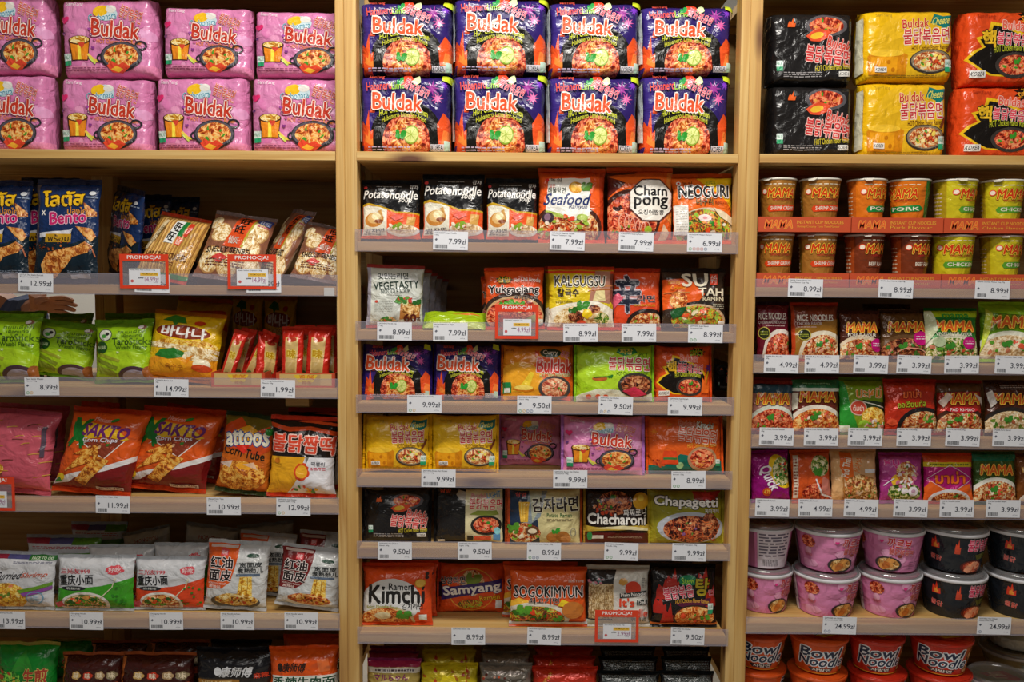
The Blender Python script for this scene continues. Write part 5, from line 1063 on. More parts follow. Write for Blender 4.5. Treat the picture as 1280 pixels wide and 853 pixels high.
# ================================================================ CUPS AND BOWLS
def lathe(prof, n=40, a0=0.0):
    v = []; f = []
    for r, z in prof:
        for i in range(n):
            t = a0+2*math.pi*i/n; v.append((r*math.sin(t), -r*math.cos(t), z))
    for k in range(len(prof)-1):
        for i in range(n):
            a, b = k*n+i, k*n+(i+1) % n; f.append((a, b, b+n, a+n))
    f.append(tuple(range(n-1, -1, -1))); f.append(tuple(range((len(prof)-1)*n, len(prof)*n)))
    return v, f
def wrap_grid(r0, z0, r1, z1, deg, n=40, rows=2):
    m = int(round(deg/360*n)); m += m % 2
    ang = [(i-m/2)*2*math.pi/n for i in range(m+1)]
    P = np.zeros((rows+1, m+1, 3)); N = np.zeros_like(P)
    for j in range(rows+1):
        q = j/rows; r = r0+(r1-r0)*q
        for i, t in enumerate(ang):
            P[j, i] = (r*math.sin(t), -r*math.cos(t), z0+(z1-z0)*q); N[j, i] = (math.sin(t), -math.cos(t), -.1)
    return P, N, np.linspace(0, 1, m+1), np.linspace(0, 1, rows+1)
def disc_grid(r, z, n=8):
    k = np.linspace(-1, 1, n+1); X, Y = np.meshgrid(k, k)
    P = np.stack((X*r, Y*r, np.full_like(X, z)), -1); N = np.zeros_like(P); N[..., 2] = 1
    return P, N, np.linspace(0, 1, n+1), np.linspace(0, 1, n+1)
CUPS = {}
def make_cup(key, col, paint, lidcol='d8d4cc'):
    """paper cup: tapered body, rolled rim, foil lid with pull tab, printed sleeve"""
    R1, R0, H = .0475, .0365, .1205
    v, f = lathe([(R0-.001, 0), (R0, .002), (R1-.0008, H-.004), (R1, H-.002)], 40)
    root = mesh_obj('noodle_cup', v, f, film(col, .28, 0, .12), None, True)
    v, f = lathe([(R1-.0005, H-.0042), (R1+.0016, H-.0032), (R1+.002, H-.0015), (R1+.001, H)], 40); kids = [mesh_obj('rolled_rim', v, f, plain('paper_rim', 'e0dcd0', .4), root, True)]
    v, f = lathe([(R1+.0008, H-.0004), (R1+.001, H+.0003), (R1*.5, H+.0006), (.001, H+.0006)], 32); kids.append(mesh_obj('foil_lid', v, f, film(lidcol, .3, .2, .2), root, True))
    tv = [(-.013, -R1+.002, H+.0005), (.013, -R1+.002, H+.0005), (.007, -R1-.010, H-.006), (-.007, -R1-.010, H-.006), (-.013, -R1+.002, H+.001), (.013, -R1+.002, H+.001), (.007, -R1-.010, H-.0052), (-.007, -R1-.010, H-.0052)]
    tt = mesh_obj('pull_tab', tv, [(3, 2, 1, 0), (4, 5, 6, 7), (0, 1, 5, 4), (1, 2, 6, 5), (2, 3, 7, 6), (3, 0, 4, 7)], plain('paper_rim', 'e0dcd0', .4), root); tt.rotation_euler = (0, 0, -.75); kids.append(tt)
    a = Art(H/.26, 4); paint(a)
    kids += lay_print(a, *wrap_grid(R0, .002, R1-.0008, H-.004, 342), root, 'film')
    KIDS[root.name] = kids; CUPS[key] = dict(root=root, used=False, R=R1, H=H)
def cupart(bg, label, sub, side, stripe=None, bowlc='e0d8c8'):
    def f(a):
        a.R(0, 0, 1, 1, bg); a.R(0, 0, .26, 1, side); a.R(.86, 0, 1, 1, side); a.FP(.88, .1, .99, .8, 'd8c0a0', 9, .35); a.FP(.04, .1, .22, .8, 'd8c0a0', 9, .35)
        if stripe: a.R(.72, 0, .86, 1, stripe)
        a.FP(.34, .90, .66, .94, 'e8dcc0', 1)
        a.E(.52, .0, .20, .26, bowlc, n=24); a.N(.52, -.02, .165, .23, 'mix'); a.scatter(.52, .06, .12, .08, ['5a9a2c', 'e8684a', 'f0e0c0'], 12, .012, 3)
        a.P([(.36, .44), (.38, .38), (.66, .40), (.70, .46), (.66, .52), (.38, .50)], label); a.T(sub, .40, .415, .66, .485, 'f4ecd8', .03)
        a.E(.335, .78, .03, .06, 'e8502c'); a.E(.335, .78, .022, .042, 'f4e4d0')
        a.T('MAMA', .375, .66, .64, .84, 'd83c18', .05, o='fae04a', ow=.05, o2='8a1a10', sh=.05); a.T('ORIENTAL KITCHEN', .42, .60, .62, .64, 'c8302c', .02)
    return f
make_cup('tomyum', '7a5a1c', cupart('a8702c', 'e2481c', 'SHRIMP CREAMY', '7a5a1c'))
make_cup('pork', 'e0761a', cupart('e0761a', '1f8a3c', 'PORK', 'c8641c', '1f7a30'))
make_cup('beef', '7a3418', cupart('7a3418', '7a3418', 'BEEF FLAVOUR', 'a8481c', None, 'c8c03a'))
make_cup('chicken', 'c8b81c', cupart('cfc020', '5aa02c', 'CHICKEN', 'b0941c', None, '3a2a1c'))
def place_cup(key, x0, x1, z, Y, yaw, label, group):
    D = CUPS[key]; r = D['root'] if not D['used'] else copy_tree(D['root']); D['used'] = True
    yc = Y+D['R']; wx = W((x0+x1)/2, 300, yc)[0]
    s = (x1-x0)/2*(CAM_D+yc)/F_PX/(D['R']+.004); s = min(1.03, max(.88, s))
    r.location = (wx, yc, z+.0003); r.scale = (s, s, 1); r.rotation_euler = (0, 0, math.radians(yaw)); tag(r, label, 'noodle cup', group)
    return z+D['H']
# display trays: red card trays that hold the cups
def tray(x0, x1, z, h, label, y0=.008, txt='INSTANT CUP NOODLES', sub='Shrimp Creamy Tom Yum Flavour'):
    w = (x1-x0)/2-.001; d = .33; t = .0012; V, Fc = [], []
    for b in ((-w, 0, 0, w, d, t), (-w, 0, t, w, t, h), (-w, d-t, t, w, d, h), (-w, t, t, -w+t, d-t, h), (w-t, t, t, w, d-t, h)):
        v, f = box_geo(*b); n = len(V); V += v; Fc += [tuple(i+n for i in g) for g in f]
    o = mesh_obj('display_tray', V, Fc, plain('red_card', 'c8502c', .45)); o.location = ((x0+x1)/2, y0, z+.0003)
    a = Art(h/(2*w), 3); a.T('MAMA', .08, .25, .38, .78, 'e8602c', .01, o='f0b040', ow=.05, sh=.05); a.T(txt, .42, .54, .92, .76, 'e8a83a', .01); a.T(sub, .42, .25, .88, .44, 'e8a83a', .0)
    P = np.array([[(-w, 0, 0), (w, 0, 0)], [(-w, 0, h), (w, 0, h)]], float); N = np.zeros_like(P); N[..., 1] = -1
    lay_print(a, P, N, np.array((0., 1.)), np.array((0., 1.)), o, 'card')
    return tag(o, label, 'display tray', None)
zs = SZ['right', 1]; th = .028
cupsL = [('tomyum', 946, 992), ('tomyum', 996, 1047), ('beef', 1055, 1105), ('beef', 1113, 1163), ('chicken', 1163, 1218), ('chicken', 1225, 1277), ('beef', 1281, 1333)]
cupsU = [('tomyum', 946, 994), ('tomyum', 996, 1049), ('pork', 1056, 1106), ('pork', 1108, 1160), ('chicken', 1163, 1218), ('chicken', 1222, 1276), ('beef', 1281, 1333)]
edges = [W(p, 330, .01)[0] for p in (949, 1062, 1177, 1292)]; edges[0] = xR1+.002
desc = dict(tomyum='olive and gold', pork='orange and green', beef='dark brown', chicken='yellow')
ttop = z0 = zs
subs = ['Shrimp Creamy Tom Yum Flavour', 'Beef Flavour', 'Chicken Flavour']
for lvl, cs in enumerate((cupsL, cupsU)):
    for k in range(3): tray(edges[k], edges[k+1], z0, W(1110, (342.5, 272.5)[lvl], .01)[1]-z0, f'red card tray holding noodle cups, {("lower", "upper")[lvl]} layer, {("by the post", "in the middle", "at the right")[k]}', sub=subs[k] if lvl == 0 else ['Shrimp Creamy Tom Yum Flavour', 'Pork Flavour', 'Chicken Flavour'][k])
    top = 0; cnt = {}
    yaws = ([-6, 8, 30, 28, -4, 24, 10], [-4, 4, 26, -46, 34, 4, 5])[lvl]
    for k, (key, x0, x1) in enumerate(cs):
        cnt[key] = cnt.get(key, 0)+1; n = cnt[key]
        total = sum(c[0] == key for c in cs)
        which = '' if total == 1 else (', the left one of two', ', the right one of two')[n-1] if total == 2 else (', by the post', ', in the middle', ', at the frame edge')[n-1]
        if key == 'beef' and lvl == 0: which = (', the left one of two', ', the right one of two', ', at the right picture edge')[n-1]
        top = place_cup(key, x0, x1, z0+.0016, .014, yaws[k], f'{desc[key]} cup in the {("lower", "upper")[lvl]} red trays{which}', f'noodle cups in the {("lower", "upper")[lvl]} trays')
    z0 = top+.003
def make_bowl(key, R1, R0, H, col, paint, lid_paint, name='noodle_bowl', white=True, lidh=.012, deg=342):
    v, f = lathe([(R0-.002, 0), (R0, .002), (R0+(R1-R0)*.92, H*.88), (R1-.002, H-lidh-.006)], 48)
    root = mesh_obj(name, v, f, film(col, .3, 0, .1), None, True); kids = []
    rimc = plain('white_rim', 'dcdce0', .35) if white else film(col, .3, 0, .1)
    v, f = lathe([(R1-.002, H-lidh-.007), (R1+.001, H-lidh-.006), (R1+.0015, H-lidh), (R1, H-lidh+.001), (R1-.004, H-lidh+.001)], 48); kids.append(mesh_obj('bowl_rim', v, f, rimc, root, True))
    if white:
        v, f = lathe([(R1-.001, H-lidh+.0012), (R1-.004, H-.003), (R1-.008, H), (R1-.011, H), (R1-.013, H-.003), (.002, H-.003)], 48)
        kids.append(mesh_obj('plastic_lid', v, f, clear_plastic('lid_plastic', .25, (.9, .9, .9), (.6, .6, .62), .18, .08), root, True)); zt = H-lidh+.0016; zr = R1-.005
    else:
        v, f = lathe([(R1-.001, H-lidh+.0012), (R1-.003, H-.004), (R1*.7, H-.002), (.002, H-.002)], 48); kids.append(mesh_obj('film_lid', v, f, film(col, .25, .1, .3), root, True)); zt = H-.0038; zr = R1*.72
        zt = H-.0015
    a = Art(H/(R1*5.6), 7); paint(a)
    kids += lay_print(a, *wrap_grid(R0, .002, R0+(R1-R0)*.92, H*.88, deg, 48), root, 'film')
    if lid_paint:
        a = Art(1, 9); lid_paint(a); kids += lay_print(a, *disc_grid(zr, zt), root, 'film')
    KIDS[root.name] = kids; CUPS[key] = dict(root=root, used=False, R=R1, H=H)
def pinkbowl(a):
    a.R(0, 0, 1, 1, 'd884b0')
    for k in range(26): a.E(a.rnd.random(), a.rnd.random(), .04, .12, a.rnd.choice(['e8a4c8', 'd070a0']), n=8, jag=.3)
    a.N(.345, .74, .045, .17, 'red', jag=.1)
    a.bowl(.535, .20, .08, .20, 'tea', '3a3030', None, cols=('e09a4a', 'c8702c'), n=8); a.T('까르보', .53, .64, .66, .90, 'b81c24', .06, o='f8d8dc', ow=.03, rot=-6); a.T('불닭볶음면', .54, .46, .68, .62, 'c02c24', .05, o='f8d8dc', ow=.03, rot=-6)
    a.heart(.50, .80, .012, 'e03a8a'); a.E(.60, .44, .014, .04, '8a3a2c'); a.E(.345, .50, .02, .10, 'e0a4bc'); a.T('까르보', .32, .36, .37, .44, 'c85a6a', .03); a.FP(.66, .08, .74, .3, 'a05a84', 4, .35)
    a.R(.02, 0, .24, 1, 'd8ccd4'); a.FP(.03, .3, .22, .95, '6a6070', 8, .5)
    for k in range(14): a.R(.05+.008*k, .06, .053+.008*k, .25, '2a2a2c')
    a.R(.84, 0, 1, 1, 'd49cc0'); a.FP(.85, .1, .98, .9, '9a5a80', 9, .4)
def blkbowl(a):
    a.R(0, 0, 1, 1, '1c2026'); a.flame(.335, .58, .05, .34, 'd83a24', .006); a.flame(.337, .60, .025, .18, 'f09a3a', .003); a.T('불닭', .30, .26, .37, .40, 'd84a40', .04, o='e8c0b8', ow=.02, rot=-10)
    a.flame(.455, .50, .03, .40, 'd84a2c', .006); a.T('불닭볶음면', .51, .58, .69, .88, 'd8305a', .04, o='f4c4d0', ow=.06, rot=-3); a.P([(.56, .48), (.68, .54), (.68, .40), (.58, .34)], '5a5a1c'); a.bowl(.555, .16, .08, .18, 'red', '5a1c14', None, cols=('f0a07a', 'e8603a'), n=6)
    a.R(.0, 0, .20, 1, '2a2e34'); a.FP(.02, .2, .18, .9, 'a8a8a8', 8, .4)
def lidpic(bgc, fd):
    def f(a): a.E(.5, .5, .49, .49, bgc, n=36); a.N(.55, .42, .3, .24, fd, jag=.05); a.T('불닭', .25, .6, .6, .8, 'd8404a', .05, o='f0c8c0', ow=.03); a.P([(.2, .3), (.45, .2), (.4, .15), (.22, .2)], '1c1a1a')
    return f
make_bowl('pinkb', .0745, .058, .108, 'd884b0', pinkbowl, lidpic('c86a8a', 'red'))
make_bowl('blackb', .0745, .058, .108, '1c2026', blkbowl, lidpic('3a2a2a', 'red'))
def bnart(bgc, alt):
    def f(a):
        a.R(0, 0, 1, 1, bgc); a.R(.62, 0, .86, 1, 'b8501c'); a.E(.70, .60, .06, .22, '3a2414'); a.N(.70, .62, .05, .18, 'orange'); a.N(.74, .16, .12, .14, 'tea')
        a.T('Bowl', .34, .56, .60, .88, '26304a', .04, o='e8ecf0', ow=.08, sh=.06); a.T('Noodle', .32, .26, .64, .58, '26304a', .04, o='e8ecf0', ow=.08, sh=.06); a.P([(.40, .08), (.54, .08), (.56, .2), (.38, .2)], '3a2c2c'); a.T('사발면', .41, .09, .54, .19, 'e8dcd0', .04)
        a.P([(0, 0), (1, 0), (1, .03), (0, .03)], 'e8a02c')
    return f
def bnlid(a): a.E(.5, .5, .49, .49, 'c8401c', n=36); a.P([(.1, .4), (.5, .1), (.9, .3), (.6, .5)], 'e0b82c'); a.N(.5, .65, .3, .2, 'orange'); a.P([(.3, .2), (.5, .45), (.6, .4)], '2c1c18')
make_bowl('bowln_or', .072, .054, .088, 'd8541c', bnart('d8541c', 0), bnlid, white=False, lidh=.006)
make_bowl('bowln_red', .072, .054, .088, 'c8301c', bnart('c8301c', 0), bnlid, white=False, lidh=.006)
def wlid(a): a.E(.5, .5, .46, .46, 'a8a07a', n=36); a.E(.5, .5, .42, .42, '8a8448', n=36); a.P([(.2, .62), (.7, .72), (.85, .4), (.75, .3), (.3, .5)], 'b8341c'); a.T('돈', .35, .42, .65, .66, 'e8d0a0', .04)
make_bowl('whiteb', .078, .056, .070, 'd4d6cc', lambda a: (a.R(0, 0, 1, .5, 'd4d6cc'), a.T('김치', .4, .5, .6, .8, '8a9a8a', .03)), wlid, lidh=.010)
CUPS['whiteb']['H'] = .070
def place_bowl(key, x0, x1, z, Y, yaw, label, group, tilt=0):
    D = CUPS[key]; r = D['root'] if not D['used'] else copy_tree(D['root']); D['used'] = True
    yc = Y+D['R']; wx = W((x0+x1)/2, 760, yc)[0]; s = (x1-x0)/2*(CAM_D+yc)/F_PX/(D['R']+.0035); s = min(1.08, max(.90, s))
    r.location = (wx, yc, z+.0003); r.scale = (s, s, 1); r.rotation_euler = (math.radians(tilt), 0, math.radians(yaw)); tag(r, label, 'noodle bowl', group)
    return z+D['H']
zz = SZ['right', 5]
where5 = ['first from the post', 'second from the post', 'third from the post', 'fourth from the post', 'fifth from the post']
for lvl in (0, 1):
    row = ([('pinkb', 912, 990, 10), ('pinkb', 988, 1073, 8), ('pinkb', 1070, 1150, 6), ('blackb', 1147, 1230, 0), ('blackb', 1230, 1312, 14)], [('pinkb', 910, 988, 135), ('pinkb', 989, 1074, -4), ('pinkb', 1071, 1151, -42), ('blackb', 1146, 1229, -4), ('blackb', 1228, 1306, 12)])[lvl]
    for k, (key, x0, x1, yw) in enumerate(row):
        if k == 0: x0 = 917
        nt = place_bowl(key, x0, x1, zz, (.034 if k == 0 else .016)+(.004 if lvl else 0), yw, f'{dict(pinkb="pink", blackb="black")[key]} lidded noodle bowl, {("lower", "upper")[lvl]} layer, {where5[k]}', 'lidded spicy noodle bowls')
    zz = nt+.0005
zz = SZ['right', 6]
for lvl in (0, 1):
    row = [('bowln_or', 909, 985, 0), ('bowln_or', 986, 1062, -2), ('bowln_red', 1062, 1130 if lvl else 1136, -2), ('bowln_red', 1137, 1217, -14)]
    for k, (key, x0, x1, yw) in enumerate(row):
        if lvl == 0: yw += 150 if k % 2 else 100
        if k == 0: x0 = 915
        nt = place_bowl(key, x0, x1, zz, .034 if k == 0 else .016, yw, f'{dict(bowln_or="orange", bowln_red="red")[key]} film-wrapped noodle bowl, {("lower", "upper")[lvl]} layer of the bottom row, {where5[k]}', 'wrapped noodle bowls on the bottom shelf')
    zz = nt+.001
zz = SZ['right', 6]; t = place_bowl('whiteb', 1213, 1292, zz, .016, 0, 'white noodle bowl with an olive and red lid, at the front right corner', 'white noodle bowls')
t2 = place_bowl('whiteb', 1228, 1306, zz, .185, 20, 'white noodle bowl just behind the front right one', 'white noodle bowls')
place_bowl('whiteb', 1230, 1308, t2+.0005, .19, 60, 'white noodle bowl stacked behind, topmost of the white ones', 'white noodle bowls')

# ================================================================ PACKETS ON THE SHELVES
def S(bay, k): return SZ[bay, k]
G5 = 'multipacks on the top shelves'
# top row, left bay: two layers
topL = [(-45, 76), (78, 198), (197, 316), (316, 437)]; lay = ['upper', 'lower']
wl = ['at the left picture edge', 'second from the left', 'third from the left', 'next to the post']
for k, (x0, x1) in enumerate(topL):
    zt, _ = place('carb_multi', x0, x1, (95, 99, 98, 99)[k], S('left', 0), .05, f'pink noodle multipack with a bowl picture, lower layer, {wl[k]}', 'noodle multipack', 'pink multipacks on the top left shelf', lean=0, roll=(0, .6, -.6, .3)[k])
    x0, x1 = [(-40, 77), (79, 205), (206, 320), (320, 437)][k]
    place('carb_multi', x0, x1, (-4, 0, 10, 15)[k], zt-.001, .052, f'pink noodle multipack with a bowl picture, upper layer, {wl[k]}', 'noodle multipack', 'pink multipacks on the top left shelf', lean=0, roll=(0, -1, 1, .5)[k])
wl = ['leftmost', 'second from the left', 'third from the left', 'rightmost']
for k, (x0, x1) in enumerate([(452, 565), (567, 682), (684, 796), (798, 910)]):
    zt, _ = place('haba_multi', x0, x1, (97, 96, 98, 97)[k], S('mid', 0), .03, f'purple noodle multipack with a lime slice, lower layer, {wl[k]}', 'noodle multipack', 'purple multipacks on the top middle shelf', lean=0)
    x0, x1 = [(452, 567), (568, 684), (685, 798), (798, 913)][k]
    place('haba_multi', x0, x1, (5, 0, 5, 10)[k], zt-.001, .032, f'purple noodle multipack with a lime slice, upper layer, {wl[k]}', 'noodle multipack', 'purple multipacks on the top middle shelf', lean=0, roll=(0, .4, 0, -.4)[k])
for key, c, xs in (('blk_multi', 'black', ((953, 1063, 109), (953, 1064, 18))), ('cheese_multi', 'yellow cheese', ((1064, 1181, 105), (1065, 1189, 15))), ('spicy_multi', 'orange-red', ((1182, 1302, 110), (1188, 1306, 15)))):
    zt = S('right', 0)
    for n, (x0, x1, yt) in enumerate(xs):
        zt, _ = place(key, x0, x1, yt, zt-(.001 if n else 0), .05, f'{c} noodle multipack on the top right shelf, {("lower", "upper")[n]} one', 'noodle multipack', G5, lean=0, roll=(.3, -.5)[n])
def row(bay, k, items, base_y=.035, group=None):
    for it in items:
        key, x0, x1, yt, label = it[:5]; o = dict(it[5]) if len(it) > 5 else {}
        Y = o.pop('Y', base_y); cat = o.pop('cat', 'noodle packet')
        o.setdefault('lean', 8)
        place(key, x0, x1, yt, S(bay, k), Y, label, cat, o.pop('group', group), **o)
# middle bay
row('mid', 1, [
 ('potato', 451, 527, 225, 'black and orange potato noodle soup packet beside the left post', dict(group='potato noodle packets')),
 ('potato', 527, 606, 218, 'black and orange potato noodle soup packet, the tallest of three', dict(group='potato noodle packets', Y=.03)),
 ('potato', 607, 673, 223, 'narrow-showing black and orange potato noodle soup packet beside the seafood packet', dict(group='potato noodle packets')),
 ('seafood', 671, 757, 210, 'orange packet with a white panel reading Seafood', dict(lean=6, roll=.5)),
 ('champong', 758, 841, 209, 'orange packet with a white octagon and squid noodles', dict(lean=6)),
 ('neoguri', 838, 917, 217, 'orange and yellow packet with a blank white strip, beside the right post', dict(Y=.03, roll=-1))])
row('mid', 2, [
 ('vegetasty', 457, 531, 330, 'pale vegetable noodle soup packet with a red top edge, frontmost', dict(Y=.03, roll=1.5, yaw=8, lean=5)),
 ('yukgae', 605, 681, 334, 'orange-red hot chili noodle packet behind a promotion card', dict(roll=-1)),
 ('yukgae', 601, 640, 345, 'orange-red packet peeping out behind the hot chili noodle one', dict(Y=.10, roll=-1)),
 ('kalgugsu', 684, 768, 333, 'yellow and white knife-cut noodle packet with vegetables', dict(Y=.03)),
 ('kalgugsu', 680, 755, 333, 'yellow packet standing close behind the knife-cut noodle packet', dict(Y=.075)),
 ('shin', 765, 826, 335, 'red packet with one large dark character', dict(Y=.045)),
 ('sutah', 826, 908, 335, 'dark brown packet with cream letters and an orange corner', dict()),
 ])
for k in range(4): place('veg_back', 472+8*k, 540+7*k, 335+4*k, S('mid', 2), .085+.055*k, ['grey back of a pale packet, first behind the front one', 'grey packet, second behind the pale front one', 'grey packet, third behind the pale front one', 'grey packet, rearmost of the pale row'][k], 'noodle packet', 'pale packets one behind another', yaw=12, lean=3, roll=2)
place('green_back', 528, 608, 389, S('mid', 2), .03, 'bright green packet lying flat on the third shelf', 'noodle packet', None, lean=58, roll=1)
row('mid', 3, [
 ('haba', 453, 541, 430, 'purple spicy noodle packet with a lime slice, next to the left post', dict(group='purple packets on the fourth shelf')),
 ('haba', 542, 626, 430, 'purple spicy noodle packet with a lime slice, second from the left post', dict(group='purple packets on the fourth shelf')),
 ('curry', 626, 716, 431, 'amber and orange curry flavour packet'),
 ('jjajang', 717, 818, 431, 'lime-green packet with a bowl of dark noodles', dict(Y=.025)),
 ('spicy2', 816, 890, 432, 'orange-red packet with a black flame shape, fourth shelf'),
 ('blk', 893, 925, 455, 'small dark packet far back by the right post', dict(Y=.25))])
row('mid', 4, [
 ('cheese', 453, 539, 518, 'yellow cheese flavour packet next to the left post', dict(group='yellow packets on the fifth shelf')),
 ('cheese', 537, 624, 518, 'yellow cheese flavour packet, second from the left post', dict(group='yellow packets on the fifth shelf')),
 ('carb', 623, 703, 518, 'pink packet set back from the shelf edge', dict(Y=.12, group='pink packets on the fifth shelf')),
 ('carb', 701, 806, 519, 'large pink packet with a mauve lower edge, at the shelf front', dict(Y=.022, group='pink packets on the fifth shelf')),
 ('kimchi_b', 806, 905, 520, 'orange and green kimchi flavour packet beside the right post', dict(roll=-.8))])
row('mid', 5, [
 ('blk', 452, 540, 611, 'black spicy noodle packet next to the left post'),
 ('lightblk', 542, 632, 609, 'packet half black and half beige with a noodle bowl'),
 ('gamja', 631, 728, 610, 'cream and brown potato ramen packet', dict(Y=.025)),
 ('chacha', 729, 812, 611, 'dark brown and gold black-bean noodle packet with white lettering'),
 ('chapa', 809, 906, 611, 'olive-gold packet with a plate of glossy dark noodles')])
row('mid', 6, [
 ('kimchi_r', 452, 543, 703, 'orange packet with a big white area and black brush lettering', dict(Y=.03)),
 ('kimchi_r', 462, 548, 700, 'orange packet standing right behind the white and orange one', dict(Y=.085)),
 ('samyang_r', 546, 634, 703, 'orange packet with a purple name band, set back on the shelf', dict(Y=.115)),
 ('sogoki', 636, 734, 708, 'orange beef noodle packet with black capital letters', dict(Y=.03)),
 ('sogoki', 628, 722, 702, 'orange packet right behind the beef noodle packet', dict(Y=.085)),
 ('plain', 732, 812, 706, 'white packet with a window onto dried noodles'),
 ('tang', 812, 896, 704, 'black packet with red chillies and an orange soup bowl')])
btm = [('maruchan', 457, 527, 'purple and gold noodle packet'), ('gold_row', 524, 598, 'yellow packet with flame marks'), ('silver_row', 598, 666, 'silver packet'), ('red_row', 664, 748, 'shiny red packet with gold strokes'), ('black_row', 746, 826, 'fine-printed black packet'), ('black_row', 824, 894, 'black packet')]
tops = [(822, 813, 807), (828, 812, 806), (828, 813, 806), (832, 819, 808), (838, 820, 808), (838, 820, 808)]
rk = ['frontmost', 'second', 'rearmost']
for k, (key, x0, x1, lb) in enumerate(btm):
    for n in range(3):
        lbl = f'{lb} on the bottom middle shelf, {rk[n]} of its file' + (' by the post' if k == 5 else '')
        place(key, x0+n*2, x1-n*3, tops[k][n], S('mid', 7), .02+.062*n, lbl, 'noodle packet', 'files of packets on the bottom middle shelf', lean=14)
# right bay
row('right', 2, [
 ('rice1', 944, 987, 377, 'maroon rice noodle packet next to the post'),
 ('rice2', 987, 1049, 378, 'brown and orange rice noodle packet'),
 ('m_pork', 1048, 1101, 388, 'dark brown pork flavour packet with a magenta badge'),
 ('m_pork2', 1098, 1162, 387, 'brown packet with sliced meat and a magenta badge', dict(Y=.045)),
 ('m_brown', 1078, 1140, 380, 'brown packet half hidden behind the two pork ones', dict(Y=.10, group='brown packets')),
 ('m_veg', 1154, 1223, 385, 'green vegetable flavour packet with a magenta badge'),
 ('m_gy', 1222, 1300, 377, 'shiny lime-green packet with a noodle bowl', dict(yaw=-8)),
 ('gold_mama', 1262, 1300, 376, 'gold-brown packet behind the lime-green one', dict(Y=.12))])
row('right', 3, [
 ('m_teal', 938, 992, 472, 'noodle packet with a dark teal top band beside the post'),
 ('m_pkgreen', 989, 1050, 471, 'brown-red packet with a green top band'),
 ('thai_gy', 1047, 1106, 471, 'lime and green packet with a red round badge'),
 ('thai_red', 1103, 1172, 473, 'crumpled bright red packet with dark bowl', dict(Y=.028)),
 ('m_pad', 1168, 1229, 475, 'shiny brown and red stir-fry noodle packet'),
 ('m_brown', 1228, 1292, 475, 'dark brown packet at the right picture edge, fourth shelf', dict(group='brown packets'))])
row('right', 4, [
 ('quick', 936, 988, 562, 'magenta packet with sideways white lettering beside the post', dict(roll=-2)),
 ('korat', 986, 1040, 561, 'orange packet with a pale vertical strip', dict(roll=-2)),
 ('padthai', 1036, 1098, 560, 'beige stir-fried noodle packet with an orange label', dict(roll=-1)),
 ('pinkmix', 1097, 1154, 565, 'mauve packet with eggs and vegetables'),
 ('magenta', 1152, 1217, 566, 'hot pink packet with a white diamond outline'),
 ('m_green2', 1214, 1271, 564, 'green and brown packet with a white bowl'),
 ('gold_mama', 1268, 1320, 566, 'orange-brown packet cut by the right picture edge, fifth shelf')])
# left bay
row('left', 1, [
 ('lotus', -42, 42, 225, 'tall dark blue snack bag cut by the left picture edge', dict(cat='snack bag', group='blue snack bags')),
 ('lotus', 41, 128, 224, 'tall dark blue snack bag with fried chicken, facing front', dict(cat='snack bag', Y=.028, group='blue snack bags')),
 ('lotus', 20, 100, 222, 'blue snack bag right behind the front-facing one', dict(cat='snack bag', Y=.09, group='blue snack bags')),
 ('lotus', 134, 182, 231, 'blue snack bag turned sideways, leaning right', dict(cat='snack bag', Y=.07, group='blue snack bags', yaw=-48, roll=9, lean=4)),
 ('lotus', 160, 215, 243, 'blue snack bag in the back, left of two', dict(cat='snack bag', Y=.20, group='blue snack bags')),
 ('lotus', 200, 250, 246, 'blue snack bag in the back, right of two', dict(cat='snack bag', Y=.25, group='blue snack bags')),
 ('ricestick', 166, 266, 264, 'bag of stick-shaped rice crackers with a white and green label', dict(cat='cracker bag', lean=34, roll=10, Y=.03)),
 ('senbei', 240, 348, 263, 'clear bag of round rice crackers with an orange label', dict(cat='cracker bag', lean=34, roll=8, Y=.045, group='round cracker bags')),
 ('senbei', 318, 396, 261, 'clear bag of round crackers turned away, in the middle', dict(cat='cracker bag', lean=30, roll=8, yaw=-35, Y=.10, group='round cracker bags')),
 ('senbei', 362, 450, 277, 'clear bag of round crackers by the post', dict(cat='cracker bag', lean=34, roll=10, Y=.062, group='round cracker bags'))])
row('left', 2, [
 ('taro', -28, 56, 391, 'green snack bag cut by the left picture edge', dict(cat='snack bag', group='green snack bags', Y=.028)),
 ('taro', 38, 128, 397, 'green snack bag in the middle of three, leaning right', dict(cat='snack bag', group='green snack bags', Y=.08, roll=7, yaw=6)),
 ('taro', 118, 194, 398, 'green snack bag beside the yellow bag', dict(cat='snack bag', group='green snack bags', Y=.03, roll=-2)),
 ('taro', -10, 60, 388, 'green snack bag behind the left one', dict(cat='snack bag', group='green snack bags', Y=.14)),
 ('taro', 58, 118, 391, 'green snack bag behind the middle one', dict(cat='snack bag', group='green snack bags', Y=.17)),
 ('taro', 128, 196, 391, 'green snack bag behind the right one', dict(cat='snack bag', group='green snack bags', Y=.15)),
 ('banana', 180, 284, 386, 'large yellow corn snack bag with a green leaf', dict(cat='snack bag', Y=.03, roll=5, lean=14)),
 ('banana_back', 204, 292, 370, 'yellow snack bag standing behind the large yellow one', dict(cat='snack bag', Y=.16, roll=4, lean=20)),
 ('banana', 288, 330, 368, 'dim yellow-brown bag far back, left of two', dict(cat='snack bag', Y=.30, group='dim bags at the back')),
 ('banana', 328, 372, 370, 'dim yellow-brown bag far back, right of two', dict(cat='snack bag', Y=.30, group='dim bags at the back'))])
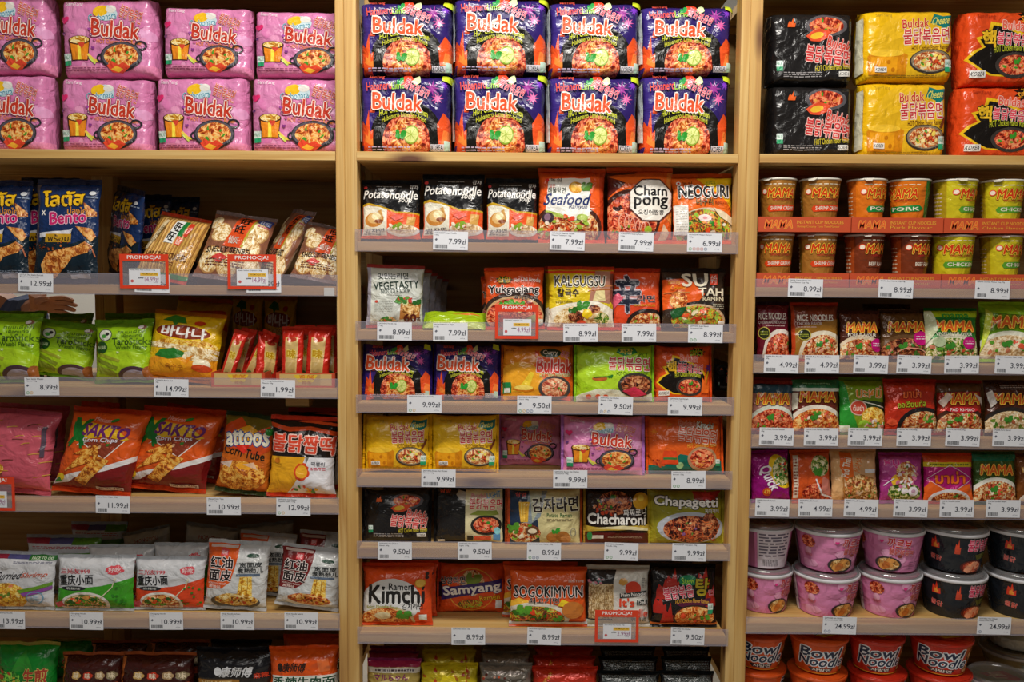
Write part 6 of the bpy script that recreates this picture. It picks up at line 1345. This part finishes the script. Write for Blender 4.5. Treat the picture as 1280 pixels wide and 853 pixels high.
# trays of red sticks
def stick_tray(px0, px1, label, k):
    x0, x1 = W(px0, 475, .02)[0], W(px1, 475, .02)[0]; w = (x1-x0)/2; h = W(300, 466, .02)[1]-S('left', 2); d = .20; t = .0015; V, Fc = [], []
    for b in ((-w, 0, 0, w, d, t), (-w, 0, t, w, t, h), (-w, d-t, t, w, d, h+.045), (-w, t, t, -w+t, d-t, h), (w-t, t, t, w, d-t, h)):
        v, f = box_geo(*b); n = len(V); V += v; Fc += [tuple(i+n for i in g) for g in f]
    o = mesh_obj('display_tray', V, Fc, plain('red_card', 'c8502c', .45)); o.location = ((x0+x1)/2, .02, S('left', 2)+.0004)
    a = Art(h/(2*w), 3); a.R(.06, .12, .94, .92, 'd0b070'); a.R(.55, .12, .75, .92, 'b89a60'); a.P([(.3, .86), (.7, .86), (.62, .35), (.38, .35)], 'e0c030'); a.T('WEI LONG', .40, .55, .64, .85, 'c8301c', .04); a.T('辣条', .44, .18, .60, .45, 'b87a3c', .03)
    P = np.array([[(-w, 0, 0), (w, 0, 0)], [(-w, 0, h), (w, 0, h)]], float); N = np.zeros_like(P); N[..., 1] = -1
    lay_print(a, P, N, np.array((0., 1.)), np.array((0., 1.)), o, 'card'); tag(o, label, 'display tray')
    return S('left', 2)+.0004+t
zt = stick_tray(264, 331, 'red and tan card tray of snack sticks beside the yellow bag', 0)
stick_tray(345, 419, 'red and tan card tray of snack sticks by the post', 1)
for k, (x0, x1, yt, Y, ro, yw, lb) in enumerate([(272, 311, 411, .04, 16, 0, 'red snack stick, leaning right, first in the left tray'), (300, 345, 411, .065, 24, 0, 'red snack stick leaning furthest right in the left tray'), (318, 350, 414, .045, 13, 50, 'red snack stick turned edge-on at the right of the left tray'), (286, 322, 409, .11, 12, 0, 'red snack stick in the rear of the left tray'),
        (350, 381, 408, .04, 0, 0, 'upright red snack stick, left one in the right tray'), (380, 416, 408, .04, 2, 0, 'upright red snack stick, right one in the right tray'), (366, 394, 406, .09, 0, 0, 'red snack stick in the rear of the right tray, left one'), (396, 424, 406, .09, 0, 20, 'red snack stick in the rear of the right tray, right one')]):
    place('redstick', x0, x1, yt, zt, Y, lb, 'snack stick', 'red snack sticks', lean=10, roll=ro, yaw=yw)
row('left', 3, [
 ('pinkbag', -52, 78, 505, 'pink snack bag with a pattern of chips, cut by the left picture edge', dict(cat='snack bag', Y=.03, roll=5, group='pink snack bags')),
 ('pinkbag', -10, 88, 503, 'pink snack bag behind the front pink one', dict(cat='snack bag', Y=.17, roll=3, group='pink snack bags')),
 ('sakto', 64, 190, 507, 'orange corn chip bag, left one of two in front', dict(cat='snack bag', Y=.03, roll=4, group='orange corn chip bags')),
 ('sakto', 152, 284, 506, 'orange corn chip bag, right one of two in front', dict(cat='snack bag', Y=.06, roll=4, group='orange corn chip bags')),
 ('sakto', 178, 305, 503, 'orange corn chip bag behind the right-hand one', dict(cat='snack bag', Y=.16, roll=8, group='orange corn chip bags')),
 ('sakto', 82, 150, 501, 'orange corn chip bag behind the left-hand one', dict(cat='snack bag', Y=.13, roll=4, group='orange corn chip bags')),
 ('corntube', 268, 350, 513, 'multicoloured corn tube snack bag', dict(cat='snack bag', Y=.04, roll=7)),
 ('ricecake', 333, 426, 518, 'black and white rice cake snack bag beside the post', dict(cat='snack bag', Y=.03, roll=2, group='black and white bags')),
 ('ricecake', 358, 440, 509, 'black and white bag behind the rice cake one', dict(cat='snack bag', Y=.12, group='black and white bags'))])
row('left', 4, [
 ('shrimp', -18, 73, 688, 'white curried shrimp noodle packet at the left picture edge', dict(Y=.03, roll=1)),
 ('cq_green', 69, 171, 693, 'white and green noodle packet with a soup bowl', dict(Y=.028)),
 ('cq_red', 166, 259, 695, 'white and red-orange noodle packet with a soup bowl', dict(Y=.035)),
 ('wide_or', 254, 340, 673, 'tall white packet with an orange name panel', dict(Y=.03, roll=3)),
 ('wide_ma', 343, 434, 678, 'tall white packet with a maroon name panel, by the post', dict(Y=.03, roll=7)),
 ('wide_or', 292, 372, 662, 'orange-panelled packet standing behind between the two tall ones', dict(Y=.12, roll=5)),
 ('fringe', 30, 128, 668, 'pale packet with a red, blue and green top band, second row', dict(Y=.13, group='pale packets in the back rows')),
 ('fringe', 86, 160, 652, 'pale packet with a coloured top band, third row', dict(Y=.24, group='pale packets in the back rows')),
 ('cq_red', 108, 195, 680, 'white packet just behind the green and white one', dict(Y=.11)),
 ('cq_green', 190, 262, 678, 'white packet just behind the red and white one', dict(Y=.11)),
 ('greybag', 152, 222, 655, 'crumpled grey bag in the back, left of three', dict(Y=.22, roll=-12, group='crumpled grey bags')),
 ('greybag', 222, 300, 652, 'crumpled grey bag in the back, middle of three', dict(Y=.2, roll=8, group='crumpled grey bags')),
 ('greybag', 296, 372, 650, 'crumpled grey bag in the back, right of three', dict(Y=.24, roll=-6, group='crumpled grey bags')),
 ('wide_ma', 368, 440, 662, 'maroon-panelled packet behind the one by the post', dict(Y=.13, roll=4))])
row('left', 5, [
 ('greenbag', -4, 76, 801, 'dark green bag on the bottom left shelf', dict(cat='snack bag', Y=.02, group='bags on the bottom left shelf')),
 ('greenbag', 44, 122, 798, 'dark green bag behind, between green and brown bags', dict(cat='snack bag', Y=.14, group='bags on the bottom left shelf')),
 ('brownbag', 76, 156, 814, 'dark brown bag with round emblems, left one of two', dict(cat='snack bag', Y=.02, group='bags on the bottom left shelf')),
 ('brownbag', 148, 246, 814, 'dark brown bag with round emblems, right one of two', dict(cat='snack bag', Y=.022, group='bags on the bottom left shelf')),
 ('brownbag', 112, 186, 800, 'dark brown bag behind, left one', dict(cat='snack bag', Y=.12, group='bags on the bottom left shelf')),
 ('brownbag', 186, 262, 799, 'dark brown bag behind, right one', dict(cat='snack bag', Y=.12, group='bags on the bottom left shelf')),
 ('blackbag', 243, 345, 808, 'black bag with silver characters', dict(cat='snack bag', Y=.02, group='bags on the bottom left shelf')),
 ('blackbag', 262, 340, 799, 'black bag behind the one with silver characters', dict(cat='snack bag', Y=.12, group='bags on the bottom left shelf')),
 ('orangebag', 335, 424, 806, 'orange bag with green characters beside the post', dict(cat='snack bag', Y=.02, roll=-1, group='bags on the bottom left shelf')),
 ('orangebag', 352, 430, 792, 'orange bag behind the one beside the post', dict(cat='snack bag', Y=.12, group='bags on the bottom left shelf'))])

# ================================================================ PRICE TAGS
TAGS = []
def flat_print(a, w, h, parent, kind='paper', y=0):
    P = np.array([[(-w/2, y, 0), (w/2, y, 0)], [(-w/2, y, h), (w/2, y, h)]], float); N = np.zeros_like(P); N[..., 1] = -1
    return lay_print(a, P, N, np.array((0., 1.)), np.array((0., 1.)), parent, kind, eps0=.00015, epsk=.00002)
def tag_art(a, price, name, icons, promo=False):
    a.T(name[0], .05, .87, .05+.028*len(name[0]), .955, '3a3c48', .02)
    if len(name) > 1: a.T(name[1], .05, .75, .05+.028*len(name[1]), .83, '3a3c48', .02)
    if promo: a.R(.36, .56, .93, .76, 'e8b83a', grp='printed_artwork'); a.T('PROMOCJA 30%', .42, .60, .9, .72, '6a4a10', .01); a.T(price, .50, .20, .95, .50, '9a5a8a', .0); a.T('6,99zł', .30, .38, .46, .48, '3a3c48', .03); a.LN([(.29, .43), (.47, .43)], .01, '3a3c48'); a.E(.10, .24, .05, .09, 'c85a5a')
    else:
        w = .085*len(price); a.T(price, .96-w, .32, .96, .60, '2c3040', .01, res=3)
        a.R(.06, .50, .12, .60, '5a5c6a', 45, grp='printed_artwork')
    a.T('zł/kg', .78, .12, .92, .18, '8a8c98', 0)
    if icons:
        for k, c in enumerate(icons): a.G(.09+.11*k, .15, .045, .085, .012, c, n=12); a.LN([(.07+.11*k, .13), (.10+.11*k, .18)], .008, c)
    elif not promo:
        rn = random.Random(name[0]); x = .06; w = rn.choice([.26, .34, .42])
        tr = []
        while x < .06+w:
            b = rn.uniform(.006, .02); tr += [[(x, .08), (x+b, .08), (x+b, .28)], [(x, .08), (x+b, .28), (x, .28)]]; x += b+rn.uniform(.006, .014)
        a.add(tr, '26262c', 'barcode')
TAGC = {}
def price_tag(bay, k, px0, px1, py0, price, name, what, icons=None, tilt=0):
    w, h = .078, .041; Y = -.0078
    cx, zc = W((px0+px1)/2, py0, Y); 
    r = mesh_obj('price_tag', *box_geo(-w/2, 0, 0, w/2, .0005, h), plain('tag_paper', 'e6e8ee', .6))
    a = Art(h/w, 5); tag_art(a, price, name, icons); flat_print(a, w, h, r)
    r.location = (cx, Y, zc-h); r.rotation_euler = (0, math.radians(tilt), 0)
    tag(r, f'white {price.replace("zł", "")} price tag {what}', 'price tag', 'price tags on the rails')
g_, y_, r_, b_ = '5aa05a', 'd8a83a', 'c86a5a', '6a7a9a'
M = 'MAMA '
T_ = [('left', 1, 22, 66, 342, '12.99zł', ('LOTUS Thai Snack Kurczak', 'Bento Hot Spicy 65g'), 'below the dark blue snack bags'),
 ('left', 1, 168, 211, 343, '13.99zł', ('Want Want Rice', 'Crackers 112g'), 'behind the left promotion card'), ('left', 1, 308, 351, 343, '13.99zł', ('Shelly Senbei Rice', 'Crackers 150g'), 'behind the right promotion card of the left bay'),
 ('left', 2, 30, 74, 472, '8.99zł', ('Taro Sticks Wasabi', 'Flavour 50g'), 'below the green snack bags', (g_, y_)), ('left', 2, 192, 235, 474, '14.99zł', ('COSMOS Banana Kick', '75g'), 'below the yellow corn snack bag'), ('left', 2, 325, 369, 475, '1.99zł', ('Wei Long Latiao Strips', 'Flavour 20g'), 'below the red snack sticks'),
 ('left', 3, 119, 162, 620, '11.99zł', ('Sakto Corn Chips 430g',), 'below the orange corn chip bags'), ('left', 3, 258, 301, 622, '10.99zł', ('Attoos Corn Tube', 'Snack 80g'), 'below the corn tube bag'), ('left', 3, 345, 388, 623, '12.99zł', ('SAMYANG Hot Chicken', 'Topokki Snack 120g'), 'below the black and white bag', (g_, y_)),
 ('left', 4, -12, 31, 765, '13.99zł', ('Curried Shrimp Noodle', '120g'), 'below the curried shrimp packet'), ('left', 4, 86, 129, 766, '10.99zł', ('Chongqing Noodle', 'Spicy 110g'), 'below the white and green packet'), ('left', 4, 186, 229, 766, '10.99zł', ('Chongqing Noodle', '105g'), 'below the white and red-orange packet'), ('left', 4, 275, 318, 766, '10.99zł', ('Wide Noodle Sichuan', 'Sour Hot 110g'), 'below the tall orange-panelled packet'), ('left', 4, 355, 398, 766, '10.99zł', ('Wide Noodle Sesame', 'Hot 110g'), 'below the tall maroon-panelled packet'),
 ('mid', 1, 541, 585, 289.5, '7.99zł', ('NONGSHIM Potato Noodle', '100g'), 'below the black potato noodle packets'), ('mid', 1, 687, 731, 290, '7.99zł', ('NONGSHIM Seafood Noodle', 'Haemul Tangmyun 125g'), 'below the packet reading Seafood'), ('mid', 1, 773, 817, 291, '7.99zł', ('NONGSHIM Champong Ramen', '124g'), 'below the octagon packet'), ('mid', 1, 859, 903, 292, '6.99zł', ('NONGSHIM Neoguri Ramyun', '120g'), 'below the orange and yellow packet', (g_, r_, r_, r_, b_)),
 ('mid', 2, 471, 515, 403, '8.99zł', ('SAMYANG Noodle Veg', '115g'), 'below the pale vegetable packet'), ('mid', 2, 541, 585, 404, '7.99zł', ('NONGSHIM Soon Veggie', '112g'), 'below the flat green packet'), ('mid', 2, 704, 748, 405, '8.99zł', ('SAMYANG Noodle Kalguksu', '100g'), 'below the knife-cut noodle packet'), ('mid', 2, 777, 821, 405, '7.99zł', ('NONGSHIM Shin Ramyun', '120g'), 'below the red packet with the large character'), ('mid', 2, 860, 904, 406, '8.99zł', ('SAMYANG Sutah Ramen', 'Oriental 120g'), 'below the packet with cream letters', (g_, g_)),
 ('mid', 3, 509, 552, 494, '9.99zł', ('SAMYANG Habanero Lime 135g',), 'below the purple packets', (g_, y_)), ('mid', 3, 646, 690, 495, '9.50zł', ('SAMYANG Hot Chicken', 'Curry 140g'), 'below the curry flavour packet', (g_, y_, b_, b_)), ('mid', 3, 748, 791, 496, '9.50zł', ('SAMYANG Hot Chicken', 'Jjajang 140g'), 'below the lime-green packet', (b_, y_, b_)), ('mid', 3, 835, 878, 497, '9.99zł', ('SAMYANG Hot Chicken', '2x Spicy 140g'), 'below the orange-red flame packet'),
 ('mid', 4, 527, 569, 587, '9.99zł', ('SAMYANG Ramen Hot Chicken', 'Cheese 140g'), 'below the yellow packets'), ('mid', 4, 692, 734, 588, '9.99zł', ('SAMYANG Ramen Hot Chicken', 'Carbonara 130g'), 'below the large pink packet'), ('mid', 4, 840, 882, 589, '8.99zł', ('SAMYANG Hot Chicken', 'Kimchi 135g'), 'below the kimchi flavour packet', (g_, g_)),
 ('mid', 5, 472, 515, 678, '9.50zł', ('SAMYANG Hot Chicken', 'Ramen 140g'), 'below the black packet'), ('mid', 5, 572, 615, 678, '9.50zł', ('SAMYANG Hot Chicken', 'Light 110g'), 'below the black and beige packet'), ('mid', 5, 659, 701, 679, '8.99zł', ('SAMYANG Potato Ramen 120g',), 'below the potato ramen packet', (g_, b_, b_)), ('mid', 5, 755, 798, 679, '9.99zł', ('SAMYANG Chacharoni', 'Noodle 140g'), 'below the dark brown black-bean packet', (g_, g_)), ('mid', 5, 840, 883, 680, '9.99zł', ('NONGSHIM Chapagetti 140g',), 'below the olive-gold packet'),
 ('mid', 6, 564, 607, 785, '8.99zł', ('SAMYANG Ramen 120g',), 'below the set-back orange packet'), ('mid', 6, 659, 701, 785, '8.99zł', ('SAMYANG Sogokimyun', '120g'), 'below the beef noodle packet'), ('mid', 6, 838, 881, 785, '9.50zł', ('SAMYANG Hot Chicken', 'Stew 145g'), 'below the black packet with chillies'),
 ('right', 1, 985, 1029, 349, '8.99zł', (M+'Creamy Shrimp Tom', 'Yum Flavour Cup 70g'), 'below the left red tray'), ('right', 1, 1098, 1142, 350, '8.99zł', (M+'Beef Flavour Cup 70g',), 'below the middle red tray'), ('right', 1, 1219, 1263, 351, '8.99zł', (M+'Chicken Flavour Cup 70g',), 'below the right red tray')]
r3 = [(955, '4.99zł', 'Rice Noodles', 'below the maroon rice noodle packet'), (1006, '4.99zł', 'Rice Noodles Chicken', 'below the brown and orange rice packet'), (1067, '3.99zł', 'Pork Flavour 90g', 'below the pork flavour packet'), (1121, '3.99zł', 'Pork Flavour 60g', 'below the sliced meat packet'), (1181, '3.99zł', 'Vegetable Flavour', 'below the green vegetable packet'), (1244, '3.99zł', 'Vegetable Clear Soup', 'below the shiny lime-green packet')]
r4 = [(949, 'Duck Flavour Noodle', 'below the teal-topped packet'), (1005, 'Pork Flavour Noodle', 'below the green-topped packet'), (1060, 'Tom Yum Noodle', 'below the lime packet with a red badge'), (1121, 'Stir Fried 85g', 'below the crumpled red packet'), (1182, 'Pad Kimao 85g', 'below the stir-fry noodle packet'), (1241, 'Pork Flavour', 'below the dark brown packet at the edge')]
r5 = [(944, '3.99zł', 'below the magenta packet with sideways letters'), (998, '4.99zł', 'below the orange packet with a pale strip'), (1055, '4.99zł', 'below the beige noodle packet'), (1117, '3.99zł', 'below the mauve packet with eggs'), (1175, '3.99zł', 'below the hot pink packet'), (1233, '3.99zł', 'below the green and brown packet')]
for k, (x, p, n, wh) in enumerate(r3): T_.append(('right', 2, x, x+43.5, 444+.2*k, p, (M+n, '60g'), wh))
for k, (x, n, wh) in enumerate(r4): T_.append(('right', 3, x, x+43.5, 535+.2*k, '3.99zł', (M+n, '60g'), wh))
for k, (x, p, wh) in enumerate(r5): T_.append(('right', 4, x, x+43, 624+.25*k, p, (M+'Noodle Instant', '%dg' % (55+5*k)), wh))
T_ += [('right', 5, 1028, 1071, 771.5, '24.99zł', ('SAMYANG Hot Chicken', 'Carbonara Bowl 105g'), 'below the pink noodle bowls', (b_, b_)), ('right', 5, 1221, 1265, 772, '24.99zł', ('SAMYANG Hot Chicken', 'Ramen Bowl 105g'), 'below the black noodle bowls', (b_,))]
rnt = random.Random(2)
for t in T_:
    bay, k, a, b, c, p, n, wh = t[:8]; price_tag(bay, k, a, b, c, p, n, wh, t[8] if len(t) > 8 else None, rnt.uniform(-.8, 1.6))
# promotion cards: red printed frame round a clear pocket with a small tag in it
def promo(px0, px1, py0, py1, price, label, name):
    Y = -.0098; x0, z1 = W(px0, py0, Y); x1, z0 = W(px1, py1, Y); w, h = x1-x0, z1-z0
    r = empty('promotion_card', ((x0+x1)/2, Y, z0))
    t = .0065; hd = h*.21; rd = plain('orange_red_card', 'e2401e', .45); V, Fc = [], []
    for b in ((-w/2, 0, 0, w/2, .0008, t), (-w/2, 0, h-hd, w/2, .0008, h), (-w/2, 0, t, -w/2+t, .0008, h-hd), (w/2-t, 0, t, w/2, .0008, h-hd)):
        v, f = box_geo(*b); n = len(V); V += v; Fc += [tuple(i+n for i in g) for g in f]
    fr = mesh_obj('card_frame', V, Fc, rd, r)
    box('clear_pocket', -w/2+t, .0009, t, w/2-t, .0014, h-hd, clear_plastic('pocket_plastic', .12, (.97, .97, .97)), r)
    a = Art(h/w, 2); a.T('PROMOCJA!', .16, 1-hd/h*.82, .84, 1-hd/h*.2, 'f6f2ee', .03); flat_print(a, w, h, fr)
    tw, tH = .072*(w/.112), .037*(h/.078); tgm = mesh_obj('paper_insert', *box_geo(-tw/2, 0, 0, tw/2, .0004, tH), plain('tag_paper', 'e6e8ee', .6), r); tgm.location = (.001, .0003, t*.9+.002)
    a = Art(tH/tw, 5); tag_art(a, price, name, None, True); flat_print(a, tw, tH, tgm)
    tag(r, label, 'promotion card', 'promotion cards')
promo(149, 211, 317.5, 361, '14.99zł', 'orange-red framed promotion card in front of the stick-shaped crackers', ('Want Want Rice Crackers 112g',))
promo(284, 345.5, 318, 362, '14.99zł', 'orange-red framed promotion card in front of the round crackers', ('Shelly Senbei Crackers 150g',))
promo(-42, 19, 596, 639, '11.99zł', 'orange-red framed promotion card cut by the left picture edge', ('Topokki Snack 83g',))
promo(619, 673, 380.5, 424, '4.99zł', 'orange-red framed promotion card in front of the hot chili noodle packet', ('SAMYANG Yukgaejang 120g',))
promo(744, 798, 763, 803.5, '2.99zł', 'orange-red framed promotion card in front of the dried noodle window', ('SAMYANG Plain Noodle 110g',))
# empty clear tag holder by the post
x0, z0 = W(405, 370, -.0078); x1, z1 = W(418, 360, -.0078); o = box('tag_sleeve', -(x1-x0)/2, 0, 0, (x1-x0)/2, .0006, z1-z0, clear_plastic('sleeve_plastic', .6, (1, 1, 1), (.75, .75, .75))); o.location = ((x0+x1)/2, -.0078, z0); tag(o, 'small empty clear tag sleeve beside the left post', 'tag sleeve')

# ================================================================ PERSON BEHIND THE SHELVING
def person():
    yb = .85; sx, szz = W(22, 383, .74)
    # joints: pelvis, chest, neck, head, arms, legs
    px = sx-.22; J = [(px, yb, .95), (px, yb, 1.15), (px, yb, 1.32), (px, yb, 1.44), (px, yb, 1.52), (px+.005, yb-.01, 1.62), (px, yb-.01, 1.72),
         (px+.15, yb, 1.40), (px+.19, yb-.02, 1.36), (sx+.035, yb-.10, szz-.002), (sx+.075, yb-.12, szz+.004),
         (px-.15, yb, 1.40), (px-.22, yb, 1.15), (px-.2, yb-.1, .95),
         (px+.09, yb, .90), (px+.1, yb-.02, .5), (px+.1, yb+.02, .08), (px+.1, yb-.12, .04), (px-.09, yb, .90), (px-.1, yb-.02, .5), (px-.1, yb+.02, .08), (px-.1, yb-.12, .04)]
    E = [(0, 1), (1, 2), (2, 3), (3, 4), (4, 5), (5, 6), (3, 7), (7, 8), (8, 9), (9, 10), (3, 11), (11, 12), (12, 13), (0, 14), (14, 15), (15, 16), (16, 17), (0, 18), (18, 19), (19, 20), (20, 21)]
    Rr = [.15, .14, .15, .09, .055, .095, .08, .045, .040, .028, .026, .045, .042, .03, .09, .06, .045, .04, .09, .06, .045, .04]
    me = bpy.data.meshes.new('body'); me.from_pydata(J, E, []); o = link(bpy.data.objects.new('person', me))
    o.modifiers.new('skin', 'SKIN'); sd = o.modifiers.new('sub', 'SUBSURF'); sd.levels = 1; sd.render_levels = 1
    for i, v in enumerate(me.skin_vertices[0].data): v.radius = (Rr[i], Rr[i]); v.use_root = (i == 0)
    me.materials.append(plain('skin', 'b07c60', .5))
    tag(o, 'person behind the shelving in a blue sleeve, hand stretched past the gap', 'person')
    # sleeve and hand
    m2 = bpy.data.meshes.new('sleeve'); m2.from_pydata([J[7], J[8], J[9]], [(0, 1), (1, 2)], []); s = link(bpy.data.objects.new('sleeve', m2), o)
    s.modifiers.new('skin', 'SKIN'); q = s.modifiers.new('sub', 'SUBSURF'); q.levels = 1; q.render_levels = 1
    for i, v in enumerate(m2.skin_vertices[0].data): v.radius = ((.10, .085, .055)[i],)*2; v.use_root = (i == 0)
    m2.materials.append(plain('blue_cloth', '3a4a6e', .8))
    m4 = bpy.data.meshes.new('jacket'); m4.from_pydata([J[0], J[1], J[2], J[3]], [(0, 1), (1, 2), (2, 3)], []); s = link(bpy.data.objects.new('jacket', m4), o)
    s.modifiers.new('skin', 'SKIN'); q = s.modifiers.new('sub', 'SUBSURF'); q.levels = 1; q.render_levels = 1
    for i, v in enumerate(m4.skin_vertices[0].data): v.radius = ((.19, .18, .19, .12)[i],)*2; v.use_root = (i == 0)
    m4.materials.append(plain('blue_cloth', '3a4a6e', .8))
    V, Ed, Rd = [], [], []
    hx, hy, hz = J[10]
    V.append((hx-.01, hy, hz)); Rd.append(.026); V.append((hx+.035, hy-.01, hz)); Rd.append(.028); Ed.append((0, 1))
    for k, (dz, ln) in enumerate(((.022, .07), (.008, .08), (-.006, .075), (-.02, .06))):
        n = len(V); V += [(hx+.055, hy-.012, hz+dz), (hx+.055+ln*.5, hy-.018, hz+dz*1.1), (hx+.055+ln, hy-.034, hz+dz*1.05-.008)]; Rd += [.0095, .0085, .007]; Ed += [(1, n), (n, n+1), (n+1, n+2)]
    n = len(V); V += [(hx+.02, hy-.03, hz+.018), (hx+.055, hy-.05, hz+.022)]; Rd += [.011, .008]; Ed += [(0, n), (n, n+1)]
    m3 = bpy.data.meshes.new('hand'); m3.from_pydata(V, Ed, []); s = link(bpy.data.objects.new('hand', m3), o)
    s.modifiers.new('skin', 'SKIN'); q = s.modifiers.new('sub', 'SUBSURF'); q.levels = 1; q.render_levels = 1
    for i, v in enumerate(m3.skin_vertices[0].data): v.radius = (Rd[i], Rd[i]); v.use_root = (i == 0)
    m3.materials.append(plain('skin', 'b07c60', .5))
person()
labs = {}
for o in C.objects:
    if o.parent is None and o.get('label'): labs.setdefault(o['label'], []).append(o.name)
for k, v in labs.items():
    if len(v) > 1: print('DUP LABEL', k, v)
for o in C.objects:
    if o.get('label') and not (4 <= len(o['label'].split()) <= 16): print('LABEL LEN', len(o['label'].split()), o['label'])
